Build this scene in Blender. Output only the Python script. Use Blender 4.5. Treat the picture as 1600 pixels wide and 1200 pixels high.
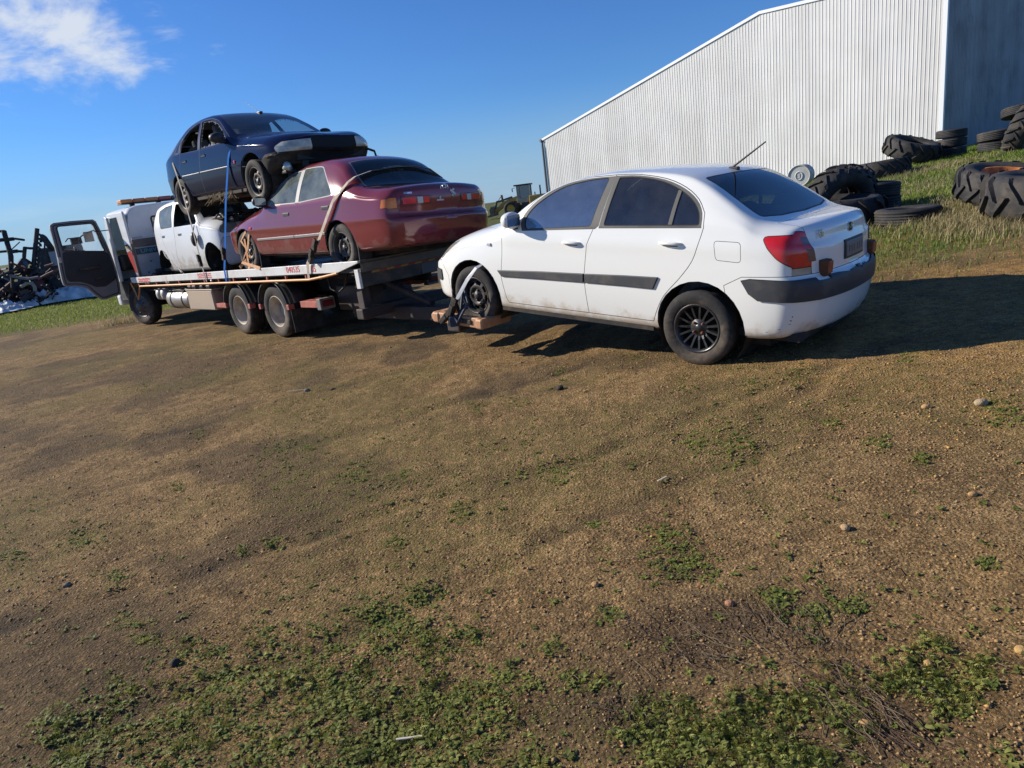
import bpy, bmesh, math, random
import numpy as np
from mathutils import Vector, Matrix
from mathutils.bvhtree import BVHTree
random.seed(7); rng = np.random.default_rng(11)
SC = bpy.context.scene; COL = SC.collection
for o in list(bpy.data.objects): bpy.data.objects.remove(o)

# ------------------------------------------------------------------ camera
F_PX, PITCH, ROLL, CAM_H = 1063.0, math.atan(295/1063), math.radians(7.3), 1.6
_cp, _sp, _cr, _sr = math.cos(PITCH), math.sin(PITCH), math.cos(ROLL), math.sin(ROLL)
CF = Vector((0, _cp, -_sp)); _U0 = Vector((0, _sp, _cp)); _R0 = Vector((1, 0, 0))
CR = _R0*_cr - _U0*_sr; CU = _U0*_cr + _R0*_sr
cam = bpy.data.cameras.new('camera'); camo = bpy.data.objects.new('camera', cam); COL.objects.link(camo)
cam.sensor_width = 36; cam.lens = 36*F_PX/1600; cam.clip_start = .05; cam.clip_end = 3000
camo.matrix_world = Matrix(((CR.x, CU.x, -CF.x, 0), (CR.y, CU.y, -CF.y, 0), (CR.z, CU.z, -CF.z, CAM_H), (0, 0, 0, 1)))
SC.camera = camo
# ------------------------------------------------------------------ light
SUN_EL = math.radians(26); SUN_DIR = Vector((-.955, .295, 0)).normalized()*math.cos(SUN_EL) + Vector((0, 0, math.sin(SUN_EL)))
sl = bpy.data.lights.new('sun', 'SUN'); sl.energy = 4.9; sl.angle = math.radians(.53); sl.color = (1, .93, .82)
so = bpy.data.objects.new('sun', sl); COL.objects.link(so); so.location = (-20, 10, 30)
so.rotation_euler = SUN_DIR.to_track_quat('Z', 'Y').to_euler()
W = bpy.data.worlds.new('World'); SC.world = W; W.use_nodes = True
def build_world():
    n = W.node_tree.nodes; l = W.node_tree.links; n.clear()
    out = n.new('ShaderNodeOutputWorld'); bg = n.new('ShaderNodeBackground'); sky = n.new('ShaderNodeTexSky')
    sky.sky_type = 'NISHITA'; sky.sun_disc = False; sky.sun_elevation = SUN_EL
    sky.sun_rotation = math.atan2(SUN_DIR.x, SUN_DIR.y); sky.air_density = 1.0; sky.dust_density = 0.0; sky.ozone_density = 1.0
    bg.inputs['Strength'].default_value = .108
    tc = n.new('ShaderNodeTexCoord'); sep = n.new('ShaderNodeSeparateXYZ'); l.new(tc.outputs['Generated'], sep.inputs[0])
    def math_(op, a, b=None, clamp=False):
        m = n.new('ShaderNodeMath'); m.operation = op; m.use_clamp = clamp
        for i, v in enumerate((a, b)):
            if v is None: continue
            if isinstance(v, (int, float)): m.inputs[i].default_value = v
            else: l.new(v, m.inputs[i])
        return m.outputs[0]
    nm0 = n.new('ShaderNodeVectorMath'); nm0.operation = 'NORMALIZE'; l.new(tc.outputs['Generated'], nm0.inputs[0])
    mpc = n.new('ShaderNodeMapping'); mpc.inputs['Scale'].default_value = (1, 1, 1.9); mpc.inputs['Rotation'].default_value = (0, math.radians(-14), 0); l.new(nm0.outputs[0], mpc.inputs[0])
    nz = n.new('ShaderNodeTexNoise'); nz.inputs['Scale'].default_value = 6.5; nz.inputs['Detail'].default_value = 10; nz.inputs['Roughness'].default_value = .60
    nz.inputs['Distortion'].default_value = .35
    l.new(mpc.outputs[0], nz.inputs['Vector'])
    # where the sky holds a cloud bank at all: real cloud groups by direction
    def lobe(d, inner, outer):
        d = Vector(d).normalized(); dp = n.new('ShaderNodeVectorMath'); dp.operation = 'DOT_PRODUCT'
        nm = n.new('ShaderNodeVectorMath'); nm.operation = 'NORMALIZE'; l.new(tc.outputs['Generated'], nm.inputs[0])
        l.new(nm.outputs[0], dp.inputs[0]); dp.inputs[1].default_value = d
        mr = n.new('ShaderNodeMapRange'); mr.interpolation_type = 'SMOOTHSTEP'
        mr.inputs[1].default_value = math.cos(math.radians(outer)); mr.inputs[2].default_value = math.cos(math.radians(inner))
        l.new(dp.outputs['Value'], mr.inputs[0]); return mr.outputs[0]
    def dirpx(px, py): return CR*((px-800)/F_PX) - CU*((py-600)/F_PX) + CF
    mask = None
    for px, py, a, b, w in CLOUDS:
        o = math_('MULTIPLY', lobe(dirpx(px, py), a, b), w)
        mask = o if mask is None else math_('MAXIMUM', mask, o)
    # scattered cloud elsewhere behind the viewer and overhead, thin
    dens = math_('ADD', nz.outputs['Fac'], math_('MULTIPLY', math_('SUBTRACT', mask, 1.0), .42))
    mr = n.new('ShaderNodeMapRange'); mr.interpolation_type = 'SMOOTHSTEP'; l.new(dens, mr.inputs[0])
    mr.inputs[1].default_value = .39; mr.inputs[2].default_value = .60; mr.inputs[4].default_value = .92
    # low band of distant cloud close to the horizon
    nz2 = n.new('ShaderNodeTexNoise'); nz2.inputs['Scale'].default_value = 3.2; nz2.inputs['Detail'].default_value = 6
    mp = n.new('ShaderNodeMapping'); mp.inputs['Scale'].default_value = (1, 1, 5); l.new(tc.outputs['Generated'], mp.inputs[0]); l.new(mp.outputs[0], nz2.inputs['Vector'])
    m2 = n.new('ShaderNodeMapRange'); m2.interpolation_type = 'SMOOTHSTEP'; m2.inputs[1].default_value = .5; m2.inputs[2].default_value = .72; l.new(nz2.outputs['Fac'], m2.inputs[0])
    m3 = n.new('ShaderNodeMapRange'); m3.interpolation_type = 'SMOOTHSTEP'; m3.inputs[1].default_value = .075; m3.inputs[2].default_value = .02; l.new(sep.outputs[2], m3.inputs[0])
    low = math_('MULTIPLY', math_('MULTIPLY', m2.outputs[0], m3.outputs[0]), .55)
    fac = math_('MAXIMUM', mr.outputs[0], low)
    hz = n.new('ShaderNodeMapRange'); hz.interpolation_type = 'SMOOTHSTEP'; hz.inputs[1].default_value = .14; hz.inputs[2].default_value = -.01; hz.inputs[4].default_value = .72; l.new(sep.outputs[2], hz.inputs[0])
    mix = n.new('ShaderNodeMix'); mix.data_type = 'RGBA'; l.new(fac, mix.inputs['Factor'])
    hsv = n.new('ShaderNodeHueSaturation'); hsv.inputs['Saturation'].default_value = SKY_SAT; hsv.inputs['Value'].default_value = SKY_VAL
    tint = n.new('ShaderNodeMix'); tint.data_type = 'RGBA'; tint.blend_type = 'MULTIPLY'; tint.inputs['Factor'].default_value = 1; tint.inputs[7].default_value = SKY_TINT
    l.new(sky.outputs[0], tint.inputs[6]); l.new(tint.outputs[2], hsv.inputs['Color']); hm = n.new('ShaderNodeMix'); hm.data_type = 'RGBA'; l.new(hz.outputs[0], hm.inputs['Factor']); l.new(hsv.outputs[0], hm.inputs[6]); hm.inputs[7].default_value = (2.35, 3.35, 4.75, 1); l.new(hm.outputs[2], mix.inputs[6])
    mix.inputs[7].default_value = (4.9, 5.3, 5.9, 1)
    l.new(mix.outputs[2], bg.inputs['Color']); l.new(bg.outputs[0], out.inputs[0])
SKY_SAT, SKY_VAL, SKY_TINT = 1.0, 1.0, (.245, .47, .86, 1)
CLOUDS = [(100, 92, 1.5, 5.5, 1.0), (170, 76, 1, 5, 1.0), (60, 15, 2, 6.5, 1.0), (130, 30, 1, 5, .85), (2, 168, .3, 2.2, .95), (-150, 40, 4, 10, 1.0), (235, 72, 1, 5, .88), (20, 60, 2, 6, .8), (300, 58, .5, 4.5, .72)]
build_world()
vs = SC.view_settings; SC.display_settings.display_device = 'sRGB'
vs.view_transform = 'Standard'; vs.look = 'None'; vs.exposure = 0.45; vs.gamma = 1.0; vs.use_curve_mapping = False
SC.cycles.max_bounces = 8; SC.cycles.transparent_max_bounces = 24

# ------------------------------------------------------------------ helpers
def link(o, parent=None):
    COL.objects.link(o)
    if parent is not None: o.parent = parent
    return o
def tag(o, label=None, cat=None, group=None, kind=None):
    if label: o['label'] = label
    if cat: o['category'] = cat
    if group: o['group'] = group
    if kind: o['kind'] = kind
    return o
def empty(name, mat=None, parent=None):
    o = bpy.data.objects.new(name, None); o.empty_display_size = .2; link(o, parent)
    if mat is not None: o.matrix_world = mat
    return o
def mesh_from(name, V, Fc, mats=(), mi=None, parent=None, smooth=True, loc=None):
    me = bpy.data.meshes.new(name); me.from_pydata([tuple(v) for v in V], [], [tuple(f) for f in Fc])
    for m in (mats if isinstance(mats, (list, tuple)) else [mats]): me.materials.append(m)
    if mi is not None and len(mi): me.polygons.foreach_set('material_index', np.asarray(mi, dtype=np.int32))
    if smooth: me.polygons.foreach_set('use_smooth', np.ones(len(me.polygons), dtype=bool))
    me.validate(); me.update()
    o = bpy.data.objects.new(name, me); link(o, parent)
    if loc is not None: o.location = loc
    return o
def clone(o, parent=None, name=None):
    c = o.copy(); link(c); c.parent = parent
    for ch in list(o.children): clone(ch, c)
    return c
def V3(*a): return Vector(a)

class MB:
    """collects simple shapes into one mesh"""
    def __init__(s): s.v = []; s.f = []; s.m = []; s.sm = []; s.M = Matrix.Identity(4); s.mat = 0
    def add(s, vs, fs, smooth=False):
        b = len(s.v); s.v += [s.M @ Vector(v) for v in vs]; s.f += [tuple(i+b for i in f) for f in fs]
        s.m += [s.mat]*len(fs); s.sm += [smooth]*len(fs); return s
    def box(s, a, b, ch=0.0, taper=None):
        x0, y0, z0 = a; x1, y1, z1 = b
        x0, x1 = min(x0, x1), max(x0, x1); y0, y1 = min(y0, y1), max(y0, y1); z0, z1 = min(z0, z1), max(z0, z1)
        c = min(ch, .45*(x1-x0), .45*(y1-y0), .45*(z1-z0))
        if c <= 0:
            vs = [(x, y, z) for z in (z0, z1) for y in (y0, y1) for x in (x0, x1)]
            return s.add(vs, [(0, 2, 3, 1), (4, 5, 7, 6), (0, 1, 5, 4), (2, 6, 7, 3), (0, 4, 6, 2), (1, 3, 7, 5)])
        bm = bmesh.new(); bmesh.ops.create_cube(bm, size=1)
        for v in bm.verts: v.co = Vector((x0 if v.co.x < 0 else x1, y0 if v.co.y < 0 else y1, z0 if v.co.z < 0 else z1))
        bmesh.ops.bevel(bm, geom=bm.edges[:], offset=c, segments=2, affect='EDGES', profile=.6)
        s.bm(bm); return s
    def bm(s, bm, smooth=False):
        bm.verts.index_update(); s.add([v.co.copy() for v in bm.verts], [tuple(v.index for v in f.verts) for f in bm.faces], smooth); bm.free(); return s
    def tube(s, pts, r, n=8, cap=True, closed=False):
        P = [Vector(p) for p in pts]; m = len(P); rr = r if isinstance(r, (list, tuple)) else [r]*m
        vs = []; up = None
        for i, p in enumerate(P):
            t = (P[(i+1) % m]-P[i-1]) if closed else (P[min(i+1, m-1)]-P[max(i-1, 0)])
            t = t.normalized() if t.length > 1e-9 else Vector((0, 0, 1))
            if up is None:
                a = Vector((0, 0, 1)) if abs(t.z) < .9 else Vector((1, 0, 0)); up = (a-t*a.dot(t)).normalized()
            else:
                up = (up-t*up.dot(t)); up = up.normalized() if up.length > 1e-6 else t.orthogonal().normalized()
            w = t.cross(up)
            for k in range(n):
                a = 2*math.pi*k/n; vs.append(p+(up*math.cos(a)+w*math.sin(a))*rr[i])
        fs = []
        for i in range(m if closed else m-1):
            j = (i+1) % m
            for k in range(n): fs.append((i*n+k, i*n+(k+1) % n, j*n+(k+1) % n, j*n+k))
        s.add(vs, fs, True)
        if cap and not closed:
            s.add(vs[:n], [tuple(range(n))[::-1]]); s.add(vs[-n:], [tuple(range(n))])
        return s
    def lathe(s, prof, n=24, axis='y', smooth=True, a0=0, a1=2*math.pi, skip=None):
        """prof: list of (radius, along axis)"""
        full = abs(a1-a0-2*math.pi) < 1e-6; m = n if full else n+1
        vs = []
        for r, h in prof:
            for k in range(m):
                a = a0+(a1-a0)*k/n; ca, sa = r*math.cos(a), r*math.sin(a)
                vs.append({'y': (ca, h, sa), 'x': (h, ca, sa), 'z': (ca, sa, h)}[axis])
        fs = []
        for i in range(len(prof)-1):
            for k in range(n):
                if skip and skip(i, k): continue
                k2 = (k+1) % m if full else k+1
                f = (i*m+k, i*m+k2, (i+1)*m+k2, (i+1)*m+k)
                fs.append(f if axis == 'y' else f[::-1])
        return s.add(vs, fs, smooth)
    def prism(s, poly, d0, d1, axis='y', ch=0):
        """2D polygon extruded along axis; poly in the other two axes in order xyz"""
        n = len(poly)
        def P(p, d): return {'y': (p[0], d, p[1]), 'x': (d, p[0], p[1]), 'z': (p[0], p[1], d)}[axis]
        vs = [P(p, d0) for p in poly]+[P(p, d1) for p in poly]
        fs = [tuple(range(n))[::-1], tuple(range(n, 2*n))]+[(i, (i+1) % n, n+(i+1) % n, n+i) for i in range(n)]
        return s.add(vs, fs)
    def build(s, name, mats, parent=None, fix=True):
        o = mesh_from(name, s.v, s.f, mats, s.m, parent, smooth=False)
        if fix:
            bm = bmesh.new(); bm.from_mesh(o.data); bmesh.ops.recalc_face_normals(bm, faces=bm.faces[:]); bm.to_mesh(o.data); bm.free()
        if len(o.data.polygons) == len(s.sm): o.data.polygons.foreach_set('use_smooth', np.array(s.sm, dtype=bool))
        return o

# ------------------------------------------------------------------ materials
def new_mat(name):
    m = bpy.data.materials.new(name); m.use_nodes = True; return m, m.node_tree.nodes, m.node_tree.links
def PB(name, col, rough=.5, metal=0, spec=.5, coat=0, var=.0, vscale=8, dirt=None, dirt_amt=.4, dscale=6, bump=0, bscale=60, dirt_z=None, coord='Object', detail=6):
    """principled with noise variation, patchy dirt and fine bump"""
    m, n, l = new_mat(name); b = n['Principled BSDF']
    b.inputs['Base Color'].default_value = (*col, 1); b.inputs['Roughness'].default_value = rough; b.inputs['Metallic'].default_value = metal
    b.inputs['Specular IOR Level'].default_value = spec; b.inputs['Coat Weight'].default_value = coat; b.inputs['Coat Roughness'].default_value = .06
    tc = n.new('ShaderNodeTexCoord'); cur = None
    if var:
        nz = n.new('ShaderNodeTexNoise'); nz.inputs['Scale'].default_value = vscale; nz.inputs['Detail'].default_value = detail; l.new(tc.outputs[coord], nz.inputs['Vector'])
        mr = n.new('ShaderNodeMapRange'); mr.inputs[1].default_value = .3; mr.inputs[2].default_value = .7; mr.inputs[3].default_value = 1-var; mr.inputs[4].default_value = 1+var
        l.new(nz.outputs['Fac'], mr.inputs[0])
        mx = n.new('ShaderNodeMix'); mx.data_type = 'RGBA'; mx.blend_type = 'MULTIPLY'; mx.inputs['Factor'].default_value = 1
        mx.inputs[6].default_value = (*col, 1); l.new(mr.outputs[0], mx.inputs[7]); cur = mx.outputs[2]
    if dirt:
        nz = n.new('ShaderNodeTexNoise'); nz.inputs['Scale'].default_value = dscale; nz.inputs['Detail'].default_value = 8; nz.inputs['Roughness'].default_value = .65; l.new(tc.outputs[coord], nz.inputs['Vector'])
        src = nz.outputs['Fac']
        if dirt_z:   # splash dirt thrown up from the road: heaviest low down on the body (z0 clean, z1 dirty)
            sp = n.new('ShaderNodeSeparateXYZ'); l.new(tc.outputs[coord], sp.inputs[0])
            mz = n.new('ShaderNodeMapRange'); mz.inputs[1].default_value = dirt_z[0]; mz.inputs[2].default_value = dirt_z[1]; mz.inputs[3].default_value = -.35; mz.inputs[4].default_value = .25; l.new(sp.outputs[2], mz.inputs[0])
            ad = n.new('ShaderNodeMath'); ad.operation = 'ADD'; l.new(src, ad.inputs[0]); l.new(mz.outputs[0], ad.inputs[1]); src = ad.outputs[0]
        mr = n.new('ShaderNodeMapRange'); mr.interpolation_type = 'SMOOTHSTEP'; mr.inputs[1].default_value = .42; mr.inputs[2].default_value = .75; mr.inputs[4].default_value = dirt_amt; l.new(src, mr.inputs[0])
        mx = n.new('ShaderNodeMix'); mx.data_type = 'RGBA'; l.new(mr.outputs[0], mx.inputs['Factor'])
        if cur is None: mx.inputs[6].default_value = (*col, 1)
        else: l.new(cur, mx.inputs[6])
        mx.inputs[7].default_value = (*dirt, 1); cur = mx.outputs[2]
        rr = n.new('ShaderNodeMapRange'); rr.inputs[3].default_value = rough; rr.inputs[4].default_value = .85; l.new(mr.outputs[0], rr.inputs[0]); l.new(rr.outputs[0], b.inputs['Roughness'])
    if cur is not None: l.new(cur, b.inputs['Base Color'])
    if bump:
        nz = n.new('ShaderNodeTexNoise'); nz.inputs['Scale'].default_value = bscale; nz.inputs['Detail'].default_value = 5; l.new(tc.outputs[coord], nz.inputs['Vector'])
        bp = n.new('ShaderNodeBump'); bp.inputs['Strength'].default_value = bump; bp.inputs['Distance'].default_value = .01; l.new(nz.outputs['Fac'], bp.inputs['Height']); l.new(bp.outputs[0], b.inputs['Normal'])
    return m
def GLASS(name, tint=(.75, .8, .8), refl=1.0, dust=0.0, dustcol=(.45, .43, .38), dscale=5, ior=1.6):
    m, n, l = new_mat(name); n.remove(n['Principled BSDF']); out = n['Material Output']
    tr = n.new('ShaderNodeBsdfTransparent'); tr.inputs[0].default_value = (*tint, 1)
    gl = n.new('ShaderNodeBsdfGlossy'); gl.inputs['Roughness'].default_value = .015; gl.inputs[0].default_value = (refl, refl, refl, 1)
    fr = n.new('ShaderNodeFresnel'); fr.inputs[0].default_value = ior; mx = n.new('ShaderNodeMixShader')
    l.new(fr.outputs[0], mx.inputs[0]); l.new(tr.outputs[0], mx.inputs[1]); l.new(gl.outputs[0], mx.inputs[2])
    last = mx.outputs[0]
    if dust:
        df = n.new('ShaderNodeBsdfDiffuse'); df.inputs[0].default_value = (*dustcol, 1); tc = n.new('ShaderNodeTexCoord')
        nz = n.new('ShaderNodeTexNoise'); nz.inputs['Scale'].default_value = dscale; nz.inputs['Detail'].default_value = 7; nz.inputs['Roughness'].default_value = .65; l.new(tc.outputs['Object'], nz.inputs['Vector'])
        mr = n.new('ShaderNodeMapRange'); mr.inputs[1].default_value = .3; mr.inputs[2].default_value = .75; mr.inputs[3].default_value = dust*.35; mr.inputs[4].default_value = dust*1.3; l.new(nz.outputs['Fac'], mr.inputs[0])
        m2 = n.new('ShaderNodeMixShader'); l.new(mr.outputs[0], m2.inputs[0]); l.new(last, m2.inputs[1]); l.new(df.outputs[0], m2.inputs[2]); last = m2.outputs[0]
    l.new(last, out.inputs[0]); return m
DUST = (.30, .22, .14)
def mat_from(rows, loc, k=1.0): return Matrix(((*[v*k for v in rows[0]], loc[0]), (*[v*k for v in rows[1]], loc[1]), (*[v*k for v in rows[2]], loc[2]), (0, 0, 0, 1)))
RIO_M = mat_from([[-0.70895, -0.70305, 0.05578], [0.70059, -0.71114, -0.05886], [0.08105, -0.00265, 0.99671]], (1.176, 6.748, .206), 1.015)
M = dict(
 black=PB('black_plastic', (.018, .018, .019), .5, dirt=DUST, dirt_amt=.25), rubber=PB('tyre_rubber', (.022, .021, .021), .8, spec=.3, dirt=(.16, .12, .085), dirt_amt=.75, dscale=5, bump=.25, bscale=40),
 trim=PB('grey_trim', (.036, .038, .043), .55, dirt=DUST, dirt_amt=.2), gap=PB('panel_gap', (.012, .012, .012), .8), under=PB('underbody', (.02, .018, .016), .85, dirt=(.12, .085, .055), dirt_amt=.6),
 steel=PB('wheel_steel', (.045, .045, .047), .5, .6, dirt=(.16, .12, .09), dirt_amt=.5, dscale=12), alloy=PB('black_alloy', (.045, .045, .047), .3, .5, dirt=(.11, .085, .06), dirt_amt=.35, dscale=14),
 chrome=PB('chrome', (.75, .75, .76), .15, 1, dirt=DUST, dirt_amt=.2), iron=PB('greasy_iron', (.03, .028, .027), .55, .5, dirt=(.14, .09, .055), dirt_amt=.55, dscale=9),
 rust=PB('rust', (.16, .065, .03), .85, .2, var=.4, vscale=12, dirt=(.05, .03, .02), dirt_amt=.6), seat=PB('seat_cloth', (.17, .17, .175), .9, var=.15, vscale=20), lining=PB('cabin_lining', (.20, .20, .195), .9),
 glass=GLASS('window_glass', (.66, .70, .70), 1.0, .05, (.5, .5, .5), 3, ior=1.8), filmed=GLASS('filmed_glass', (.45, .5, .53), 1.0, .10, (.60, .66, .74), 2.6, ior=3.4), screen=GLASS('screen_glass', (.42, .47, .48), 1.0, .07), dusty=GLASS('dusty_glass', (.62, .72, .70), .9, .34, (.46, .53, .50), 3),
 lens=GLASS('clear_lens', (.85, .84, .78), 1, .35, (.5, .47, .38), 6), refl=PB('lamp_reflector', (.55, .53, .47), .3, .6), lamp_dull=PB('dulled_lamp', (.33, .31, .25), .25, .2, coat=.5, var=.25, vscale=9), lamp_pale=PB('clouded_lamp', (.52, .49, .40), .3, coat=.4, var=.3, vscale=11), red=PB('red_lens', (.60, .016, .018), .16, coat=.6, var=.15, vscale=12), smoke=PB('smoked_lens', (.13, .075, .075), .15, coat=.6),
 dred=PB('dark_red_lens', (.16, .012, .016), .2, coat=.6), amber=PB('amber_lens', (.62, .17, .015), .22, coat=.5, var=.15, vscale=15), white_l=PB('white_lens', (.45, .45, .45), .2, coat=.5), plate=PB('number_plate', (.13, .145, .165), .4), plate_ink=PB('plate_ink', (.06, .07, .09), .5),
)
# ------------------------------------------------------------------ terrain
_CP = np.array([(0, 0, 0), (-3, 0, -.12), (3, 0, .2), (0, -4, 0), (1.53, 5.33, .105), (2.64, 6.48, .195), (-3.43, 10.42, -.09), (-1.85, 12.0, -.085), (-7.78, 14.8, -.135), (-6.2, 16.4, -.135), (0, 8.2, -.01),
  (6.2, 8.9, .49), (5.4, 10.6, .40), (4.2, 5.3, .32), (9, 9, .75), (13, 14, .98), (17.8, 28, 1.05), (13.7, 33, .39), (10, 20, .62), (23, 24, 1.35), (2.5, 46, -.3), (0, 30, -.25), (0, 70, -.75), (-12, 10, -.25), (-18, 25, -.3),
  (-10, 40, -.45), (-5, 3, -.22), (-40, 40, -.5), (40, 20, 1.9), (60, 60, 1.2), (0, 150, -1.2), (-120, 100, -1.0), (120, 100, .4), (-300, 0, -1.5), (300, 0, 1.5), (0, 400, -2.2), (300, 400, -1.5), (-300, 400, -2.2), (0, -60, .1), (60, -60, 1.5), (-60, -60, -.6)], float)
def _tps():
    P = _CP[:, :2]; n = len(P); d = np.linalg.norm(P[:, None]-P[None], axis=2); K = np.where(d > 0, d**2*np.log(np.maximum(d, 1e-9)), 0)
    A = np.zeros((n+3, n+3)); A[:n, :n] = K+np.eye(n)*.02; A[:n, n] = 1; A[:n, n+1:] = P; A[n, :n] = 1; A[n+1:, :n] = P.T
    return np.linalg.solve(A, np.concatenate([_CP[:, 2], [0, 0, 0]]))
_TW = _tps()
def zbase(x, y):
    x = np.asarray(x, float); y = np.asarray(y, float); out = _TW[-3]+_TW[-2]*x+_TW[-1]*y
    for (px, py, _), w in zip(_CP, _TW):
        d2 = (x-px)**2+(y-py)**2; out = out+w*.5*d2*np.log(np.maximum(d2, 1e-12))
    return out
_GX, _GY, _GS = -60.0, -10.0, .15
_GRID = zbase(*np.meshgrid(_GX+_GS*np.arange(760), _GY+_GS*np.arange(700))).astype(np.float64); _GL = _GRID.tolist()
def zq(x, y):
    """quick terrain height at one point"""
    u = (x-_GX)/_GS; v = (y-_GY)/_GS; i = int(u); j = int(v)
    if not (0 <= i < 759 and 0 <= j < 699): return float(zbase(x, y))
    u -= i; v -= j; a, b = _GL[j], _GL[j+1]
    return (a[i]*(1-u)+a[i+1]*u)*(1-v)+(b[i]*(1-u)+b[i+1]*u)*v
_perm = np.random.default_rng(5).random((256, 256))
def vnoise(x, y):
    xi = np.floor(x).astype(int); yi = np.floor(y).astype(int); fx = x-xi; fy = y-yi; fx = fx*fx*(3-2*fx); fy = fy*fy*(3-2*fy)
    g = lambda a, b: _perm[a & 255, b & 255]
    return (g(xi, yi)*(1-fx)+g(xi+1, yi)*fx)*(1-fy)+(g(xi, yi+1)*(1-fx)+g(xi+1, yi+1)*fx)*fy
def fbm(x, y, s, o=4):
    v = 0; a = 1; t = 0
    for k in range(o): v = v+a*vnoise(x*s*2**k+17.3*k, y*s*2**k+5.7*k); t += a; a *= .5
    return v/t
def sstep(a, b, x): t = np.clip((x-a)/(b-a), 0, 1); return t*t*(3-2*t)
def px_ray(px, py): return CR*((px-800)/F_PX)-CU*((py-600)/F_PX)+CF
def px_ground(px, py):
    """ground point seen at a picture position"""
    d = px_ray(px, py); t = 1.0
    for _ in range(36):
        p = Vector((0, 0, CAM_H))+d*t; h = p.z-zq(p.x, p.y)
        t = t+max(-2.0, min(4.0, h/max(-d.z, .04)))*.7
    p = Vector((0, 0, CAM_H))+d*t; return Vector((p.x, p.y, zq(p.x, p.y)))
RUTS = [((-9, 3.2), (-2.2, 4.9), (1.5, 6.4), (6, 8.2)), ((-9, 5.2), (-3, 6.2), (.2, 7.4), (5, 9.6)), ((-6, 2.0), (-1.6, 3.35), (2.6, 4.6)), ((-18, 13), (-9, 11.5), (-4, 10.3), (0, 10.5)), ((-20, 15.5), (-11, 13.6), (-6, 12.6), (-2, 13.2)), ((-5, .9), (-1.5, 2.2), (.9, 3.3), (3, 5))]
def rut_d(x, y):
    best = np.full(np.shape(x), 9.0)
    for R in RUTS:
        for a, b in zip(R[:-1], R[1:]):
            dx, dy = b[0]-a[0], b[1]-a[1]; L2 = dx*dx+dy*dy; t = np.clip(((x-a[0])*dx+(y-a[1])*dy)/L2, 0, 1)
            best = np.minimum(best, np.hypot(x-a[0]-t*dx, y-a[1]-t*dy))
    return best
def grass_mask(x, y):
    n = fbm(x, y, .5)-.5
    right = sstep(3.6, 6.2, x+n*2.2)*sstep(5.8, 8.2, y+n*2.5)
    far = sstep(17.5, 22, y+n*5-.12*np.minimum(x, 0)); left = sstep(-10.0, -12.5, x+n*1.5)*sstep(19.2, 21.0, y+.10*x+n*1.5+1.0)
    return np.maximum(np.maximum(right, far), left)
def zfull(x, y):
    r = np.hypot(x, y-2); near = 1/(1+(r/14)**2)
    z = zbase(x, y)+near*((fbm(x, y, 1.1, 3)-.5)*.016+(fbm(x+9, y+4, 6, 3)-.5)*.026+(fbm(x+3, y, 22, 2)-.5)*.010)
    rd = rut_d(x+(fbm(x, y, .9, 3)-.5)*.8, y+(fbm(x+40, y, .9, 3)-.5)*.8); z = z-near*.013*np.exp(-(rd/.07)**2)+near*.006*np.exp(-((rd-.14)/.06)**2)
    return z
DAMP = [(1090, 1000, .45, .28, .2, .75), (930, 1120, .30, .22, .4, .8), (1350, 1150, .35, .2, 0, .7), (965, 1140, .30, .035, 2.0, 1.0), (1120, 605, .5, .14, .2, .6), (870, 605, .25, .1, .3, .9), (1050, 880, .3, .15, 0, .4), (300, 560, 1.2, .15, .5, .6), (520, 560, 1.0, .18, .4, .5), (1250, 640, .8, .2, .3, .4), (60, 690, .9, .15, .5, .5), (250, 1120, .5, .25, 0, .35), (600, 1150, .5, .3, 0, .4)]
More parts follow.
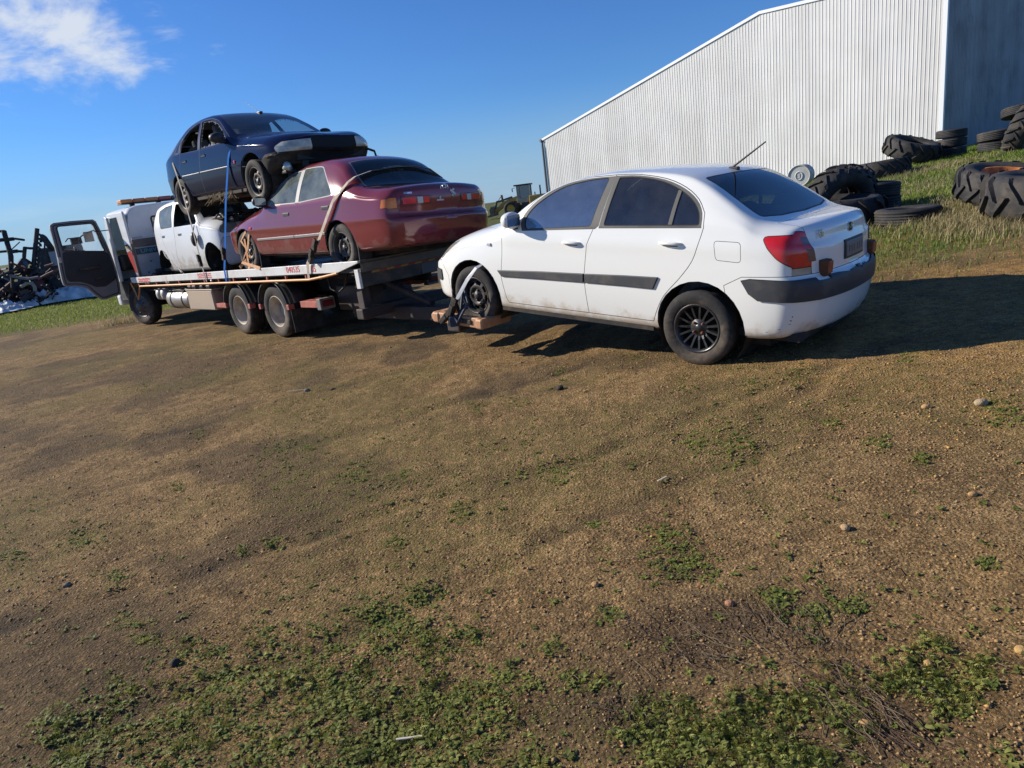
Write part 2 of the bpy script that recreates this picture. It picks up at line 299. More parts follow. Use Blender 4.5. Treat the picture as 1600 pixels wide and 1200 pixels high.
def build_ground():
    nx, ny = 620, 760
    u = np.linspace(-1, 1, nx); xs = .9*np.sinh(7.0*u); v = np.linspace(0, 1, ny); ys = -3+1.1*np.sinh(6.75*v)*1.0+1.2*v
    X, Y = np.meshgrid(xs, ys); Z = zfull(X, Y); n = X.size
    me = bpy.data.meshes.new('ground'); me.vertices.add(n); me.vertices.foreach_set('co', np.stack([X, Y, Z], -1).ravel())
    idx = np.arange(n).reshape(ny, nx); q = np.stack([idx[:-1, :-1], idx[:-1, 1:], idx[1:, 1:], idx[1:, :-1]], -1).reshape(-1, 4); m = len(q)
    me.loops.add(4*m); me.loops.foreach_set('vertex_index', q.ravel().astype(np.int32)); me.polygons.add(m); me.polygons.foreach_set('loop_start', np.arange(0, 4*m, 4, dtype=np.int32))
    me.polygons.foreach_set('use_smooth', np.ones(m, bool)); me.update(calc_edges=True)
    def attr(nm, val): a = me.attributes.new(nm, 'FLOAT', 'POINT'); a.data.foreach_set('value', val.ravel().astype(np.float32))
    attr('grass', grass_mask(X, Y))
    rd = rut_d(X+(fbm(X, Y, .9, 3)-.5)*.8, Y+(fbm(X+40, Y, .9, 3)-.5)*.8)
    damp = np.clip(.6*np.exp(-(rd/.07)**2)*sstep(.38, .55, fbm(X+5, Y, 2.2))+sstep(.55, .64, fbm(X, Y+30, 1.0, 5)+.10*(fbm(X, Y, 9, 3)-.5))*.62, 0, 1); 
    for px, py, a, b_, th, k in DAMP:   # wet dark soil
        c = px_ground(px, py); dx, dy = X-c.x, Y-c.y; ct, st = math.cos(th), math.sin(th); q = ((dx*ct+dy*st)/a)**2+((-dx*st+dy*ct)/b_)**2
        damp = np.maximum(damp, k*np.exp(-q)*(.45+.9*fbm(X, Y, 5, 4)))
    damp = np.clip(damp, 0, 1); attr('damp', damp)
    attr('ochre', np.clip(sstep(-.5, 3.0, X-.2*Y+2*(fbm(X, Y+11, .5)-.5)*2.2)*sstep(.32, .6, fbm(X+8, Y, .8, 4)+.12), 0, 1))
    attr('moss', np.clip(sstep(.50, .68, fbm(X+60, Y, .75, 5)+.06*sstep(1, 4, Y)), 0, 1))
    m, nn, l = new_mat('dirt_ground'); b = nn['Principled BSDF']; b.inputs['Roughness'].default_value = .95; b.inputs['Specular IOR Level'].default_value = .15
    geo = nn.new('ShaderNodeNewGeometry')
    def A(nm): a = nn.new('ShaderNodeAttribute'); a.attribute_name = nm; return a.outputs['Fac']
    def N(scale, det=6, ro=.6, kind='ShaderNodeTexNoise'):
        t = nn.new(kind); t.inputs['Scale'].default_value = scale; t.inputs['Detail'].default_value = det; t.inputs['Roughness'].default_value = ro; l.new(geo.outputs['Position'], t.inputs['Vector']); return t.outputs['Fac']
    def MR(s, a, b_, c=0, d=1):
        t = nn.new('ShaderNodeMapRange'); t.interpolation_type = 'SMOOTHSTEP'; l.new(s, t.inputs[0]); t.inputs[1].default_value = a; t.inputs[2].default_value = b_; t.inputs[3].default_value = c; t.inputs[4].default_value = d; return t.outputs[0]
    def MX(f, a, b_, bt='MIX'):
        t = nn.new('ShaderNodeMix'); t.data_type = 'RGBA'; t.blend_type = bt
        if isinstance(f, float): t.inputs['Factor'].default_value = f
        else: l.new(f, t.inputs['Factor'])
        for i, c in ((6, a), (7, b_)):
            if isinstance(c, tuple): t.inputs[i].default_value = (*c, 1)
            else: l.new(c, t.inputs[i])
        return t.outputs[2]
    def MU(a, b_):
        t = nn.new('ShaderNodeMath'); t.operation = 'MULTIPLY'
        for i, c in ((0, a), (1, b_)):
            if isinstance(c, (int, float)): t.inputs[i].default_value = c
            else: l.new(c, t.inputs[i])
        return t.outputs[0]
    col = MX(MR(N(2.3, 8), .3, .7), (.19, .122, .058), (.29, .193, .092))
    col = MX(MU(A('ochre'), MR(N(9, 6), .3, .62)), col, (.42, .235, .072))
    col = MX(MR(N(60, 4, .75), .50, .58), col, MX(MR(N(95, 2), .4, .6), (.55, .37, .19), (.36, .185, .065)))
    col = MX(MR(N(38, 5, .7), .40, .30), col, (.065, .045, .027))
    col = MX(1.0, col, MX(MR(N(5.5, 7, .65), .3, .7), (.74, .74, .74), (1.2, 1.2, 1.2)), 'MULTIPLY'); col = MX(1.0, col, MX(MR(N(21, 5, .7), .34, .66), (.72, .70, .68), (1.2, 1.2, 1.2)), 'MULTIPLY')
    col = MX(MU(A('damp'), .8), col, (.058, .044, .033))
    col = MX(MU(A('moss'), MR(N(16, 7, .7), .42, .6, 0, .65)), col, (.185, .155, .050))
    g = MX(MR(N(1.3, 8), .35, .65), (.068, .105, .022), (.125, .135, .040)); g = MX(MR(N(12, 6, .7), .5, .68), g, (.19, .155, .080))
    col = MX(MU(A('grass'), MR(N(7, 6, .7), .25, .5)), col, g)
    col = MX(1.0, col, MX(MR(N(140, 3, .75), .25, .75), (.55, .55, .55), (1.42, 1.42, 1.42)), 'MULTIPLY')
    col = MX(1.0, col, MX(MR(N(.55, 5), .35, .65), (.80, .80, .76), (.93, .92, .86)), 'MULTIPLY')
    l.new(col, b.inputs['Base Color'])
    vor = nn.new('ShaderNodeTexVoronoi'); vor.inputs['Scale'].default_value = 75; l.new(geo.outputs['Position'], vor.inputs['Vector'])
    bp = nn.new('ShaderNodeBump'); bp.inputs['Strength'].default_value = .9; bp.inputs['Distance'].default_value = .016
    ad = nn.new('ShaderNodeMath'); ad.operation = 'ADD'; l.new(N(60, 8, .75), ad.inputs[0]); l.new(MU(vor.outputs['Distance'], -.7), ad.inputs[1]); l.new(ad.outputs[0], bp.inputs['Height'])
    b2 = nn.new('ShaderNodeBump'); b2.inputs['Strength'].default_value = .5; b2.inputs['Distance'].default_value = .05; l.new(N(9, 6, .7), b2.inputs['Height']); l.new(b2.outputs[0], bp.inputs['Normal']); l.new(bp.outputs[0], b.inputs['Normal'])
    me.materials.append(m); o = bpy.data.objects.new('ground', me); link(o); o['kind'] = 'structure'; return o
build_ground()

# ------------------------------------------------------------------ farm shed
def build_shed():
    dL, dR = px_ray(853, 256), px_ray(1474, 120); Lp = Vector((dL.x, dL.y))*(46/dL.y); Rp = Vector((dR.x, dR.y))*(28/dR.y); u = (Rp-Lp); WL = u.length; u.normalize(); n2 = Vector((u.y, -u.x))
    if n2.dot(Vector((-1, -1))) < 0: n2 = -n2
    back = -n2
    def hit(px, py):
        d = px_ray(px, py); o = Vector((0, 0, CAM_H)); N = Vector((n2.x, n2.y, 0)); t = (Vector((Lp.x, Lp.y, 0))-o).dot(N)/d.dot(N); p = o+d*t; return (Vector((p.x, p.y))-Lp).dot(u), p.z
    s0, z0 = hit(851, 217); s1, z1 = hit(1187, 19); s2, z2 = hit(1263, 1); sl = (z2-z1)/(s2-s1)
    top = lambda s: z0+(z1-z0)*(s-s0)/(s1-s0) if s < s1 else z1+sl*(s-s1)
    root = empty('shed', Matrix.Translation((Lp.x, Lp.y, -1.2))); bpy.context.view_layer.update()
    tag(root, 'large farm shed clad in white ribbed metal sheets', 'shed')
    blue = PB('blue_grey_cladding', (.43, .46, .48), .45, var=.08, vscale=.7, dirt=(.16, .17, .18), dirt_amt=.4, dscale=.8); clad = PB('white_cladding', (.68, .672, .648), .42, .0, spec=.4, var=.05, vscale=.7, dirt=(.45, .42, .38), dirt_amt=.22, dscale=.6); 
    def weather(m, amt):
        # tone differs from sheet to sheet; rain streaks run down the ribs
        n, l = m.node_tree.nodes, m.node_tree.links; b = n['Principled BSDF']; src = b.inputs['Base Color'].links[0].from_socket; oi = n.new('ShaderNodeObjectInfo'); tc = n.new('ShaderNodeTexCoord')
        mp = n.new('ShaderNodeMapping'); mp.inputs['Scale'].default_value = (5, 5, .22); l.new(tc.outputs['Object'], mp.inputs[0]); nz = n.new('ShaderNodeTexNoise'); nz.inputs['Scale'].default_value = 1.5; nz.inputs['Detail'].default_value = 5; l.new(mp.outputs[0], nz.inputs['Vector'])
        ad = n.new('ShaderNodeMath'); ad.operation = 'MULTIPLY_ADD'; l.new(oi.outputs['Random'], ad.inputs[0]); ad.inputs[1].default_value = .35; l.new(nz.outputs['Fac'], ad.inputs[2])
        mr = n.new('ShaderNodeMapRange'); mr.inputs[1].default_value = .35; mr.inputs[2].default_value = 1.0; mr.inputs[3].default_value = 1-amt; mr.inputs[4].default_value = 1.03; l.new(ad.outputs[0], mr.inputs[0])
        mx = n.new('ShaderNodeMix'); mx.data_type = 'RGBA'; mx.blend_type = 'MULTIPLY'; mx.inputs['Factor'].default_value = 1; l.new(src, mx.inputs[6]); l.new(mr.outputs[0], mx.inputs[7]); l.new(mx.outputs[2], b.inputs['Base Color'])
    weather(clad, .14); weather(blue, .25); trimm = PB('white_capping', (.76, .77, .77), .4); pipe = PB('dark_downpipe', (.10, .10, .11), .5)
    def W3(s, off, z): p = Lp+u*s+n2*off; return Vector((p.x-Lp.x, p.y-Lp.y, z+1.2))
    pitch = .152; rib = [(0, 0), (.014, .015), (.030, .015), (.044, 0), (.096, 0), (.100, .003), (.104, 0)]
    def sheet(org, dr, out, s_a, s_b, zt, hk=1.0, mt=None):
        pts = []; k0 = int(round(s_a/pitch)); k1 = int(round(s_b/pitch))
        for k in range(k0, k1): pts += [(k*pitch+a, h*hk) for a, h in rib]
        pts.append((k1*pitch, 0)); V = []
        jit = random.uniform(-.003, .003)
        for s, h in pts:
            p = org+dr*s+out*(h+jit); V += [(p.x-Lp.x, p.y-Lp.y, .2), (p.x-Lp.x, p.y-Lp.y, zt(s)+1.2)]
        return mesh_from('cladding_sheet', V, [(2*i, 2*i+2, 2*i+3, 2*i+1) for i in range(len(pts)-1)], mt or clad, parent=root, smooth=False)
    ns = int(WL/(pitch*5)); 
    for i in range(ns+1): sheet(Lp, u, n2, i*.76, min((i+1)*.76, WL), top)
    WL2 = WL; zR = top(WL); D = 30.0
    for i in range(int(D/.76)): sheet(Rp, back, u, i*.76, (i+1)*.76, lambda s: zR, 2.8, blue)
    V = [W3(0, 0, -1), W3(0, -D, -1), W3(0, -D, z0), W3(0, 0, z0)]; mesh_from('side_wall', V, [(0, 1, 2, 3)], clad, parent=root, smooth=False)
    V = [W3(0, -D, -1), W3(WL, -D, -1), W3(WL, -D, zR), W3(s1, -D, z1), W3(0, -D, z0)]; mesh_from('rear_wall', V, [(0, 1, 2, 3, 4)], clad, parent=root, smooth=False)
    V = [W3(-.15, .055, z0-.02), W3(s1, .055, z1+.03), W3(WL+.1, .055, zR+.03), W3(WL+.1, -D, zR+.03), W3(s1, -D, z1+.03), W3(-.15, -D, z0-.02)]; mesh_from('roof', V, [(0, 1, 4, 5), (1, 2, 3, 4)], clad, parent=root, smooth=False)
    for (a, za), (b, zb) in (((-.1, z0), (s1, z1)), ((s1, z1), (WL+.05, zR))):   # barge capping
        vs = []
        for s, z in ((a, za), (b, zb)):
            for off, dz in ((.03, -.09), (.06, -.09), (.06, .04), (.03, .04)): vs.append(W3(s, off, z+dz))
        mesh_from('barge_capping', vs, [(0, 1, 5, 4), (1, 2, 6, 5), (2, 3, 7, 6), (3, 0, 4, 7), (0, 3, 2, 1), (4, 5, 6, 7)], trimm, parent=root, smooth=False)
    for s, off in ((WL+.02, .06),):
        vs = [W3(s+a, off+b, z) for z in (-1, zR) for a, b in ((-.10, .0), (.05, .0), (.05, -.14), (-.10, -.14))]; mesh_from('corner_flashing', vs, [(0, 1, 5, 4), (1, 2, 6, 5), (2, 3, 7, 6), (3, 0, 4, 7)], trimm, parent=root, smooth=False)
    mb = MB(); mb.tube([W3(-.12, .02, z0-.12), W3(-.10, .06, z0-.35), W3(-.06, .08, z0-.6), W3(-.06, .08, -1)], .075, 8); mb.build('downpipe', pipe, root)
    mb = MB(); a, b_ = W3(-.16, .15, z0-.08), W3(-.16, -D, z0-.08); mb.tube([a, b_], .09, 8); mb.build('gutter', pipe, root)
build_shed()
# ------------------------------------------------------------------ car body builder
def curve(pts):
    p = sorted(pts); xs = np.array([a for a, _ in p], float); ys = np.array([b for _, b in p], float); h = np.diff(xs); d = np.diff(ys)/h
    m = np.zeros(len(xs)); m[0] = d[0]; m[-1] = d[-1]
    for i in range(1, len(xs)-1):
        if d[i-1]*d[i] > 0:
            w1 = 2*h[i]+h[i-1]; w2 = h[i]+2*h[i-1]; m[i] = (w1+w2)/(w1/d[i-1]+w2/d[i])
    def f(x):
        x = min(max(x, xs[0]), xs[-1]); i = min(max(int(np.searchsorted(xs, x))-1, 0), len(h)-1); t = (x-xs[i])/h[i]
        return float(ys[i]*(1+2*t)*(1-t)**2+m[i]*h[i]*t*(1-t)**2+ys[i+1]*t*t*(3-2*t)+m[i+1]*h[i]*t*t*(t-1))
    return f
def in_poly(p, poly):
    x, y = p; c = False; j = len(poly)-1
    for i in range(len(poly)):
        xi, yi = poly[i]; xj, yj = poly[j]
        if (yi > y) != (yj > y) and x < (xj-xi)*(y-yi)/(yj-yi)+xi: c = not c
        j = i
    return c
def area2(p): return sum(p[i-1][0]*p[i][1]-p[i][0]*p[i-1][1] for i in range(len(p)))
def offset_poly(poly, d):
    if area2(poly) < 0: poly = poly[::-1]
    out = []; n = len(poly)
    for i in range(n):
        a = Vector(poly[i-1]); b = Vector(poly[i]); c = Vector(poly[(i+1) % n])
        e1 = (b-a).normalized(); e2 = (c-b).normalized(); n1 = Vector((e1.y, -e1.x)); n2 = Vector((e2.y, -e2.x))
        k = (n1+n2); k = k/max(k.length_squared*.5, .35); out.append(tuple(b+k*d))
    return out
def rnd(poly, r, n=3):
    out = []; m = len(poly)
    for i in range(m):
        a = Vector(poly[i-1]); b = Vector(poly[i]); c = Vector(poly[(i+1) % m])
        ra = min(r, .45*(a-b).length); rc = min(r, .45*(c-b).length)
        p = b+(a-b).normalized()*ra; q = b+(c-b).normalized()*rc
        for k in range(n+1):
            t = k/n; out.append(tuple(p*(1-t)**2+b*2*t*(1-t)+q*t*t))
    return out
def smooth_poly(pts, n=4, closed=True):
    """catmull-rom through the points"""
    P = [Vector(p) for p in pts]; m = len(P); out = []
    for i in range(m if closed else m-1):
        p0, p1, p2, p3 = (P[(i-1) % m], P[i], P[(i+1) % m], P[(i+2) % m]) if closed else (P[max(i-1, 0)], P[i], P[i+1], P[min(i+2, m-1)])
        for k in range(n):
            t = k/n; out.append(tuple(.5*((2*p1)+(p2-p0)*t+(2*p0-5*p1+4*p2-p3)*t*t+(3*p1-p0-3*p2+p3)*t**3)))
    if not closed: out.append(tuple(P[-1]))
    return out
def arc(cx, cz, r, a0, a1, n=14, rz=None):
    rz = rz or r
    return [(cx+r*math.cos(math.radians(a0+(a1-a0)*k/n)), cz+rz*math.sin(math.radians(a0+(a1-a0)*k/n))) for k in range(n+1)]
AX = {'xz': (0, 2), 'xy': (0, 1), 'yz': (1, 2)}
def dom(n):
    if abs(n.y) >= .9*abs(n.x) and abs(n.y) >= .5*abs(n.z): return 's'
    if abs(n.x) > .8*abs(n.z): return 'e'
    return 't' if n.z > 0 else 'b'

class CarBody:
    def __init__(s, sp):
        s.sp = sp; s.build()
    def profile(s, x):
        sp = s.sp; zb = sp['bot'](x); w = sp['w'](x); ze = sp['edge'](x); zt = sp['top'](x); zB = min(sp['belt'](x), ze-.10); tum = sp['tum'](x); r = sp['er'](x)
        pts = [(0, zb), (.45*w, zb), (.8*w, zb)]
        P0 = Vector((.8*w, zb)); P1 = Vector((.95*w, zb)); P2 = Vector((.962*w, zb+.07))
        for k in range(1, 5):
            t = k/4; pts.append(tuple(P0*(1-t)**2+P1*2*t*(1-t)+P2*t*t))
        zm = .6
        def sy(z):
            if z < zm: return w*(1-.038*min(1, ((zm-z)/max(zm-zb-.07, .05)))**2)
            return w*(1-.03*((z-zm)/max(zB-zm, .05))**2)
        ns = 16
        for k in range(1, ns+1):
            z = zb+.07+(zB-zb-.07)*k/ns; y = sy(z)
            for (cz, cw, ca) in sp.get('crease', []): y += ca*math.exp(-((z-cz)/cw)**2)*(w/.84)
            pts.append((y, z))
        B = Vector((sy(zB), zB)); E = Vector((B.x-tum*(ze-zB), ze)); d1 = (E-B); L = d1.length; d1.normalize()
        r1 = min(r, .85*L); S = E-d1*r1
        for k in range(1, 9):
            t = k/8; p = B.lerp(S, t)+Vector((.014*min(1, L/.4)*math.sin(math.pi*t), 0)); pts.append(tuple(p))
        yE = E.x; roof = lambda y: zt-(zt-ze)*(abs(y)/yE)**sp.get('crown', 2.2)
        r2 = min(r, .5*yE); Q = Vector((yE-r2, roof(yE-r2)))
        for k in range(1, 6):
            t = k/5; pts.append(tuple(S*(1-t)**2+E*2*t*(1-t)+Q*t*t))
        for k in range(1, 10):
            y = (yE-r2)*(1-k/9); pts.append((y, roof(y)))
        return pts
    def endx(s, y, z, rear):
        sp = s.sp; e = sp['rear'] if rear else sp['front']
        g = e['prof'](z); c = e['plan']*(abs(y)/.8)**e.get('pow', 2.4)
        return g+c if rear else g-c
    def build(s):
        sp = s.sp; xr, xf = sp['xr'], sp['xf']; n = sp.get('n', 100)
        u = np.linspace(0, 1, n+1); xs = xr+(xf-xr)*(u-.09*np.sin(2*math.pi*u)/(2*math.pi)*2)
        bm = bmesh.new(); rows = []; K = None
        for x in xs:
            half = s.profile(float(x)); K = len(half)
            ring = [(0, half[0][1])]+half[1:-1]+[(0, half[-1][1])]+[(-y, z) for y, z in half[1:-1][::-1]]
            row = []
            for y, z in ring: row.append([float(x), y, z])
            rows.append(row)
        Lr, Lf = sp['rear']['L'], sp['front']['L']
        for row in rows:
            x = row[0][0]
            tr = min(max((x-xr)/Lr, 0), 1); tf = min(max((xf-x)/Lf, 0), 1)
            for p in row:
                if tr < 1: p[0] += (s.endx(p[1], p[2], True)-xr)*(1-tr)**2
                if tf < 1: p[0] += (s.endx(p[1], p[2], False)-xf)*(1-tf)**2
                if sp.get('warp'): q = sp['warp'](p); p[0], p[1], p[2] = q
        vr = [[bm.verts.new(p) for p in row] for row in rows]; N = len(vr[0])
        for i in range(len(vr)-1):
            for k in range(N): bm.faces.new((vr[i][k], vr[i][(k+1) % N], vr[i+1][(k+1) % N], vr[i+1][k]))
        for rear in (True, False):
            base = rows[0] if rear else rows[-1]; prev = vr[0] if rear else vr[-1]
            zc = .5*(min(p[2] for p in base)+max(p[2] for p in base))
            for sc in (.94, .87, .79, .70, .6, .5, .4, .3, .2, .1):
                cur = []
                for p in base:
                    y, z = p[1]*sc, zc+(p[2]-zc)*sc; q = [s.endx(y, z, rear), y, z]
                    if sp.get('warp'): q = sp['warp'](q)
                    cur.append(bm.verts.new(q))
                for k in range(N):
                    f = (prev[k], cur[k], cur[(k+1) % N], prev[(k+1) % N]); bm.faces.new(f if rear else f[::-1])
                prev = cur
            c = bm.verts.new((s.endx(0, zc, rear), 0, zc))
            for k in range(N):
                f = (prev[k], c, prev[(k+1) % N]); bm.faces.new(f if rear else f[::-1])
        bmesh.ops.recalc_face_normals(bm, faces=bm.faces[:])
        bm.normal_update(); s.bm = bm; s.bvh = BVHTree.FromBMesh(bm)
        s.lay = bm.faces.layers.int.new('region'); s.names = ['body']; s.gapid = {}
    def side_y(s, x, z, side):
        h = s.bvh.ray_cast(Vector((x, side*2, z)), Vector((0, -side, 0))); return h[0].y if h[0] else side*.8
    def end_x(s, y, z, rear):
        h = s.bvh.ray_cast(Vector((-4 if rear else 4, y, z)), Vector((1 if rear else -1, 0, 0))); return h[0].x if h[0] else 0
    def top_z(s, x, y):
        h = s.bvh.ray_cast(Vector((x, y, 3)), Vector((0, 0, -1))); return h[0].z if h[0] else 1
    def _filter(s, f, flt):
        c = f.calc_center_median(); side, doms = flt
        if side and c.y*side < 0.02: return False
        if doms and dom(f.normal) not in doms: return False
        return True
    def _cut(s, proj, poly, flt):
        a, b = AX[proj]; bm = s.bm; m = len(poly)
        x0 = min(p[0] for p in poly)-.02; x1 = max(p[0] for p in poly)+.02; z0 = min(p[1] for p in poly)-.02; z1 = max(p[1] for p in poly)+.02
        cand = []
        for f in bm.faces:
            cs = [(v.co[a], v.co[b]) for v in f.verts]
            if max(c[0] for c in cs) < x0 or min(c[0] for c in cs) > x1 or max(c[1] for c in cs) < z0 or min(c[1] for c in cs) > z1: continue
            if s._filter(f, flt): cand.append(f)
        cand = set(cand)
        for i in range(m):
            p, q = poly[i], poly[(i+1) % m]
            if abs(p[0]-q[0])+abs(p[1]-q[1]) < 1e-6: continue
            sx0, sx1 = min(p[0], q[0])-1e-3, max(p[0], q[0])+1e-3; sz0, sz1 = min(p[1], q[1])-1e-3, max(p[1], q[1])+1e-3
            nx, nz = q[1]-p[1], -(q[0]-p[0]); sel = []
            for f in cand:
                cs = [(v.co[a], v.co[b]) for v in f.verts]
                if max(c[0] for c in cs) < sx0 or min(c[0] for c in cs) > sx1 or max(c[1] for c in cs) < sz0 or min(c[1] for c in cs) > sz1: continue
                d = [(c[0]-p[0])*nx+(c[1]-p[1])*nz for c in cs]
                if min(d) < 0 < max(d): sel.append(f)
            if not sel: continue
            es = {e for f in sel for e in f.edges}; vsx = {v for f in sel for v in f.verts}
            co = [0, 0, 0]; co[a], co[b] = p; no = [0, 0, 0]; no[a], no[b] = nx, nz
            cand -= set(sel)
            r = bmesh.ops.bisect_plane(bm, geom=list(sel)+list(es)+list(vsx), dist=1e-5, plane_co=co, plane_no=no)
            cand |= {g for g in r['geom'] if isinstance(g, bmesh.types.BMFace)}
    def region(s, name, parts, gap=.0045, over=None):
        """parts: list of (proj, poly, (side, doms)). gap ring gets region id of '<name>!' """
        if name not in s.names: s.names += [name, name+'!']
        rid = s.names.index(name); bm = s.bm
        for proj, poly, flt in parts:
            if area2(poly) < 0: poly = poly[::-1]
            outp = offset_poly(poly, gap) if gap else poly
            s._cut(proj, poly, flt)
            if gap: s._cut(proj, outp, flt)
            a, b = AX[proj]; bm.normal_update()
            for f in bm.faces:
                c = f.calc_center_median(); p = (c[a], c[b])
                if not in_poly(p, outp): continue
                if not s._filter(f, flt): continue
                if over is not None and s.names[f[s.lay]].rstrip('!') not in over: continue
                f[s.lay] = rid if (not gap or in_poly(p, poly)) else rid+1
    def delete(s, parts):
        bm = s.bm
        for proj, poly, flt in parts:
            s._cut(proj, poly, flt); a, b = AX[proj]; bm.normal_update(); dl = []
            for f in bm.faces:
                c = f.calc_center_median()
                if in_poly((c[a], c[b]), poly) and s._filter(f, flt): dl.append(f)
            bmesh.ops.delete(bm, geom=dl, context='FACES')
    def emit(s, root, cfg, default_mat, gapmat):
        """cfg[name] = dict(obj=object name, parent=region name or None, mat=, ring=material, push=)"""
        s.bm.normal_update(); objs = {}; bm = s.bm
        groups = {}
        for f in bm.faces: groups.setdefault(s.names[f[s.lay]], []).append(f)
        # region rings belong to their region's parent object
        out = {}
        for nm, fs in groups.items():
            base = nm.rstrip('!'); c = cfg.get(base, {})
            if nm.endswith('!'):
                own = c.get('ring_owner', base if c.get('ring_own') else c.get('parent') or 'body'); mat = c.get('ring', gapmat)
            else: own = base; mat = c.get('mat', default_mat)
            out.setdefault(own, []).append((fs, mat, c.get('push', 0) if not nm.endswith('!') else c.get('rpush', 0)))
        vn = {v: v.normal.copy() for v in bm.verts}
        for own in ['body']+[n for n in s.names if n != 'body' and not n.endswith('!')]:
            if own not in out: continue
            c = cfg.get(own, {}); idx = {}; V = []; Fc = []; mi = []; mats = []; nor = []
            for fs, mat, push in out[own]:
                if mat not in mats: mats.append(mat)
                k = mats.index(mat)
                for f in fs:
                    ii = []
                    for v in f.verts:
                        key = (v, push)
                        if key not in idx: idx[key] = len(V); V.append(v.co+vn[v]*push); nor.append(vn[v])
                        ii.append(idx[key])
                    Fc.append(ii); mi.append(k)
            par = c.get('parent'); po = objs.get(par, root) if par else root
            me = bpy.data.meshes.new(c.get('obj', own)); me.from_pydata(V, [], Fc)
            for m_ in mats: me.materials.append(m_)
            me.polygons.foreach_set('material_index', np.array(mi, dtype=np.int32)); me.polygons.foreach_set('use_smooth', np.ones(len(Fc), dtype=bool))
            me.update(); me.normals_split_custom_set_from_vertices([tuple(q) for q in nor])
            o = bpy.data.objects.new(c.get('obj', own), me); link(o, po); objs[own] = o
            if c.get('label'): o['label'] = c['label']
        # cabin lining: body faces (not glass, not lamps) carried inward
        V = []; Fc = []; idx = {}
        for nm, fs in groups.items():
            if cfg.get(nm.rstrip('!'), {}).get('glass'): continue
            for f in fs:
                if f.calc_center_median().z < .3: continue
                ii = []
                for v in f.verts:
                    if v not in idx: idx[v] = len(V); V.append(v.co-vn[v]*.022)
                    ii.append(idx[v])
                Fc.append(ii[::-1])
        mesh_from('cabin_lining', V, Fc, M['lining'], parent=root)
        return objs
    def patch(s, grid, thick, mat, name, parent, side=None, rear=None, top=False, out=None):
        """solid strip laid on the surface: grid rows of 2D points"""
        nr, nc = len(grid), len(grid[0]); V = []
        for lvl in (-.004, thick):
            for row in grid:
                for p in row:
                    if side: y = s.side_y(p[0], p[1], side); V.append((p[0], y+side*lvl, p[1]))
                    elif rear is not None: x = s.end_x(p[0], p[1], rear); V.append((x+(-lvl if rear else lvl), p[0], p[1]))
                    else: z = s.top_z(p[0], p[1]); V.append((p[0], p[1], z+lvl))
        n = nr*nc; Fc = []
        for i in range(nr-1):
            for j in range(nc-1):
                q = (i*nc+j, i*nc+j+1, (i+1)*nc+j+1, (i+1)*nc+j); Fc.append(tuple(a+n for a in q))
        border = [(0, j) for j in range(nc)]+[(i, nc-1) for i in range(1, nr)]+[(nr-1, j) for j in range(nc-2, -1, -1)]+[(i, 0) for i in range(nr-2, 0, -1)]
        for a in range(len(border)):
            b = border[(a+1) % len(border)]; p = border[a]; ia, ib = p[0]*nc+p[1], b[0]*nc+b[1]; Fc.append((ia, ib, ib+n, ia+n))
        o = mesh_from(name, V, Fc, mat, parent=parent, smooth=False)
        bm = bmesh.new(); bm.from_mesh(o.data); bmesh.ops.recalc_face_normals(bm, faces=bm.faces[:]); bm.to_mesh(o.data); bm.free()
        md = o.modifiers.new('soft', 'BEVEL'); md.width = min(.006, thick*.45); md.segments = 2; md.limit_method = 'ANGLE'
        return o
def gridpts(poly_bottom, poly_top, rows=3, n=14):
    """grid between two polylines (bottom, top) sampled by arclength"""
    def samp(pl):
        P = [Vector(p) for p in pl]; L = [0]
        for i in range(1, len(P)): L.append(L[-1]+(P[i]-P[i-1]).length)
        out = []
        for k in range(n+1):
            t = L[-1]*k/n; i = min(max(int(np.searchsorted(L, t))-1, 0), len(P)-2); out.append(P[i].lerp(P[i+1], (t-L[i])/max(L[i+1]-L[i], 1e-9)))
        return out
    A, B = samp(poly_bottom), samp(poly_top)
    return [[tuple(a.lerp(b, r/(rows-1))) for a, b in zip(A, B)] for r in range(rows)]

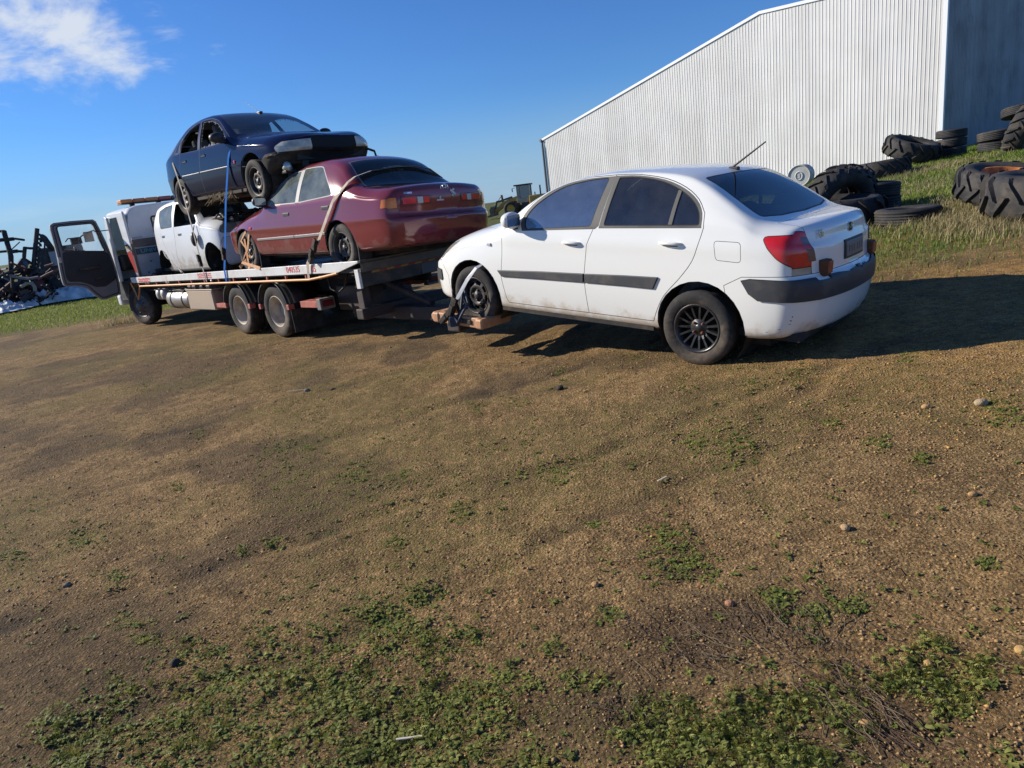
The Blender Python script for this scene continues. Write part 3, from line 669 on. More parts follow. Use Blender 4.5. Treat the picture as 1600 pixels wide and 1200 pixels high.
# ---- wheels: axis along y, outer face at +y
def make_tyre(name, R, w, rim, mat, tread=True, flat=0):
    mb = MB(); h = w/2
    prof = [(rim-.004, -h*.72), (rim+.012, -h*.86), (rim+(R-rim)*.5, -h), (R-.022, -h*.93), (R-.006, -h*.78)]
    gro = []
    for k in range(4): y = -h*.55+k*h*1.1/3; gro += [(R, y-.012), (R-.006, y-.006), (R-.006, y+.006), (R, y+.012)]
    prof += [(R, -h*.72)]+gro+[(R, h*.72), (R-.006, h*.78), (R-.022, h*.93), (rim+(R-rim)*.5, h), (rim+.012, h*.86), (rim-.004, h*.72)]
    mb.lathe(prof, 40)
    if flat:
        for i, v in enumerate(mb.v):
            if v.z < -R+flat: mb.v[i] = Vector((v.x, v.y*(1+.5*(-R+flat-v.z)/flat), -R+flat))
    return mb.build(name, mat)
def make_steel_rim(rim, w, mat, holes=8, hole_r=(.58, .78), nuts=4, disc_y=.35, capc=True, rust_mat=None):
    mb = MB(); h = w/2; y0 = h*disc_y
    mb.lathe([(rim+.008, -h*.8), (rim, -h*.75), (rim-.014, -h*.6), (rim-.03, -h*.1), (rim-.03, h*.15), (rim-.012, h*.55), (rim+.002, h*.72), (rim+.010, h*.83), (rim+.004, h*.86), (rim-.008, h*.80), (rim-.02, h*.5)], 36)
    r1, r2 = rim*hole_r[0], rim*hole_r[1]; n = holes*6
    prof = [(rim-.02, y0-.012), (r2+.01, y0-.002), (r2, y0), (r1, y0+.012), (rim*.48, y0+.018), (rim*.42, y0+.008), (rim*.30, y0+.0), (.045, y0), (.038, y0+.02), (0.0, y0+.022)]
    mb.lathe(prof, n, skip=lambda i, k: i == 2 and (k % 6) in (1, 2, 3, 4))
    for k in range(nuts):
        a = 2*math.pi*k/nuts+.4; mb.M = Matrix.Translation((.052*math.cos(a), y0+.002, .052*math.sin(a))); mb.lathe([(.012, 0), (.011, .016), (.0, .018)], 8); mb.M = Matrix.Identity(4)
    mb.mat = 1; mb.lathe([(rim-.03, -h*.3), (.02, -h*.3)], 24)
    return mb.build('rim', [mat, M['under']])
def make_spoke_rim(rim, w, mat, spokes=15):
    mb = MB(); h = w/2
    mb.lathe([(rim+.008, -h*.8), (rim, -h*.75), (rim-.014, -h*.6), (rim-.03, -h*.1), (rim-.025, h*.4), (rim-.012, h*.62), (rim+.004, h*.8), (rim+.009, h*.86), (rim+.002, h*.9), (rim-.012, h*.8), (rim-.02, h*.55)], 48)
    for k in range(spokes):
        a = 2*math.pi*(k+.5)/spokes; ca, sa = math.cos(a), math.sin(a)
        def P(r, t, y): return (r*ca-t*sa, y, r*sa+t*ca)
        vs = []; ro, ri = rim-.012, .052
        for r, t, y in ((ri, .011, h*.42), (rim*.5, .0075, h*.60), (ro, .008, h*.72)):
            vs += [P(r, -t, y), P(r, t, y), P(r, t*1.3, y-.035), P(r, -t*1.3, y-.035)]
        fs = []
        for i in range(2):
            for j in range(4): fs.append((i*4+j, i*4+(j+1) % 4, (i+1)*4+(j+1) % 4, (i+1)*4+j))
        mb.add(vs, fs)
    mb.lathe([(.075, h*.2), (.075, h*.40), (.066, h*.50), (.034, h*.47), (.03, h*.56), (0, h*.57)], 24)
    for k in range(4):
        a = 2*math.pi*k/4+.5; mb.M = Matrix.Translation((.05*math.cos(a), h*.45, .05*math.sin(a))); mb.mat = 2; mb.lathe([(.0115, 0), (.0105, .018), (.0, .02)], 8); mb.mat = 0; mb.M = Matrix.Identity(4)
    mb.mat = 1; mb.lathe([(rim-.03, -h*.4), (.03, -h*.4)], 30); mb.lathe([(rim*.62, -h*.35), (rim*.62, -h*.05), (.04, -h*.05)], 30)
    return mb.build('rim', [mat, M['under'], M['rust']])
def add_wheel(root, pos, side, tyre, rim, first, steer=0, camber=0):
    w = bpy.data.objects.new('wheel', None); link(w, root); w.location = pos
    w.rotation_euler = (camber, random.uniform(0, 6.28), (0 if side > 0 else math.pi)+steer); w.rotation_mode = 'ZXY' if False else 'XYZ'
    w.rotation_euler = (0, 0, (0 if side > 0 else math.pi)+steer)
    for p in (tyre, rim):
        c = p if p.parent is None and p.name in COL.objects and not p.get('used') else p.copy()
        if c is not p: COL.objects.link(c)
        p['used'] = 1; c.parent = w
        if 'used' in c.keys() and c is not p: del c['used']
        if p is rim: c.rotation_euler = (0, random.uniform(0, 6.28), 0)
    return w
def interior(root, xs_front, xs_rear, zf, y, steer_side, seat_mat, dash_x, dash_z, hr=.62):
    mb = MB()
    mb.box((-2.0 if xs_rear < -.3 else -1.5, -y-.16, zf-.1), (dash_x+.25, y+.16, zf-.04)); mb.build('cabin_floor', M['under'], root)
    for sx in (-1, 1):
        mb = MB(); c = sx*y*.62
        mb.box((xs_front-.05, c-.23, zf+.05), (xs_front+.45, c+.23, zf+.26), .05)
        mb.M = Matrix.Translation((xs_front-.02, c, zf+.22)) @ Matrix.Rotation(math.radians(-14), 4, 'Y'); mb.box((-.09, -.23, -.05), (.05, .23, .56), .05)
        mb.box((-.07, -.02, .5), (-.04, .02, .66)); mb.box((-.09, -.13, .60), (.01, .13, .78), .045); mb.M = Matrix.Identity(4); mb.build('front_seat', seat_mat, root)
    mb = MB(); mb.box((xs_rear, -y*1.02, zf+.05), (xs_rear+.5, y*1.02, zf+.28), .05)
    mb.M = Matrix.Translation((xs_rear, 0, zf+.24)) @ Matrix.Rotation(math.radians(-20), 4, 'Y'); mb.box((-.1, -y*1.02, -.05), (.05, y*1.02, .52), .05)
    for c in (-.36, .36): mb.box((-.09, c-.13, .5), (.01, c+.13, .66), .04)
    mb.M = Matrix.Identity(4); mb.build('rear_seat', seat_mat, root)
    mb = MB(); mb.box((dash_x-.12, -y-.1, dash_z-.32), (dash_x+.3, y+.1, dash_z), .06); mb.build('dashboard', M['black'], root)
    mb = MB(); mb.M = Matrix.Translation((dash_x-.28, steer_side*y*.62, dash_z-.02)) @ Matrix.Rotation(math.radians(-65), 4, 'Y')
    mb.tube([(.18*math.cos(a*math.pi/12), .18*math.sin(a*math.pi/12), 0) for a in range(24)], .014, 8, closed=True)
    mb.box((-.17, -.02, -.01), (.17, .02, .01)); mb.lathe([(.06, .01), (.0, .012)], 12, 'z'); mb.tube([(0, 0, 0), (0, 0, -.25)], .03); mb.M = Matrix.Identity(4); mb.build('steering_wheel', M['black'], root)
def arch_liner(root, cx, cz, r, side, yout, depth=.42, mat=None):
    """dark wheel housing behind an arch"""
    mb = MB(); pts = arc(cx, cz, r+.004, -35, 215, 18)
    n = len(pts); vs = [(x, side*(yout), z) for x, z in pts]+[(x, side*(yout-depth), z) for x, z in pts]
    mb.add(vs, [(i, i+1, n+i+1, n+i) for i in range(n-1)], True)
    mb.add([(x, side*(yout-depth), z) for x, z in pts], [tuple(range(n))]); return mb.build('wheel_housing', mat or M['under'], root, fix=False)
def mirror_part(root, x, y, z, side, mat, glassmat, sx=1.0):
    mb = MB(); bm = bmesh.new(); bmesh.ops.create_icosphere(bm, subdivisions=3, radius=1)
    for v in bm.verts:
        c = v.co; px = max(-.45, c.x)*.085; v.co = Vector((px, c.y*.105*(1-.12*c.x), (abs(c.z)**.8*(1 if c.z > 0 else -1))*.075*(1-.1*c.y*side)))
    mb.M = Matrix.Translation((x, y+side*.10, z)); mb.bm(bm, True); mb.M = Matrix.Identity(4)
    mb.mat = 1; mb.prism([(x-.01, z-.085), (x+.09, z-.075), (x+.05, z-.02), (x-.01, z-.02)], y-side*.03, y+side*.07)
    o = mb.build('door_mirror', [mat, M['black']], root)
    g = MB(); g.box((x-.042, y+side*.10-.085, z-.05), (x-.039, y+side*.10+.085, z+.05)); gg = g.build('mirror_glass', glassmat, o); return o
def door_handle(body, parent, x0, x1, z, side, mat, flap=False):
    y = body.side_y((x0+x1)/2, z, side)
    mb = MB(); L = x1-x0; pts = [(x0+L*t, y+side*(.004+.03*math.sin(math.pi*min(max(t, .0), 1))**.6), z+.004*math.sin(math.pi*t)) for t in np.linspace(0, 1, 9)]
    if flap: mb.box((x0, y-side*.004, z-.022), (x1, y+side*.008, z+.022), .004); mb.mat = 1; mb.box((x0+.01, y+side*.006, z-.014), (x1-.01, y+side*.0095, z+.004))
    else:
        mb.tube(pts, [.010]+[.013]*7+[.010], 8); mb.mat = 1; mb.lathe([(0, 0)], 3) if False else None
        mb.prism([(x0+.03, z-.022), (x1-.03, z-.022), (x1-.02, z-.004), (x0+.02, z-.004)], y-side*.01, y+side*.002)
    return mb.build('handle', [mat, M['gap']], parent)
# ------------------------------------------------------------------ the white sedan in the foreground
S1, EN, TP = lambda sd: (sd, ('s',)), (0, ('e',)), (0, ('t',))
ALLF = (0, None)
def build_white_sedan():
    P = PB('white_car_paint', (.80, .795, .75), .26, coat=.6, dirt=(.36, .23, .11), dirt_amt=.6, dirt_z=(.52, .25), dscale=6)
    root = empty('sedan', RIO_M)
    tag(root, 'white four door sedan with grey side mouldings, front wheels lifted behind the tow truck', 'car')
    body = CarBody(dict(xr=-2.16, xf=2.08, n=104, crown=2.4,
        bot=curve([(-2.16, .33), (-2.0, .285), (-1.7, .25), (-.9, .225), (.8, .225), (1.7, .24), (2.08, .27)]),
        w=curve([(-2.16, .62), (-2.12, .72), (-2.04, .79), (-1.9, .825), (-1.6, .842), (-1, .845), (.9, .845), (1.4, .835), (1.7, .79), (1.9, .72), (2.02, .62), (2.08, .52)]),
        belt=curve([(-2.16, .97), (-1.9, 1.0), (-1.24, 1.085), (-.38, 1.055), (.48, 1.012), (.8, .985), (1.4, .88), (2.08, .6)]),
        edge=curve([(-2.16, 1.03), (-2.05, 1.06), (-1.9, 1.07), (-1.7, 1.10), (-1.6, 1.145), (-1.45, 1.235), (-1.2, 1.375), (-1.08, 1.42), (-.9, 1.45), (-.65, 1.466), (-.4, 1.466), (-.15, 1.447), (.04, 1.415), (.29, 1.335), (.53, 1.215), (.72, 1.09), (.84, 1.03), (1.0, .99), (1.3, .925), (1.6, .84), (1.85, .75), (2.0, .67), (2.08, .60)]),
        top=curve([(-2.16, 1.045), (-2.06, 1.085), (-1.95, 1.095), (-1.76, 1.10), (-1.68, 1.13), (-1.2, 1.415), (-1.05, 1.455), (-.9, 1.473), (-.6, 1.485), (-.3, 1.483), (-.05, 1.468), (.12, 1.44), (.3, 1.395), (.6, 1.26), (.98, 1.075), (1.06, 1.05), (1.3, 1.0), (1.55, .935), (1.8, .84), (1.98, .74), (2.08, .63)]),
        tum=curve([(-2.16, .9), (-1.8, .75), (-1.5, .48), (.5, .45), (.8, .6), (1.1, .9), (2.08, .9)]),
        er=curve([(-2.16, .07), (-1.8, .075), (-1.4, .05), (-1.1, .032), (.4, .032), (.9, .09), (1.4, .13), (2.08, .12)]),
        crease=[(.93, .05, .006)],
        rear=dict(prof=curve([(.2, -2.02), (.3, -2.09), (.45, -2.145), (.62, -2.16), (.70, -2.15), (.735, -2.105), (.90, -2.088), (.93, -2.084), (.948, -2.066), (1.05, -2.042), (1.13, -2.02)]), plan=.15, L=.5),
        front=dict(prof=curve([(.15, 2.0), (.3, 2.06), (.5, 2.08), (.62, 2.06), (.7, 2.0), (.8, 1.95)]), plan=.16, L=.5)))
    fglass = smooth_poly([(.47, 1.02), (.495, 1.10), (.43, 1.20), (.28, 1.30), (.10, 1.375), (-.15, 1.418), (-.335, 1.43)], 3, False)+[(-.245, 1.06)]
    rglass = [(-.385, 1.068), (-.44, 1.43)]+smooth_poly([(-.45, 1.43), (-.63, 1.428), (-.86, 1.392), (-1.04, 1.325), (-1.16, 1.25), (-1.225, 1.17), (-1.24, 1.09)], 3, False)
    fframe = smooth_poly([(.52, 1.00), (.545, 1.10), (.46, 1.22), (.30, 1.325), (.10, 1.398), (-.15, 1.434), (-.40, 1.446)], 3, False)+[(-.335, 1.06), (-.30, 1.035)]
    rframe = [(-.335, 1.042), (-.40, 1.448)]+smooth_poly([(-.45, 1.448), (-.63, 1.445), (-.87, 1.41), (-1.06, 1.345), (-1.19, 1.262), (-1.255, 1.17), (-1.265, 1.065)], 3, False)
    fdoor = [(.77, 1.0), (.775, .77), (.80, .56), (.765, .36), (.74, .315), (-.22, .315), (-.195, .63), (-.225, .9), (-.29, 1.05), (-.402, 1.452)]+smooth_poly([(-.15, 1.440), (.10, 1.402), (.30, 1.338), (.47, 1.224), (.57, 1.11)], 3, False)
    rdoor = [(-.215, .315), (-.19, .63), (-.22, .9), (-.29, 1.05), (-.402, 1.452)]+smooth_poly([(-.45, 1.452), (-.63, 1.449), (-.88, 1.414), (-1.07, 1.349), (-1.2, 1.264), (-1.27, 1.17)], 3, False)+smooth_poly([(-1.28, 1.07), (-1.25, .96), (-1.2, .82), (-1.1, .685), (-.96, .53), (-.88, .37)], 3, False)+[(-.86, .315)]
    for sd in (1, -1):
        body.region('front_door%d' % sd, [('xz', fdoor, S1(sd))], gap=.0055); body.region('rear_door%d' % sd, [('xz', rdoor, S1(sd))], gap=.0055)
        body.region('ffr%d' % sd, [('xz', fframe, S1(sd))], gap=0); body.region('rfr%d' % sd, [('xz', rframe, S1(sd))], gap=0)
        body.region('fg%d' % sd, [('xz', rnd(fglass, .02), S1(sd))], gap=.006); body.region('rg%d' % sd, [('xz', rnd(rglass, .02), S1(sd))], gap=.006)
        body.region('flap%d' % sd, [('xz', rnd([(-1.375, .975), (-1.575, .97), (-1.585, .83), (-1.395, .84)], .025), S1(sd))], gap=.004) if sd > 0 else None
    body.region('windscreen', [('xy', [(1.0, 0), (.97, .25), (.88, .5), (.75, .655), (.35, .60), (-.0, .525), (.07, .25), (.09, 0), (.07, -.25), (-.0, -.525), (.35, -.60), (.75, -.655), (.88, -.5), (.97, -.25)], TP)], gap=.014)
    body.region('rear_screen', [('xy', rnd([(-1.19, 0), (-1.185, .3), (-1.165, .56), (-1.42, .605), (-1.63, .63), (-1.68, .4), (-1.70, 0), (-1.68, -.4), (-1.63, -.63), (-1.42, -.605), (-1.165, -.56), (-1.185, -.3)], .03), (0, ('t', 'e')))], gap=.016)
    body.region('bonnet', [('xy', [(1.06, 0), (1.03, .3), (.93, .56), (.80, .70), (1.2, .72), (1.6, .66), (1.86, .5), (1.94, .3), (1.97, 0), (1.94, -.3), (1.86, -.5), (1.6, -.66), (1.2, -.72), (.80, -.70), (.93, -.56), (1.03, -.3)], TP)])
    body.region('boot_lid', [('xy', [(-1.80, 0), (-1.775, .5), (-1.76, .63), (-3, .60), (-3, -.60), (-1.76, -.63), (-1.775, -.5)], (0, ('t', 'e')))], over=('body',))
    def rearside(pl): return (0, None)
    body.region('rear_bumper', [('xz', [(-1.52, 0), (-1.50, .52), (-1.47, .655), (-1.60, .725), (-1.9, .742), (-2.6, .742), (-2.6, 0)], (0, None))], over=('body', 'boot_lid'))
    body.region('front_bumper', [('xz', [(1.60, 0), (1.60, .52), (1.72, .66), (2.4, .66), (2.4, 0)], (0, None))], over=('body',))
    bstrip = [(-1.60, .70), (-1.66, .715), (-2.6, .715), (-2.6, .565), (-1.73, .565), (-1.66, .61)]
    body.region('bumper_strip', [('xz', bstrip, (0, ('s', 'e')))], gap=.004, over=('rear_bumper',))
    body.region('front_strip', [('xz', [(1.72, .565), (1.72, .47), (1.745, .45), (2.5, .45), (2.5, .575)], (0, ('s', 'e')))], gap=.004, over=('front_bumper',))
    for sd in (1, -1):
        yz = lambda p: [(y*sd, z) for y, z in p]
        body.region('tail_light%d' % sd, [('xz', rnd([(-1.73, 1.01), (-2.6, 1.045), (-2.6, .80), (-1.945, .80), (-1.84, .865), (-1.77, .94)], .03), S1(sd)), ('yz', rnd(yz([(.605, 1.0), (.64, 1.035), (1.2, 1.045), (1.2, .80), (.565, .80), (.555, .84)]), .03), (sd, ('e',)))], gap=.006, over=('body', 'body!'))
        body.region('headlight%d' % sd, [('xz', rnd([(1.50, .86), (1.62, .87), (2.2, .73), (2.2, .67), (1.70, .69)], .03), S1(sd)), ('yz', yz([(.40, .66), (.40, .76), (1.2, .95), (1.2, .67)]), (sd, ('e',))), ('xy', yz_xy(sd), (sd, ('t',)))], gap=.006, over=('body', 'body!'))
        body.delete([('xz', arc(-1.265, .31, .368, -50, 230, 22, .362), S1(sd)), ('xz', arc(-1.265, .31, .368, -50, 230, 22, .362), (sd, ('b', 'e')))])
        body.delete([('xz', arc(1.215, .34, .372, -60, 240, 22, .362), S1(sd)), ('xz', arc(1.215, .34, .372, -60, 240, 22, .362), (sd, ('b', 'e')))])
    cfg = {'windscreen': dict(obj='windscreen', mat=M['screen'], ring=M['black'], glass=1), 'rear_screen': dict(obj='rear_window', mat=M['screen'], ring=M['black'], glass=1), 'bonnet': dict(obj='bonnet', mat=P), 'boot_lid': dict(obj='boot_lid', mat=P),
           'rear_bumper': dict(obj='rear_bumper', mat=P, label='scuffed white rear bumper with a dark rubbing strip'), 'front_bumper': dict(obj='front_bumper', mat=P), 'bumper_strip': dict(obj='bumper_strip', parent='rear_bumper', mat=M['trim'], push=.012, rpush=.0), 'front_strip': dict(obj='bumper_strip', parent='front_bumper', mat=M['trim'], push=.01)}
    for sd in (1, -1):
        cfg['front_door%d' % sd] = dict(obj='front_door', mat=P); cfg['rear_door%d' % sd] = dict(obj='rear_door', mat=P)
        fm = PBF
        cfg['ffr%d' % sd] = dict(obj='window_frame', parent='front_door%d' % sd, mat=fm); cfg['rfr%d' % sd] = dict(obj='window_frame', parent='rear_door%d' % sd, mat=fm)
        cfg['fg%d' % sd] = dict(obj='window', parent='front_door%d' % sd, mat=M['filmed'], ring=M['gap'], glass=1, push=-.004); cfg['rg%d' % sd] = dict(obj='window', parent='rear_door%d' % sd, mat=M['glass'], ring=M['gap'], glass=1, push=-.004)
        cfg['flap%d' % sd] = dict(obj='fuel_flap', mat=P); cfg['tail_light%d' % sd] = dict(obj='tail_light', mat=M['red'], ring=M['gap'], glass=1, push=.006, ring_own=1, rpush=.004); cfg['headlight%d' % sd] = dict(obj='headlight', mat=M['lamp_dull'], glass=1)
    ob = body.emit(root, cfg, P, M['gap'])
    # smoked reversing panel towards the boot on each tail light
    for sd in (1, -1):
        body.patch(gridpts([(sd*.588, .83), (sd*.655, .83)], [(sd*.63, 1.0), (sd*.69, 1.005)], 5, 4), .009, M['smoke'], 'reversing_lens', ob['tail_light%d' % sd], rear=True)
        d1, d2 = ob['front_door%d' % sd], ob['rear_door%d' % sd]
        body.patch(gridpts([(.79, .565), (.3, .575), (-.185, .582)], [(.845, .625), (.3, .648), (-.188, .66)], 4, 16), .014, M['trim'], 'side_moulding', d1, side=sd)
        body.patch(gridpts([(-.20, .582), (-.6, .584), (-.875, .582)], [(-.20, .66), (-.6, .674), (-.92, .68)], 4, 14), .014, M['trim'], 'side_moulding', d2, side=sd)
        door_handle(body, d1, -.15, .035, .915, sd, P); door_handle(body, d2, -1.11, -.925, .945, sd, P)
        body.patch(gridpts([(-1.02, 1.085), (-.985, 1.085)], [(-1.045, 1.328), (-1.015, 1.335)], 6, 2), .004, PBF, 'window_bar', d2, side=sd)
        mirror_part(d1, .585, body.side_y(.585, 1.06, sd)+.0, 1.10, sd, P, M['chrome'])
        body.patch(gridpts([(.92, .845), (.98, .85)], [(.925, .875), (.975, .878)], 3, 4), .012, M['white_l'], 'indicator', root, side=sd)
        arch_liner(root, -1.265, .31, .37, sd, .80); arch_liner(root, 1.215, .34, .374, sd, .79)
    # sill and underfloor
    mb = MB(); mb.box((-1.75, -.62, .17), (1.75, .62, .25), .02); mb.box((-.85, -.80, .225), (.85, .80, .28)); mb.tube([(-1.2, .1, .16), (.3, .1, .15), (1.1, 0, .2)], .03); mb.box((-2.0, -.45, .2), (-1.65, .1, .34), .04); mb.tube([(-1.25, -.7, .28), (-1.25, .7, .28)], .045); mb.tube([(1.25, -.7, .3), (1.25, .7, .3)], .04)
    mb.build('underbody', M['under'], root)
    interior(root, -.30, -1.15, .36, .56, -1, M['seat'], .75, 1.0)
    # number plate with raised frame, emblem, model lettering
    pl = body.patch(gridpts([(-.20, .785), (.20, .785)], [(-.20, .925), (.20, .925)], 4, 8), .012, M['black'], 'plate_frame', ob['boot_lid'], rear=True)
    body.patch(gridpts([(-.183, .80), (.183, .80)], [(-.183, .912), (.183, .912)], 4, 8), .0155, M['plate'], 'number_plate', ob['boot_lid'], rear=True)
    for k, y in enumerate((.135, .085, .035, -.035, -.085, -.135)): body.patch(gridpts([(y-.017, .825), (y+.017, .825)], [(y-.017, .885), (y+.017, .885)], 2, 2), .0165, M['plate_ink'], 'plate_mark', ob['boot_lid'], rear=True)
    def text_on(parent, txt, y, z, size, mat, name, flip=True):
        cu = bpy.data.curves.new(name, 'FONT'); cu.body = txt; cu.size = size; cu.extrude = .0015; cu.align_x = 'CENTER'; cu.align_y = 'CENTER'; cu.offset = .0006
        o = bpy.data.objects.new(name, cu); link(o); x = body.end_x(y, z, True)
        x2 = body.end_x(y, z+.02, True)
        tilt = math.atan2(x2-x, .02)
        o.rotation_euler = (math.pi/2-0, 0, -math.pi/2); dg = bpy.context.evaluated_depsgraph_get(); me = bpy.data.meshes.new_from_object(o.evaluated_get(dg)); me.materials.clear(); me.materials.append(mat)
        m = Matrix.Translation((x-.004, y, z)) @ Matrix.Rotation(tilt, 4, 'Y') @ o.rotation_euler.to_matrix().to_4x4(); me.transform(m); bpy.data.objects.remove(o)
        oo = bpy.data.objects.new(name, me); link(oo, parent); return oo
    text_on(ob['boot_lid'], 'Rio', .47, 1.005, .085, M['chrome'], 'lettering')
    xe = body.end_x(0, 1.0, True); mb = MB(); mb.M = Matrix.Translation((xe-.002, 0, 1.0)) @ Matrix.Rotation(math.radians(12), 4, 'Y')
    mb.tube([(0, .06*math.cos(a*math.pi/12), .034*math.sin(a*math.pi/12)) for a in range(24)], .0045, 6, closed=True); mb.mat = 1; mb.lathe([(.034, -.001), (0, -.002)], 20, 'x'); mb.mat = 0
    mb.build('badge', [M['chrome'], M['gap']], ob['boot_lid']); text_on(ob['boot_lid'], 'KIA', 0, 1.0, .04, M['chrome'], 'badge_lettering')
    for y in (.50, -.50):   # amber trailer lamps standing on the bumper
        x = body.end_x(y, .72, True); mb = MB(); mb.box((x-.02, y-.05, .715), (x+.05, y+.05, .83), .01); mb.mat = 1; mb.box((x-.032, y-.042, .735), (x-.018, y+.042, .82), .008); mb.mat = 0
        mb.build('bolt_on_lamp', [M['rust'], PB('old_amber', (.32, .06, .02), .4, dirt=DUST, dirt_amt=.3)], ob['rear_bumper'])
    scm = PB('scuff_mark', (.05, .05, .05), .8, var=.5, vscale=60)
    for x0, z0, dx, dz in ((-1.955, .425, .012, .008), (-1.95, .40, .016, .004), (-1.962, .452, .006, .012), (-1.89, .36, .03, .003), (-1.80, .33, .02, .003)): body.patch(gridpts([(x0, z0), (x0+dx, z0+.002)], [(x0+.002, z0+dz), (x0+dx*.8, z0+dz)], 2, 3), .0012, scm, 'scuff', ob['rear_bumper'], side=1)
    # roof aerial
    z = body.top_z(-1.13, 0); mb = MB(); mb.box((-1.16, -.022, z-.01), (-1.07, .022, z+.022), .01); mb.tube([(-1.10, 0, z+.015), (-1.37, 0, z+.20)], [.009, .006], 6); mb.build('roof_aerial', M['black'], root)
    # wheels
    ty = make_tyre('tyre', .298, .185, .188, M['rubber']); sp = make_spoke_rim(.188, .185, M['alloy'])
    st = make_steel_rim(.18, .18, M['steel'], 8, (.6, .8))
    add_wheel(root, (-1.25, .75, .298), 1, ty, sp, True)['label'] = 'black multi spoke alloy wheel with grey worn tyre'
    add_wheel(root, (-1.25, -.75, .298), -1, ty, sp, False)
    for sd in (1, -1): add_wheel(root, (1.21, sd*.745, .335), sd, ty, st, False, steer=math.radians(0))
    return root, body
def yz_xy(sd): return [(1.5, sd*.62), (1.62, sd*.55), (2.3, sd*.40), (2.3, sd*1.0), (1.5, sd*1.0)]
PBF = PB('weathered_frame', (.075, .072, .066), .65, var=.25, vscale=6)
build_white_sedan()
# ------------------------------------------------------------------ the wrecks on the truck
def build_car(d):
    P = d['paint']; root = empty(d['name'], d['mat']); tag(root, d['label'], d['cat'])
    b = CarBody(d['body'])
    cfg = {}
    for sd in (1, -1):
        for nm, poly in d['doors'].items():
            k = '%s%d' % (nm, sd); b.region(k, [('xz', poly, S1(sd))]); cfg[k] = dict(obj=nm, mat=P)
        for nm, (poly, par) in d.get('frames', {}).items():
            k = '%s%d' % (nm, sd); b.region(k, [('xz', poly, S1(sd))], gap=0); cfg[k] = dict(obj='window_frame', parent='%s%d' % (par, sd) if par else None, mat=d['frame_mat'])
        for nm, (poly, par, glass) in d['glass'].items():
            k = '%s%d' % (nm, sd); poly = rnd(poly, .02)
            if glass is None:
                b.delete([('xz', poly, S1(sd))])
            else:
                b.region(k, [('xz', poly, S1(sd))], gap=d.get('seal', .008)); cfg[k] = dict(obj='window', parent='%s%d' % (par, sd) if par else None, mat=glass, ring=d.get('seal_mat', M['gap']), glass=1, push=-.004)
    if d.get('flap'):
        k = 'flap'; b.region(k, [('xz', rnd(d['flap'][1], .025), S1(d['flap'][0]))], gap=.004); cfg[k] = dict(obj='fuel_flap', mat=P)
    for nm, obj, pts, mat, gap, ring in d['screens']:
        pts = pts+[(x, -y) for x, y in pts[::-1] if abs(y) > 1e-6]
        if mat is None: b.delete([('xy', pts, (0, ('t', 'e')))])
        else: b.region(nm, [('xy', pts, (0, ('t', 'e')))], gap=gap); cfg[nm] = dict(obj=obj, mat=mat, ring=ring, glass=1)
    for nm, obj, parts, mat, gap, over, kw in d['extra']:
        b.region(nm, parts, gap=gap, over=over); cfg[nm] = dict(obj=obj, mat=mat, **kw)
    for sd in (1, -1):
        for cx, cz, rx, rz in d['arches']:
            p = arc(cx, cz, rx, -60, 240, 22, rz); b.delete([('xz', p, S1(sd)), ('xz', p, (sd, ('b', 'e')))])
    ob = b.emit(root, cfg, P, M['gap'])
    for sd in (1, -1):
        for cx, cz, rx, rz in d['arches']: arch_liner(root, cx, cz, rx+.003, sd, .79)
        for par, a, bt in d.get('mould', []): b.patch(gridpts(a, bt, 3, 14), .011, d['mould_mat'], 'side_moulding', ob['%s%d' % (par, sd)], side=sd)
        for par, x0, x1, z, flap in d['handles']: door_handle(b, ob['%s%d' % (par, sd)], x0, x1, z, sd, d['handle_mat'], flap)
        if d.get('mirror') and sd in d['mirror'][3]: mx, mz, mm, _ = d['mirror']; mirror_part(ob['front_door%d' % sd], mx, b.side_y(mx, mz, sd), mz+.05, sd, mm, M['chrome'])
    mb = MB(); mb.box((d['arches'][0][0]-.5, -.62, .15), (d['arches'][1][0]+.4, .62, .24), .02); mb.box((d['arches'][0][0]+.42, -.80, .2), (d['arches'][1][0]-.42, .80, .26))
    mb.tube([(d['arches'][0][0], -.7, .27), (d['arches'][0][0], .7, .27)], .045); mb.tube([(-1.6, .15, .14), (.2, .1, .13), (1.2, 0, .18)], .03); mb.box((-1.1, -.3, .08), (-.5, .25, .17), .03)
    mb.build('underbody', M['under'], root)
    return root, b, ob
COVER = M['black']
def yzs(sd, pts): return [(y*sd, z) for y, z in pts]

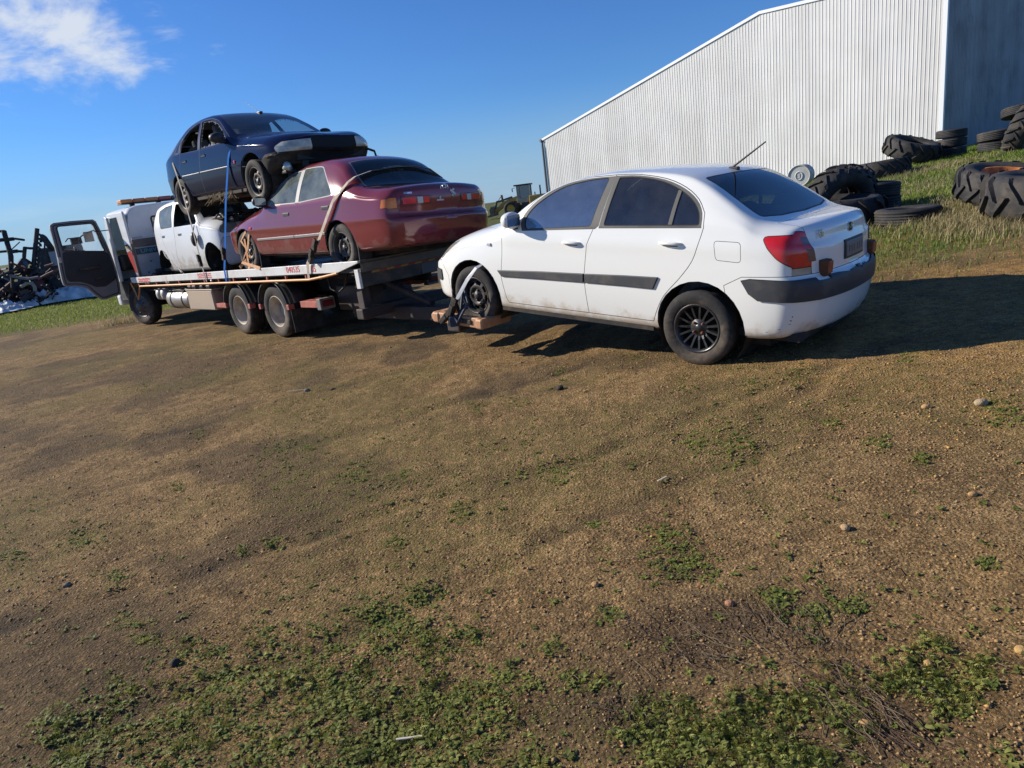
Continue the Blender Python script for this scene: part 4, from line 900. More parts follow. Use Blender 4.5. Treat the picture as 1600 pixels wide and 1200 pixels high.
def build_maroon():
    P = PB('maroon_paint', (.20, .030, .034), .17, .1, coat=.7, dirt=(.20, .12, .085), dirt_amt=.4, dirt_z=(.62, .2), dscale=5)
    chrome = PB('bright_trim', (.20, .205, .21), .6)
    fg = smooth_poly([(.46, .925), (.50, .975), (.42, 1.07), (.26, 1.195), (.03, 1.285), (-.245, 1.318)], 3, False)+[(-.29, .91)]
    rg = [(-.375, .91), (-.335, 1.33)]+smooth_poly([(-.34, 1.335), (-.74, 1.325), (-.87, 1.26), (-1.15, 1.0), (-1.175, .945)], 3, False)
    d = dict(name='sedan', label='dented maroon sedan with clouded windows on the back of the truck tray', cat='car', paint=P,
        mat=mat_from([[-0.71141, -0.70163, 0.04007], [0.70258, -0.71141, 0.01682], [0.01671, 0.04012, 0.99906]], (-2.262, 10.52, .908)),
        body=dict(xr=-2.47, xf=2.28, n=96, crown=2.4,
            bot=curve([(-2.47, .27), (-2.2, .235), (-1.8, .21), (-1, .19), (.9, .19), (1.8, .21), (2.28, .24)]),
            w=curve([(-2.47, .70), (-2.42, .78), (-2.3, .835), (-2, .87), (-1.4, .89), (.9, .89), (1.4, .88), (1.8, .85), (2.05, .77), (2.2, .67), (2.28, .55)]),
            belt=curve([(-2.47, .80), (-2.0, .85), (-1.18, .94), (-.3, .91), (.46, .90), (.8, .86), (1.5, .72), (2.28, .52)]),
            edge=curve([(-2.47, .885), (-2.3, .93), (-2.0, .945), (-1.75, .98), (-1.5, 1.10), (-1.25, 1.30), (-1.05, 1.375), (-.8, 1.40), (-.4, 1.39), (-.2, 1.37), (.03, 1.325), (.26, 1.235), (.5, 1.08), (.66, .955), (.8, .90), (1.1, .85), (1.5, .765), (1.8, .69), (2.1, .60), (2.28, .53)]),
            top=curve([(-2.47, .91), (-2.38, .965), (-2.2, .985), (-1.95, .99), (-1.8, 1.0), (-1.3, 1.37), (-1.1, 1.425), (-.8, 1.44), (-.4, 1.435), (-.1, 1.405), (.1, 1.365), (.5, 1.15), (.93, .945), (1.1, .915), (1.6, .80), (2.0, .69), (2.28, .57)]),
            tum=curve([(-2.47, .9), (-2.0, .75), (-1.7, .52), (.4, .5), (.7, .65), (1.0, .9), (2.28, .9)]), er=curve([(-2.47, .06), (-1.8, .08), (-1.5, .07), (.4, .06), (.9, .09), (2.28, .12)]), crease=[(.60, .035, .008), (.85, .05, .006)],
            rear=dict(prof=curve([(.2, -2.36), (.27, -2.42), (.45, -2.465), (.57, -2.47), (.6, -2.44), (.63, -2.40), (.8, -2.405), (.93, -2.385), (1.0, -2.37)]), plan=.12, L=.4, pow=3),
            front=dict(prof=curve([(.15, 2.2), (.45, 2.28), (.6, 2.2), (.7, 2.1)]), plan=.2, L=.5)),
        doors=dict(front_door=[(.78, .87), (.86, .67), (.90, .47), (.80, .225), (-.20, .22), (-.17, .5), (-.205, .85), (-.31, .9), (-.29, 1.352)]+smooth_poly([(.03, 1.313), (.28, 1.222), (.45, 1.105), (.58, .975)], 3, False),
                   rear_door=[(-.19, .22), (-.16, .5), (-.2, .85), (-.31, .9), (-.29, 1.357), (-.76, 1.36), (-.93, 1.30), (-1.24, 1.02), (-1.265, .83), (-1.2, .66), (-.98, .53), (-.90, .3), (-.9, .22)]),
        frames=dict(pillar=([(-.30, .905), (-.255, 1.332), (-.33, 1.335), (-.37, .905)], None)), frame_mat=chrome,
        glass=dict(fgl=(fg, 'front_door', M['dusty']), rgl=(rg, 'rear_door', M['dusty'])), seal=.012, seal_mat=chrome,
        flap=(1, [(-1.475, .865), (-1.63, .86), (-1.60, .705), (-1.43, .73)]),
        screens=[('ws', 'windscreen', [(.92, 0), (.88, .3), (.78, .55), (.66, .70), (.3, .64), (-.02, .56), (.04, .3), (.06, 0)], M['screen'], .014, M['black']),
                 ('rs', 'rear_window', [(-1.30, 0), (-1.29, .3), (-1.26, .56), (-1.5, .63), (-1.74, .68), (-1.79, .4), (-1.80, 0)], M['screen'], .016, chrome)],
        extra=[('bonnet', 'bonnet', [('xy', [(.95, 0), (.9, .3), (.8, .6), (.78, .74), (1.5, .74), (2.05, .55), (2.15, 0), (2.05, -.55), (1.5, -.74), (.78, -.74), (.8, -.6), (.9, -.3)], TP)], P, .006, ('body',), {}),
               ('boot', 'boot_lid', [('xy', [(-1.84, 0), (-1.82, .5), (-1.80, .70), (-3, .69), (-3, -.69), (-1.80, -.70), (-1.82, -.5)], (0, ('t', 'e')))], P, .005, ('body',), {}),
               ('rb', 'rear_bumper', [('xz', [(-1.60, 0), (-1.62, .40), (-1.70, .565), (-2.1, .585), (-3, .60), (-3, 0)], (0, None))], P, .005, ('body', 'boot'), {}),
               ('fb', 'front_bumper', [('xz', [(1.74, 0), (1.72, .45), (1.8, .52), (3, .52), (3, 0)], (0, None))], P, .005, ('body',), {})]
              +[(f'tl{sd}', 'tail_light', [('yz', rnd(yzs(sd, [(.25, .735), (.25, .825), (.665, .835), (.665, .715)]), .012), EN)], M['dred'], .005, ('boot',), dict(parent='boot', ring_own=1, rpush=.003, glass=1, push=.004)) for sd in (1, -1)]
              +[(f'cl{sd}', 'corner_light', [('xz', rnd([(-2.18, .815), (-3, .815), (-3, .71), (-2.16, .715)], .012), S1(sd)), ('yz', yzs(sd, [(.715, .705), (.715, .825), (1.2, .825), (1.2, .705)]), (sd, ('e',)))], M['amber'], .005, ('body', 'body!'), dict(glass=1, push=.004)) for sd in (1, -1)],
        arches=[(-1.25, .29, .345, .345), (1.335, .29, .345, .34)], mould=[('front_door', [(.91, .43), (.3, .435), (-.165, .437)], [(.91, .462), (.3, .47), (-.165, .475)]), ('rear_door', [(-.175, .437), (-.6, .445), (-.95, .452)], [(-.175, .475), (-.6, .482), (-.96, .49)])], mould_mat=PB('grey_moulding', (.22, .19, .19), .5),
        handles=[('front_door', -.11, .05, .765, True), ('rear_door', -1.12, -.95, .795, True)], handle_mat=M['black'], mirror=(.55, .93, M['black'], (1, -1)))
    root, b, ob = build_car(d)
    for sd in (1, -1):   # red stop and pale reversing sections of the lamp strip
        t = ob[f'tl{sd}']
        for y0, y1, mm, nm in ((.28, .36, M['red'], 'lens'), (.37, .45, M['white_l'], 'reversing_lens'), (.465, .64, M['red'], 'lens')): b.patch(gridpts([(sd*y0, .745), (sd*y1, .745)], [(sd*y0, .82), (sd*y1, .82)], 2, 3), .009, mm, nm, t, rear=True)
    x = b.end_x(0, .915, True); mb = MB()
    for r1, r2 in ((.062, .042), (.024, .042), (.05, .018)):
        mb.M = Matrix.Translation((x-.004, 0, .915+(.012 if r1 == .05 else 0))); mb.tube([(0, r1*math.cos(a*math.pi/12), r2*math.sin(a*math.pi/12)) for a in range(24)], .0045, 6, closed=True)
    mb.M = Matrix.Identity(4); mb.build('badge', M['chrome'], ob['boot'])
    mb = MB(); x = b.end_x(.1, .8, True); mb.box((x-.012, .05, .755), (x+.01, .16, .775), .004); mb.build('broken_trim', M['white_l'], ob['boot'])
    mb = MB(); mb.box((x-.014, .095, .7755), (x+.01, .115, .81), .003); mb.build('broken_trim', M['white_l'], ob['boot']); x = b.end_x(-.12, .85, True)
    for dy, dz, sx, sz in ((0, 0, .05, .015), (.01, .032, .015, .014), (-.012, -.034, .015, .016)):
        mb = MB(); mb.M = Matrix.Translation((x-.004, -.12, .85)) @ Matrix.Rotation(.6, 4, 'X'); mb.box((-.01, dy-sx, dz-sz), (.01, dy+sx, dz+sz), .004); mb.M = Matrix.Identity(4); mb.build('broken_trim', M['white_l'], ob['boot'])
    for nm, y0, w_ in (('lettering', .56, .10),):
        b.patch(gridpts([(y0-.05, .865), (y0+.05, .865)], [(y0-.05, .885), (y0+.05, .885)], 2, 4), .006, M['chrome'], nm, ob['boot'], rear=True)
    # crumpled left rear corner: folded metal ridge
    interior(root, -.25, -1.15, .33, .6, -1, M['seat'], .68, .9)
    for sd in (1, -1): b.patch(gridpts([(1.02, .60), (1.10, .605)], [(1.02, .635), (1.09, .64)], 2, 3), .012, M['red'], 'indicator', root, side=sd)
    ty = make_tyre('tyre', .31, .19, .195, PB('muddy_tyre', (.035, .032, .03), .85, dirt=(.17, .13, .09), dirt_amt=.9, dscale=4), flat=.045); rim = make_steel_rim(.195, .18, M['steel'], 10, (.62, .8), nuts=5)
    for x in (1.335, -1.25):
        for sd in (1, -1): add_wheel(root, (x, sd*.775, .275), sd, ty, rim, False)
    for sd in (1, -1):   # mud flaps
        mb = MB(); mb.box((-1.62, sd*.66, .02), (-1.605, sd*.86, .34), .004); mb.M = Matrix.Identity(4); mb.build('mud_flap', M['black'], root)
        mb = MB(); mb.box((.965, sd*.70, .02), (.98, sd*.86, .30), .004); mb.build('mud_flap', M['black'], root)
    return root, b
def build_blue():
    P = PB('dark_blue_paint', (.008, .010, .036), .14, .0, spec=.22, coat=.08, dirt=(.04, .036, .04), dirt_amt=.12, dirt_z=(.55, .15), dscale=4)
    fg = [(.68, .945)]+smooth_poly([(.69, .96), (.45, 1.13), (.22, 1.26), (-.04, 1.338), (-.30, 1.362), (-.42, 1.36)], 3, False)+[(-.27, .938)]
    rg = [(-.36, .942), (-.50, 1.358)]+smooth_poly([(-.56, 1.355), (-.83, 1.30), (-.99, 1.21), (-1.07, 1.10), (-1.05, .965)], 3, False)
    qg = [(-1.13, .985), (-1.135, 1.13), (-1.07, 1.20), (-1.19, 1.13), (-1.27, .99)]
    blue_warp = lambda p: (p[0], p[1], p[2]-.035*max(0, min(1, (p[0]-1.2)/.9))*(1 if p[2] > .6 else 0)*(.5+.5*math.sin(p[1]*6+1)))
    d = dict(name='sedan', label='dark blue sedan with missing front bumper, stacked on top of two other cars', cat='car', paint=P,
        mat=mat_from([[0.70454, 0.70965, -0.00347], [-0.70962, 0.70444, -0.01432], [-0.00772, 0.01255, 0.99989]], (-3.64, 11.945, 1.942)),
        body=dict(xr=-2.25, xf=2.25, n=96, crown=2.4, warp=blue_warp,
            bot=curve([(-2.25, .32), (-2.0, .26), (-1.5, .23), (.9, .23), (1.6, .25), (1.8, .42), (2.25, .46)]),
            w=curve([(-2.25, .64), (-2.19, .73), (-2.05, .79), (-1.8, .835), (-1.3, .87), (.9, .87), (1.4, .86), (1.75, .83), (2.0, .76), (2.15, .68), (2.25, .56)]),
            belt=curve([(-2.25, .84), (-1.9, .90), (-1.1, .96), (-.3, .935), (.68, .935), (.95, .88), (1.4, .82), (2.25, .66)]),
            edge=curve([(-2.25, .90), (-2.1, .96), (-1.8, 1.0), (-1.6, 1.05), (-1.35, 1.18), (-1.15, 1.29), (-1.0, 1.36), (-.8, 1.40), (-.5, 1.425), (-.2, 1.418), (.03, 1.385), (.22, 1.32), (.5, 1.17), (.8, .99), (.95, .935), (1.2, .91), (1.5, .885), (1.8, .86), (2.05, .825), (2.25, .78)]),
            top=curve([(-2.25, .93), (-2.1, 1.0), (-1.8, 1.04), (-1.65, 1.07), (-1.2, 1.36), (-1.0, 1.42), (-.7, 1.45), (-.3, 1.458), (0, 1.43), (.2, 1.38), (.6, 1.20), (1.02, .99), (1.2, .965), (1.6, .92), (1.95, .885), (2.15, .855), (2.25, .82)]),
            tum=curve([(-2.25, .9), (-1.9, .75), (-1.6, .52), (.5, .5), (.8, .65), (1.1, .9), (2.25, .9)]), er=curve([(-2.25, .08), (-1.5, .08), (.5, .06), (.9, .09), (1.4, .13), (2.25, .13)]), crease=[(.60, .02, .007)],
            rear=dict(prof=curve([(.2, -2.15), (.3, -2.21), (.5, -2.25), (.68, -2.24), (.72, -2.19), (.9, -2.17), (1.05, -2.12)]), plan=.22, L=.6),
            front=dict(prof=curve([(.3, 2.05), (.5, 2.12), (.60, 2.2), (.66, 2.25), (.78, 2.235), (.83, 2.20)]), plan=.22, L=.5)),
        doors=dict(front_door=[(.80, .92), (.76, .72), (.70, .54), (.68, .29), (-.44, .29), (-.40, .55), (-.33, .80), (-.28, .93), (-.44, 1.385)]+smooth_poly([(-.05, 1.365), (.22, 1.29), (.47, 1.155), (.74, .985)], 3, False),
                   rear_door=[(-.45, .29), (-.41, .55), (-.34, .80), (-.30, .93), (-.46, 1.385)]+smooth_poly([(-.58, 1.38), (-.85, 1.325), (-1.01, 1.23), (-1.095, 1.11)], 3, False)+[(-1.075, .95), (-1.10, .82), (-1.22, .69), (-1.07, .58), (-.98, .42), (-.96, .29)]),
        frames={}, frame_mat=PBF, glass=dict(fgl=(fg, 'front_door', None), rgl=(rg, 'rear_door', None), qgl=(qg, None, M['glass'])), seal=.01, flap=None,
        screens=[('ws', 'windscreen', [(1.0, 0), (.97, .3), (.88, .55), (.77, .69), (.45, .63), (.04, .545), (.12, .3), (.14, 0)], M['screen'], .014, M['black']), ('rs', 'rear_window', [(-1.2, 0), (-1.18, .52), (-1.62, .62), (-1.66, 0)], M['screen'], .014, M['black'])],
        extra=[('bonnet', 'bonnet', [('xy', [(1.05, 0), (1.0, .3), (.90, .58), (.86, .735), (1.5, .735), (1.9, .68), (2.1, .5), (2.19, .3), (2.22, 0), (2.19, -.3), (2.1, -.5), (1.9, -.68), (1.5, -.735), (.86, -.735), (.90, -.58), (1.0, -.3)], TP)], P, .006, ('body',), dict(label='buckled dark blue bonnet')),
               ('boot', 'boot_lid', [('xy', [(-1.70, 0), (-1.68, .62), (-3, .62), (-3, -.62), (-1.68, -.62)], (0, ('t', 'e')))], P, .005, ('body',), {}),
               ('rb', 'rear_bumper', [('xz', [(-1.70, 0), (-1.70, .55), (-1.80, .685), (-3, .70), (-3, 0)], (0, None))], P, .005, ('body', 'boot'), {}),
               ('fb', 'front_panel', [('xz', [(1.60, 0), (1.60, .55), (1.72, .62), (1.95, .635), (3, .605), (3, 0)], (0, None))], M['under'], .004, ('body',), dict(label='bare dark front panel where the bumper is missing'))]
              +[(f'hl{sd}', 'headlight', [('xz', rnd([(1.94, .625), (1.90, .69), (1.96, .755), (3, .77), (3, .61)], .02), (sd, None))], M['lamp_pale'], .005, ('body', 'body!', 'bonnet', 'bonnet!', 'fb', 'fb!'), dict(glass=1, push=.006, ring_own=1, rpush=.004)) for sd in (1, -1)]
              +[('grille', 'grille_opening', [('yz', [(-.36, .3), (.36, .3), (.36, .80), (-.36, .80)], (0, ('e',)))], M['gap'], .004, ('body', 'body!', 'hl1', 'hl-1', 'hl1!', 'hl-1!', 'fb', 'fb!'), {})]
              +[(f'tl{sd}', 'tail_light', [('xz', [(-1.93, .93), (-3, .93), (-3, .73), (-1.95, .73)], S1(sd)), ('yz', yzs(sd, [(.63, .73), (.63, .93), (1.2, .93), (1.2, .73)]), (sd, ('e',)))], M['dred'], .004, ('body', 'body!'), dict(glass=1)) for sd in (1, -1)],
        arches=[(-1.345, .30, .35, .35), (1.315, .32, .375, .385)], mould=[('front_door', [(.70, .575), (.1, .585), (-.38, .59)], [(.70, .595), (.1, .605), (-.38, .61)]), ('rear_door', [(-.41, .59), (-.8, .595), (-1.08, .60)], [(-.41, .61), (-.8, .615), (-1.10, .62)])], mould_mat=PB('worn_moulding', (.10, .105, .13), .4),
        handles=[('front_door', -.25, -.09, .835, True), ('rear_door', -1.0, -.84, .825, True)], handle_mat=P, mirror=(.60, .955, M['black'], (1, -1)))
    root, b, ob = build_car(d)
    interior(root, -.15, -1.05, .34, .6, -1, M['seat'], .80, .95)
    for sd in (1, -1): b.patch(gridpts([(.845, .60), (.885, .60)], [(.845, .645), (.885, .645)], 2, 3), .016, M['red'], 'indicator', root, side=sd)
    # bare radiator support, crash beam and hanging lamp pieces
    mb = MB(); mb.box((2.02, -.55, .49), (2.10, .55, .58), .012); mb.box((1.88, -.36, .34), (1.98, .36, .70), .012); mb.box((1.85, -.62, .30), (1.95, .62, .37), .012); mb.box((1.70, .38, .36), (2.08, .48, .50), .015); mb.box((1.70, -.48, .36), (2.08, -.38, .50), .015); mb.build('crash_beam', M['iron'], root)
    mb = MB()
    for k in range(12): mb.box((1.985, -.34+k*.06, .40), (1.99, -.335+k*.06, .66))
    mb.build('radiator_core', M['steel'], root)
    mb = MB(); mb.box((1.86, -.72, .34), (2.0, -.55, .38), .01); mb.tube([(1.9, -.64, .66), (1.94, -.65, .5), (1.93, -.63, .38)], .02); mb.tube([(1.92, -.60, .38), (1.95, -.6, .30), (1.9, -.58, .27)], .022); mb.mat = 1
    mb.M = Matrix.Translation((1.98, -.66, .50)) @ Matrix.Rotation(.3, 4, 'Y'); mb.lathe([(.0, .0), (.045, -.02), (.075, -.10), (.05, -.13)], 12, 'z'); mb.M = Matrix.Identity(4); mb.build('hanging_fog_lamp', [M['iron'], M['refl']], root)
    mb = MB(); mb.tube([(2.0, .62, .62), (2.12, .74, .54), (2.10, .78, .44), (2.0, .74, .40)], .018); mb.box((2.02, .70, .42), (2.14, .80, .47), .01); mb.build('bent_bracket', M['iron'], root)
    ty = make_tyre('tyre', .305, .19, .195, M['rubber']); rim = make_steel_rim(.195, .18, M['steel'], 8, (.60, .82))
    for x, z in ((1.315, .30), (-1.345, .285)):
        for sd in (1, -1): add_wheel(root, (x, sd*.765, z), sd, ty, rim, False)
    x = .08; z = b.top_z(x, .12); mb = MB(); mb.box((x-.05, .09, z-.01), (x+.05, .15, z+.02), .01); mb.tube([(x-.01, .12, z+.015), (x-.5, .14, z+.26)], [.005, .0025], 6); mb.build('roof_aerial', M['black'], root)
    # snagged dry grass under the sill
    mb = MB()
    for k in range(90):
        x0 = random.uniform(-.45, .45); p = Vector((x0, -.79+random.uniform(-.03, .05), .24+random.uniform(-.02, .05))); pts = [p]
        dv = Vector((random.uniform(-.5, .3), random.uniform(-.3, .1), -.5))
        for j in range(5): dv += Vector((random.uniform(-.4, .4), random.uniform(-.3, .3), random.uniform(-.2, .25))); p = p+dv*.045; pts.append(p)
        mb.tube(pts, .0035, 3, cap=False)
    o = mb.build('snagged_straw', PB('dry_straw', (.27, .21, .12), .9, var=.3, vscale=30), root); o['kind'] = 'stuff'
    # shards left in the front window frame
    for sd in (-1, 1):
        mb = MB(); e = [(.66, .96), (.45, 1.12), (.22, 1.25), (-.04, 1.33), (-.38, 1.355), (-.33, 1.12), (-.28, .95), (.1, .945), (.5, .945)]
        for i in range(len(e)):
            for t in (0, .25, .5, .75):
                a = Vector(e[i]).lerp(Vector(e[(i+1) % len(e)]), t); q = Vector(e[i]).lerp(Vector(e[(i+1) % len(e)]), t+.25); cpt = Vector((0, 1.12)); tip = (a+q)/2+(cpt-(a+q)/2).normalized()*random.uniform(.01, .045)
                def L(p): return (p.x, sd*(.835-max(0, p.y-.935)*.5), p.y)
                mb.add([L(a), L(q), L(tip)], [(0, 1, 2)])
        o = mb.build('broken_glass', GLASS('shard_glass', (.7, .75, .75), 1, .5), ob['front_door%d' % sd], fix=False); o['kind'] = 'stuff'
    return root, b
def build_hatch():
    P = PB('dirty_white_paint', (.70, .71, .72), .35, coat=.4, dirt=(.30, .24, .16), dirt_amt=.7, dirt_z=(.85, .2), dscale=5)
    fg = [(.86, 1.0)]+smooth_poly([(.88, 1.02), (.66, 1.22), (.40, 1.37), (.05, 1.42), (-.22, 1.43)], 3, False)+[(-.14, 1.015)]
    rg = [(-.24, 1.03), (-.36, 1.43), (-.7, 1.415), (-1.0, 1.36), (-.92, 1.2), (-.80, 1.035)]
    d = dict(name='hatchback', label='crushed white hatchback without wheels behind the truck cab', cat='car', paint=P,
        mat=mat_from([[0.70832, 0.70571, -0.0159], [-0.70574, 0.70845, 0.0049], [0.01473, 0.00775, 0.99986]], (-5.32, 13.982, .771)),
        body=dict(xr=-1.62, xf=2.0, n=84, crown=2.4,
            bot=curve([(-1.62, .28), (-1.3, .20), (-.8, .165), (1.0, .165), (2.0, .24)]),
            w=curve([(-1.62, .64), (-1.55, .71), (-1.35, .78), (-1.0, .83), (-.5, .845), (.9, .85), (1.35, .85), (1.65, .80), (1.85, .70), (2.0, .52)]),
            belt=curve([(-1.62, 1.06), (-.8, 1.05), (-.2, 1.02), (.9, .99), (1.3, .93), (2.0, .70)]),
            edge=curve([(-1.62, 1.30), (-1.5, 1.38), (-1.2, 1.44), (-.8, 1.485), (-.4, 1.50), (.0, 1.49), (.3, 1.45), (.6, 1.31), (.9, 1.10), (1.05, 1.02), (1.3, .99), (1.6, .93), (1.8, .86), (2.0, .76)]),
            top=curve([(-1.62, 1.33), (-1.5, 1.42), (-1.2, 1.49), (-.8, 1.525), (-.4, 1.535), (0, 1.525), (.3, 1.49), (.7, 1.30), (1.1, 1.09), (1.4, 1.04), (1.7, .95), (2.0, .80)]),
            tum=curve([(-1.62, .42), (.6, .42), (1.0, .7), (2.0, .9)]), er=curve([(-1.62, .08), (.6, .06), (1.1, .11), (2.0, .13)]),
            rear=dict(prof=curve([(.25, -1.58), (.5, -1.62), (.7, -1.61), (.9, -1.57), (1.1, -1.5), (1.4, -1.36)]), plan=.15, L=.4), front=dict(prof=curve([(.15, 1.94), (.45, 2.0), (.7, 1.93), (.9, 1.8)]), plan=.28, L=.5)),
        doors=dict(front_door=[(.99, .99), (1.0, .8), (.92, .4), (.90, .215), (-.30, .215), (-.27, .5), (-.17, .8), (-.15, 1.03), (-.255, 1.452)]+smooth_poly([(.05, 1.444), (.42, 1.392), (.68, 1.245), (.92, 1.04)], 3, False),
                   rear_door=[(-.31, .215), (-.28, .5), (-.18, .8), (-.16, 1.03), (-.265, 1.455), (-.7, 1.44), (-1.05, 1.39), (-.97, 1.2), (-.88, 1.04), (-.86, .85), (-.70, .6), (-.62, .4), (-.58, .215)]),
        frames=dict(pillar=([(-.14, 1.02), (-.22, 1.44), (-.12, 1.44), (-.05, 1.02)], None)), frame_mat=M['black'], glass=dict(fgl=(fg, 'front_door', None), rgl=(rg, 'rear_door', M['dusty'])), seal=.012, flap=None,
        screens=[('ws', 'windscreen', [(1.12, 0), (1.05, .4), (.95, .68), (.40, .56), (.42, .3), (.43, 0)], None, 0, None), ('eng', 'engine_bay', [(1.16, 0), (1.14, .4), (1.08, .62), (1.6, .60), (1.78, .45), (1.84, .2), (1.85, 0)], M['iron'], .0, M['gap'])],
        extra=[('fb', 'front_bumper', [('xz', [(1.60, 0), (1.58, .5), (1.68, .7), (3, .72), (3, 0)], (0, None))], PB('bare_bumper', (.5, .51, .54), .45, dirt=DUST, dirt_amt=.5), .006, ('body',), {})]
              +[(f'hl{sd}', 'headlight', [('xz', rnd([(1.58, .92), (1.63, .95), (3, .92), (3, .76), (1.66, .78)], .03), (sd, None))], M['lamp_dull'], .005, ('body', 'body!', 'fb', 'fb!', 'eng'), dict(glass=1, push=.004, ring_own=1, rpush=.003)) for sd in (1, -1)]
              +[('nose', 'nose_panel', [('yz', [(-.46, .70), (.46, .70), (.46, 1.2), (-.46, 1.2)], (0, ('e',)))], P, .004, ('hl1', 'hl-1', 'hl1!', 'hl-1!', 'body', 'body!'), {})],        arches=[(-1.06, .27, .35, .36), (1.30, .27, .34, .385)], handles=[('front_door', .02, .17, .865, True), ('rear_door', -.80, -.66, .875, True)], handle_mat=M['chrome'])
    root, b, ob = build_car(d)
    interior(root, -.1, -.95, .3, .58, -1, M['seat'], .85, .98)
    mb = MB()
    for k in range(26): p = Vector((random.uniform(1.15, 1.75), random.uniform(-.5, .5), random.uniform(.85, 1.06))); s_ = random.uniform(.05, .15); mb.box(tuple(p-V3(s_, s_*.7, s_*.6)), tuple(p+V3(s_, s_*.7, s_*.6)), .015)
    for k in range(14): p = Vector((random.uniform(1.1, 1.7), random.uniform(-.6, .6), 1.05)); mb.tube([p, p+V3(.1, random.uniform(-.2, .2), .07), p+V3(.25, random.uniform(-.3, .3), .0)], .016, 6)
    o = mb.build('exposed_engine', M['iron'], root); o['kind'] = 'stuff'
    # mirror knocked round and hanging off the door, hub without a wheel, torn arch liner
    y = b.side_y(.86, .72, -1); mb = MB(); bm = bmesh.new(); bmesh.ops.create_icosphere(bm, subdivisions=2, radius=1)
    for v in bm.verts: v.co = Vector((v.co.x*.075, v.co.y*.05, v.co.z*.13))
    mb.M = Matrix.Translation((.84, y-.06, .74)) @ Matrix.Rotation(.15, 4, 'Y'); mb.bm(bm, True); mb.M = Matrix.Identity(4); mb.tube([(.86, y, .98), (.85, y-.04, .88), (.84, y-.05, .8)], .009, 6); mb.build('hanging_mirror', M['black'], ob['front_door-1'])
    for sd in (-1, 1):
        mb = MB(); mb.M = Matrix.Translation((1.30, sd*.62, .22)); mb.lathe([(0, -.03), (.135, -.03), (.135, .0), (.07, .0), (.06, .05), (.03, .055), (0, .055)] if sd > 0 else [(0, .03), (.135, .03), (.135, 0), (.07, 0), (.06, -.05), (.03, -.055), (0, -.055)], 20); mb.tube([(-.1, 0, .12), (-.04, sd*-.03, .05), (0, 0, 0)], .03); mb.M = Matrix.Identity(4); mb.build('brake_disc', M['rust'], root)
        mb = MB(); mb.M = Matrix.Translation((-1.06, sd*.6, .2)); mb.lathe([(0, -.04), (.11, -.04), (.115, .03), (.05, .05), (0, .05)], 16); mb.M = Matrix.Identity(4); mb.build('brake_drum', M['rust'], root)
    mb = MB()
    for k in range(5):
        p = Vector((-1.05+k*.05, -.80, .60-k*.02)); pts = [p]
        for j in range(7): p = p+V3(.085, random.uniform(-.03, .03), -.058+random.uniform(-.03, .03)); pts.append(p)
        mb.tube(pts, .016, 5)
    mb.build('torn_arch_liner', M['trim'], root)
    return root, b
build_maroon(); build_blue(); build_hatch()
# ------------------------------------------------------------------ tow truck
TRUCK_M = mat_from([[-0.70963, -0.70455, -0.00549], [0.70454, -0.70966, 0.00415], [-0.00682, -0.00093, 0.99998]], (-2.643, 11.218, -.084))
def text_mesh(txt, size, mat, name, parent, m, extrude=.0015, sx=1.0, bold=.0):
    cu = bpy.data.curves.new(name, 'FONT'); cu.body = txt; cu.size = size; cu.extrude = extrude; cu.align_x = 'CENTER'; cu.align_y = 'CENTER'; cu.offset = bold; cu.resolution_u = 3
    o = bpy.data.objects.new(name, cu); link(o); dg = bpy.context.evaluated_depsgraph_get(); dg.update(); me = bpy.data.meshes.new_from_object(o.evaluated_get(dg)); me.materials.clear(); me.materials.append(mat)
    me.transform(m @ Matrix.Scale(sx, 4, (1, 0, 0))); bpy.data.objects.remove(o); oo = bpy.data.objects.new(name, me); link(oo, parent); return oo
def frame_m(o, ex, ey, ez): return Matrix(((ex[0], ey[0], ez[0], o[0]), (ex[1], ey[1], ez[1], o[1]), (ex[2], ey[2], ez[2], o[2]), (0, 0, 0, 1)))
def bev(o, w=.008, seg=2):
    md = o.modifiers.new('soft', 'BEVEL'); md.width = w; md.segments = seg; md.limit_method = 'ANGLE'; return o
